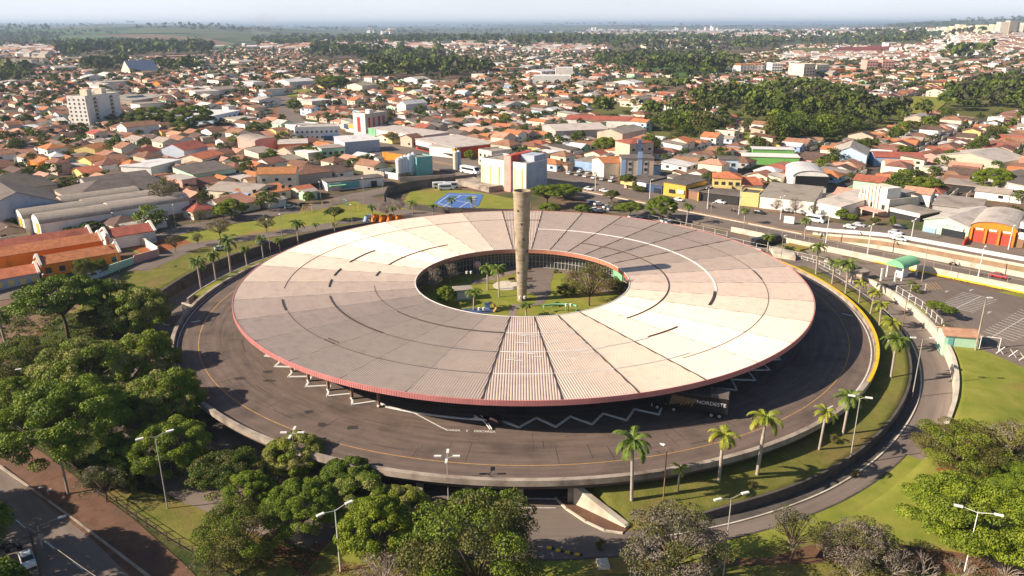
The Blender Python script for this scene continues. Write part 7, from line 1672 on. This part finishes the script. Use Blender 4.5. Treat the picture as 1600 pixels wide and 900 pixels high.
# the rest of the built-up area: past the first few hundred houses, one mass
def add_local(big, mb, x, y, z, rz, mis, base=0):
    c, s = math.cos(rz), math.sin(rz); b = len(big.v)
    big.v += [(x + p[0] * c - p[1] * s, y + p[0] * s + p[1] * c, z + p[2]) for p in mb.v]
    for f, m in zip(mb.f, mb.m): big.f.append(tuple(i + b for i in f)); big.m.append(mis[m]); big.sm.append(False)
big = MB(); nw = len(WALLS)
cull = 0
for i, s in enumerate(HS):
    if i in near: continue
    x, y, w, d, h, wi, ri, kd, rh, side, q = s
    mbw, mbr = house_mb(s if kd != 'flat' or q < 900 else s[:7] + ('slab',) + s[8:])
    z = H(x, y); jj = ((i * 37) % 11 - 5) * .01
    if q > 700:
        sc = 1.0
    mbw.v = [(a, b, c if c > .1 else -1.5) for a, b, c in mbw.v]
    if q < 1000 and w > 5:
        for lv in range(2 if h > 5 else 1):
            for u in (-.28, .26):
                z0 = 1.0 + 2.3 * lv; X = -w / 2 - .04; Y = d * u; mbw.add([(X, Y + .6, z0), (X, Y - .6, z0), (X, Y - .6, z0 + 1), (X, Y + .6, z0 + 1)], [(0, 1, 2, 3)], 1)
                Y = -d / 2 - .04; X = w * u; mbw.add([(X - .6, Y, z0), (X + .6, Y, z0), (X + .6, Y, z0 + 1), (X - .6, Y, z0 + 1)], [(0, 1, 2, 3)], 1)
        if i % 5 == 0: mbw.box((w * .2, d * .25, h + .3), 1.1, 1.1, 1.5, 0, 2)
    add_local(big, mbw, x, y, z, TH + jj, [wi, nw + len(ROOFS), nw + len(ROOFS) + 1]); add_local(big, mbr, x, y, z, TH + jj, [nw + ri, wi])
o = big.build('distant_houses', [M[t[0]] for t in WALLS] + [M[t[0]] for t in ROOFS] + [M['window_dark'], M['wall_sky']]); tag(o, 'mass of small tiled houses of the city stretching to the far fields', 'houses', kind='stuff')
# larger pale sheds sprinkled among them
big = MB(); r9 = random.Random(8)
SHED = []
for k in range(420):
    q = r9.uniform(380, 3000) ; px = r9.uniform(0, 1600); d = ray(px, 450); x = d.x / d.y * q; y = q
    if blocked(x, y) or any(abs(x - a) < 30 and abs(y - b) < 30 for a, b in SHED): continue
    if q > 1900 and r9.random() < .4: continue
    SHED.append((x, y)); mbw, mbr = MB(), MB(); w, d2, h = r9.uniform(12, 34), r9.uniform(12, 26), r9.uniform(4, 8); w *= 1 if q < 1500 else 1.5
    if q < 700: w *= .7; d2 *= .7
    walls_mesh(mbw, -w / 2, w / 2, -d2 / 2, d2 / 2, h); mbw.v = [(a, b, c if c > .1 else -2) for a, b, c in mbw.v]; roof_mesh(mbr, r9.choice(['gx', 'slab', 'gy', 'slab']), -w / 2, w / 2, -d2 / 2, d2 / 2, h, 2, .3, 0, 1)
    wi = r9.choice([0, 1, 1, 1, 2]); ri = r9.choice([7, 7, 8, 8, 6, 2]); add_local(big, mbw, x, y, H(x, y), TH, [wi]); add_local(big, mbr, x, y, H(x, y), TH, [nw + ri, wi])
o = big.build('distant_warehouses', [M[t[0]] for t in WALLS] + [M[t[0]] for t in ROOFS]); tag(o, 'pale sheds and blocks scattered among the distant houses', 'sheds', kind='stuff')
# far towns: specks of white building clusters out in the country
big = MB()
for (cx, cy, wx, n, hh) in [(1100, 53, 130, 700, 6), (960, 52, 60, 200, 6), (1180, 60, 70, 160, 7), (1270, 53, 90, 130, 9), (1060, 70, 50, 60, 8), (1380, 48, 60, 90, 9), (600, 50, 30, 14, 10), (760, 72, 60, 90, 6), (500, 74, 110, 260, 6), (40, 78, 60, 420, 5), (880, 78, 60, 130, 6), (1560, 66, 60, 420, 6), (1540, 78, 90, 420, 5), (50, 84, 50, 60, 6), (620, 76, 90, 200, 6), (1340, 92, 120, 240, 5)]:
    for k in range(n):
        px, py = r9.gauss(cx, wx * .5), cy + r9.gauss(0, 1) * (2.2 if cy < 64 else 3.2); py = max(py, 47.5)
        p = G(px, py)
        if p.y < 900 or p.length > 15000: continue
        sc = 1 + p.length / 5200; w, d2, h = r9.uniform(10, 22) * sc, r9.uniform(8, 16) * sc, r9.uniform(.6, 1.3) * hh * (1 + p.length / 9000)
        mbw, mbr = MB(), MB(); walls_mesh(mbw, -w / 2, w / 2, -d2 / 2, d2 / 2, h); mbw.v = [(a, b, c if c > .1 else -6) for a, b, c in mbw.v]; roof_mesh(mbr, 'gx', -w / 2, w / 2, -d2 / 2, d2 / 2, h, 2 * sc, .3, 0, 1)
        add_local(big, mbw, p.x, p.y, p.z, r9.uniform(0, 3), [r9.choice([0, 1, 1])]); add_local(big, mbr, p.x, p.y, p.z, 0, [nw + r9.choice([1, 2, 5, 7, 7, 8]), 1])
o = big.build('far_towns', [M[t[0]] for t in WALLS] + [M[t[0]] for t in ROOFS]); tag(o, 'pale specks of far towns near the horizon', 'houses', kind='stuff')
# streets between the blocks
mb = MB()
def cellstrip(a0, b0, a1, b1, w, n):
    for k in range(n):
        t0, t1 = k / n, (k + 1) / n; A = (lerp(a0, a1, t0), lerp(b0, b1, t0)); B = (lerp(a0, a1, t1), lerp(b0, b1, t1))
        x, y = g2w((A[0] + B[0]) / 2, (A[1] + B[1]) / 2)
        if y < 180 or math.hypot(x, y) > 1500 or abs(x) > .8 * y or blocked(x, y) or (x - TC.x) ** 2 + (y - TC.y) ** 2 < 112 ** 2: continue
        along = a0 != a1; Q = []
        for P_, s in ((A, -1), (B, -1), (B, 1), (A, 1)):
            X, Y = g2w(P_[0] + (0 if along else s * w / 2 * -1), P_[1] + (s * w / 2 if along else 0)); Q.append((X, Y, H(X, Y) + .12))
        mb.quad(*Q)
for ib in range(-40, 52): cellstrip(-1600, ib * PER + 2 * DP + SW / 2, 1800, ib * PER + 2 * DP + SW / 2, 6.5, 170)
for ia in range(-19, 23): cellstrip((ia + 1) * CR - 4, -1700, (ia + 1) * CR - 4, 1700, 6.4, 170)
setkind(mb.build('city_streets', M['asphalt']), 'structure')
# garden walls along the lots: one mass with the crowd of houses
mb = MB()
for i, s in enumerate(HS):
    if s[10] > 900 or rc.random() < .45: continue
    x, y, w, d = s[:4]; c, sn_ = math.cos(TH), math.sin(TH); k = d / 2 + 2.2; sg = -1 if s[9] == 0 else 1
    X, Y = x - sg * k * sn_ , y + sg * k * c
    if blocked(X, Y): continue
    mb.box((X, Y, H(X, Y) - .3), w + 1, .2, 2.1, TH, rc.choice([0, 0, 1, 2]))
tag(mb.build('garden_walls', [M['wall_white'], M['wall_cream'], M['wall_beige']]), 'low rendered garden walls between the house plots', 'garden walls', kind='stuff')

# ---------------------------------------------------------------- trees of the city and the woods
def city_proto(key, leaf, mix, seed, n=1100, rzf=.72):
    return proto_tree(key, 'broadleaf_tree', 4.0, 6.6, leaf, n, 34, .62, seed, .36, rzf=rzf, mix=mix, bottom=-.6, limbn=5, tr=.2)
city_proto('city1', 'leaf_dark', ('forest_c', .5), 31); city_proto('city2', 'forest_c', ('leaf_dark', .5), 32); city_proto('city3', 'leaf_olive', ('leaf_dark', .4), 33); city_proto('city4', 'leaf_mid', ('forest_c', .4), 34); city_proto('city5', 'forest_a', ('leaf_olive', .4), 35, rzf=.95)
TN = {'city1': 'dark rounded tree', 'city2': 'mid green tree', 'city3': 'dull olive tree', 'city4': 'light green tree', 'city5': 'tall dark tree'}
WOOD = []
for P in FW:
    cx = sum(p.x for p in P) / len(P); cy = sum(p.y for p in P) / len(P); q = math.hypot(cx, cy); sp = 8.5 if q < 800 else 12 if q < 1500 else 20 if q < 2600 else 34
    x0, x1, y0, y1 = min(p.x for p in P), max(p.x for p in P), min(p.y for p in P), max(p.y for p in P)
    PP = [(p.x, p.y) for p in P]; nx, ny = int((x1 - x0) / sp) + 1, int((y1 - y0) / sp) + 1
    if nx * ny > 30000: f = math.sqrt(nx * ny / 30000); sp *= f; nx, ny = int(nx / f), int(ny / f)
    for i in range(nx):
        for j in range(ny):
            x, y = x0 + (i + rc.random()) * sp, y0 + (j + rc.random()) * sp
            nz_ = math.sin(x * .019 + 1.7 * math.sin(y * .011)) * math.sin(y * .017 + 1.3 * math.sin(x * .013)) + .35 * math.sin(x * .06 + y * .05)
            x += rc.gauss(0, sp * .8); y += rc.gauss(0, sp * .8)
            if in_poly(x, y, PP) and rc.random() < .93 and nz_ > -.42:
                if any(in_poly(x, y, [(a.x, a.y) for a in F_]) for F_, m in FLW if m in ('lawn', 'far_red')): continue
                WOOD.append((x, y, rc.choice((rc.uniform(.3, .55), rc.uniform(.5, .85))) * min(sp, 16)))
tv = [t for t in TS if 0 < proj((t[0], t[1], 2))[0] < 1600 and not (300 < proj((t[0], t[1], 3))[0] < 1240 and proj((t[0], t[1], 5))[1] > 335)] + [t + (1,) for t in WOOD if math.hypot(t[0], t[1]) < 470 and 0 < proj((t[0], t[1], 2))[0] < 1600]
tv.sort(key=lambda t: math.hypot(t[0], t[1]) / t[2]); tnear = tv[:185]; tset = set((t[0], t[1]) for t in tnear)
cand = []
keys = ['city1', 'city2', 'city3', 'city4', 'city5']
for i, t in enumerate(tnear):
    k = keys[rc.choices(range(5), [30, 26, 14, 14, 16])[0]]; sp, dd = spot(t[0], t[1]); cand.append((i, ('large ' if t[2] > 3.6 else 'small ' if t[2] < 2.3 else '') + TN[k], sp, dd, k))
LB2 = uniquify([(c[0], c[1], c[2], c[3]) for c in cand])
for (i, _, _, _, k) in cand:
    t = tnear[i]; s = t[2] / 4.0
    plant(k, Vector((t[0], t[1], H(t[0], t[1]))), rc.uniform(0, 6.28), (s * 1.05, s * 1.05, s * rc.uniform(.95, 1.25)), LB2[i], 'trees among the houses')
def wood_mass(name, label, spots, seed, mats, coarse=False):
    g = np.random.default_rng(seed); Vs = []; MI = []
    tiers = [(0, 520, 150, .34), (520, 900, 64, .5), (900, 1500, 30, .72), (1500, 2600, 16, .9), (2600, 99999, 9, 1.15)]
    arr = np.array([(s[0], s[1], H(s[0], s[1]), s[2]) for s in spots]); q = np.hypot(arr[:, 0], arr[:, 1])
    for lo, hi_, n, sz in tiers:
        A = arr[(q >= lo) & (q < hi_)]
        if not len(A): continue
        m = len(A); R_ = A[:, 3]; L = 7; # puffs per tree
        a = g.uniform(0, 2 * PI, (m, L)); u = g.uniform(-.3, 1, (m, L)); k = np.sqrt(1 - u * u) * .62
        LX = k * np.cos(a); LY = k * np.sin(a); LZ = u * .62
        idx = g.integers(0, L, (m, n)); d = g.normal(0, 1, (m, n, 3)); d /= np.linalg.norm(d, axis=2)[:, :, None]; d[:, :, 2] = np.where(d[:, :, 2] < -.2, -d[:, :, 2], d[:, :, 2])
        r = np.arange(m)[:, None]; P = np.stack([LX[r, idx], LY[r, idx], LZ[r, idx]], 2) + d * .46 * g.uniform(.75, 1.05, (m, n))[:, :, None]
        P = P * R_[:, None, None] * np.array([1, 1, .85]); h = R_ * 1.15 * (g.uniform(.85, 1.25, m)); P += np.stack([A[:, 0], A[:, 1], A[:, 2] + h], 1)[:, None, :]
        S = (R_[:, None] * sz * g.uniform(.7, 1.2, (m, n))).ravel(); V = leaf_mesh(P.reshape(-1, 3), d.reshape(-1, 3), S, seed=seed + int(lo), asp=.8); Vs.append(V)
        MI.append(np.repeat(g.choice(len(mats), m, p=[.4, .24, .2, .16]), n))
    o = quads_obj(name, np.concatenate(Vs), mats, np.concatenate(MI)); tag(o, label, 'trees' if 'wood' not in name else 'wood', kind='stuff'); return o
wood_mass('distant_trees', 'countless garden and street trees among the distant houses', [t for t in TS if (t[0], t[1]) not in tset], 51, [M['forest_a'], M['leaf_dark'], M['forest_b'], M['forest_c']])
wood_mass('woodland', 'belts of dense woodland winding through the city to the horizon', [t for t in WOOD if (t[0], t[1]) not in tset], 52, [M['forest_a'], M['leaf_dark'], M['forest_b'], M['forest_c']])
# hedgerows and copses out in the country
cop = []
for k in range(1500):
    q = 10 ** r9.uniform(3.35, 4.2); px = r9.uniform(-40, 1640); d = ray(px, 450); x, y = d.x / d.y * q, q
    v = math.sin(x * .0013 + 2) * math.sin(y * .0011) + .6 * math.sin(x * .004 + y * .003)
    if v < .25 or (blocked(x, y) and q < 4000): continue
    for j in range(r9.randint(2, 5)): cop.append((x + r9.gauss(0, 60), y + r9.gauss(0, 25), r9.uniform(6, 12) * (1 + q / 16000)))
wood_mass('country_copses', 'dark copses and hedgerows in the hazy countryside', cop, 53, [M['forest_a'], M['leaf_dark'], M['forest_b'], M['forest_c']])

# ---------------------------------------------------------------- smoke and haze
def volume_mat(name, color, dens):
    m = bpy.data.materials.new(name); m.use_nodes = True; t = m.node_tree; t.nodes.remove(t.nodes['Principled BSDF'])
    v = t.nodes.new('ShaderNodeVolumePrincipled'); v.inputs['Color'].default_value = (*color, 1); v.inputs['Density'].default_value = dens; v.inputs['Anisotropy'].default_value = .1
    t.links.new(v.outputs[0], t.nodes['Material Output'].inputs['Volume']); return m
p = G(402, 70); bm = bmesh.new()
for k in range(6):
    mtx = Matrix.Translation((p.x + k * 9, p.y, p.z + 10 + k * 17)) @ Matrix.Diagonal((22 + k * 7, 20 + k * 5, 18 + k * 3, 1)); 
    if k % 2 == 0: bmesh.ops.create_icosphere(bm, subdivisions=2, radius=1, matrix=mtx)
me = bpy.data.meshes.new('smoke'); bm.to_mesh(me); bm.free(); me.materials.append(volume_mat('smoke', (.85, .87, .9), .003)); o = bpy.data.objects.new('smoke_plume', me); col.objects.link(o); tag(o, 'faint white smoke rising from the far fields at the left', 'smoke', kind='stuff')
mb = MB(); mb.box((0, 0, -60), 124000, 124000, 60 + 122); o = mb.build('haze', volume_mat('haze', (.55, .70, .93), 9.5e-5)); tag(o, 'pale blue haze over the whole landscape', 'haze', kind='stuff')
# drop the tree, palm and car models that stand nowhere
def kill(o):
    for c in list(o.children): kill(c)
    bpy.data.objects.remove(o)
for k, v in TREES.items():
    if not v[3]: kill(v[0])
for k, v in CARS.items():
    if not v[1]: kill(v[0])
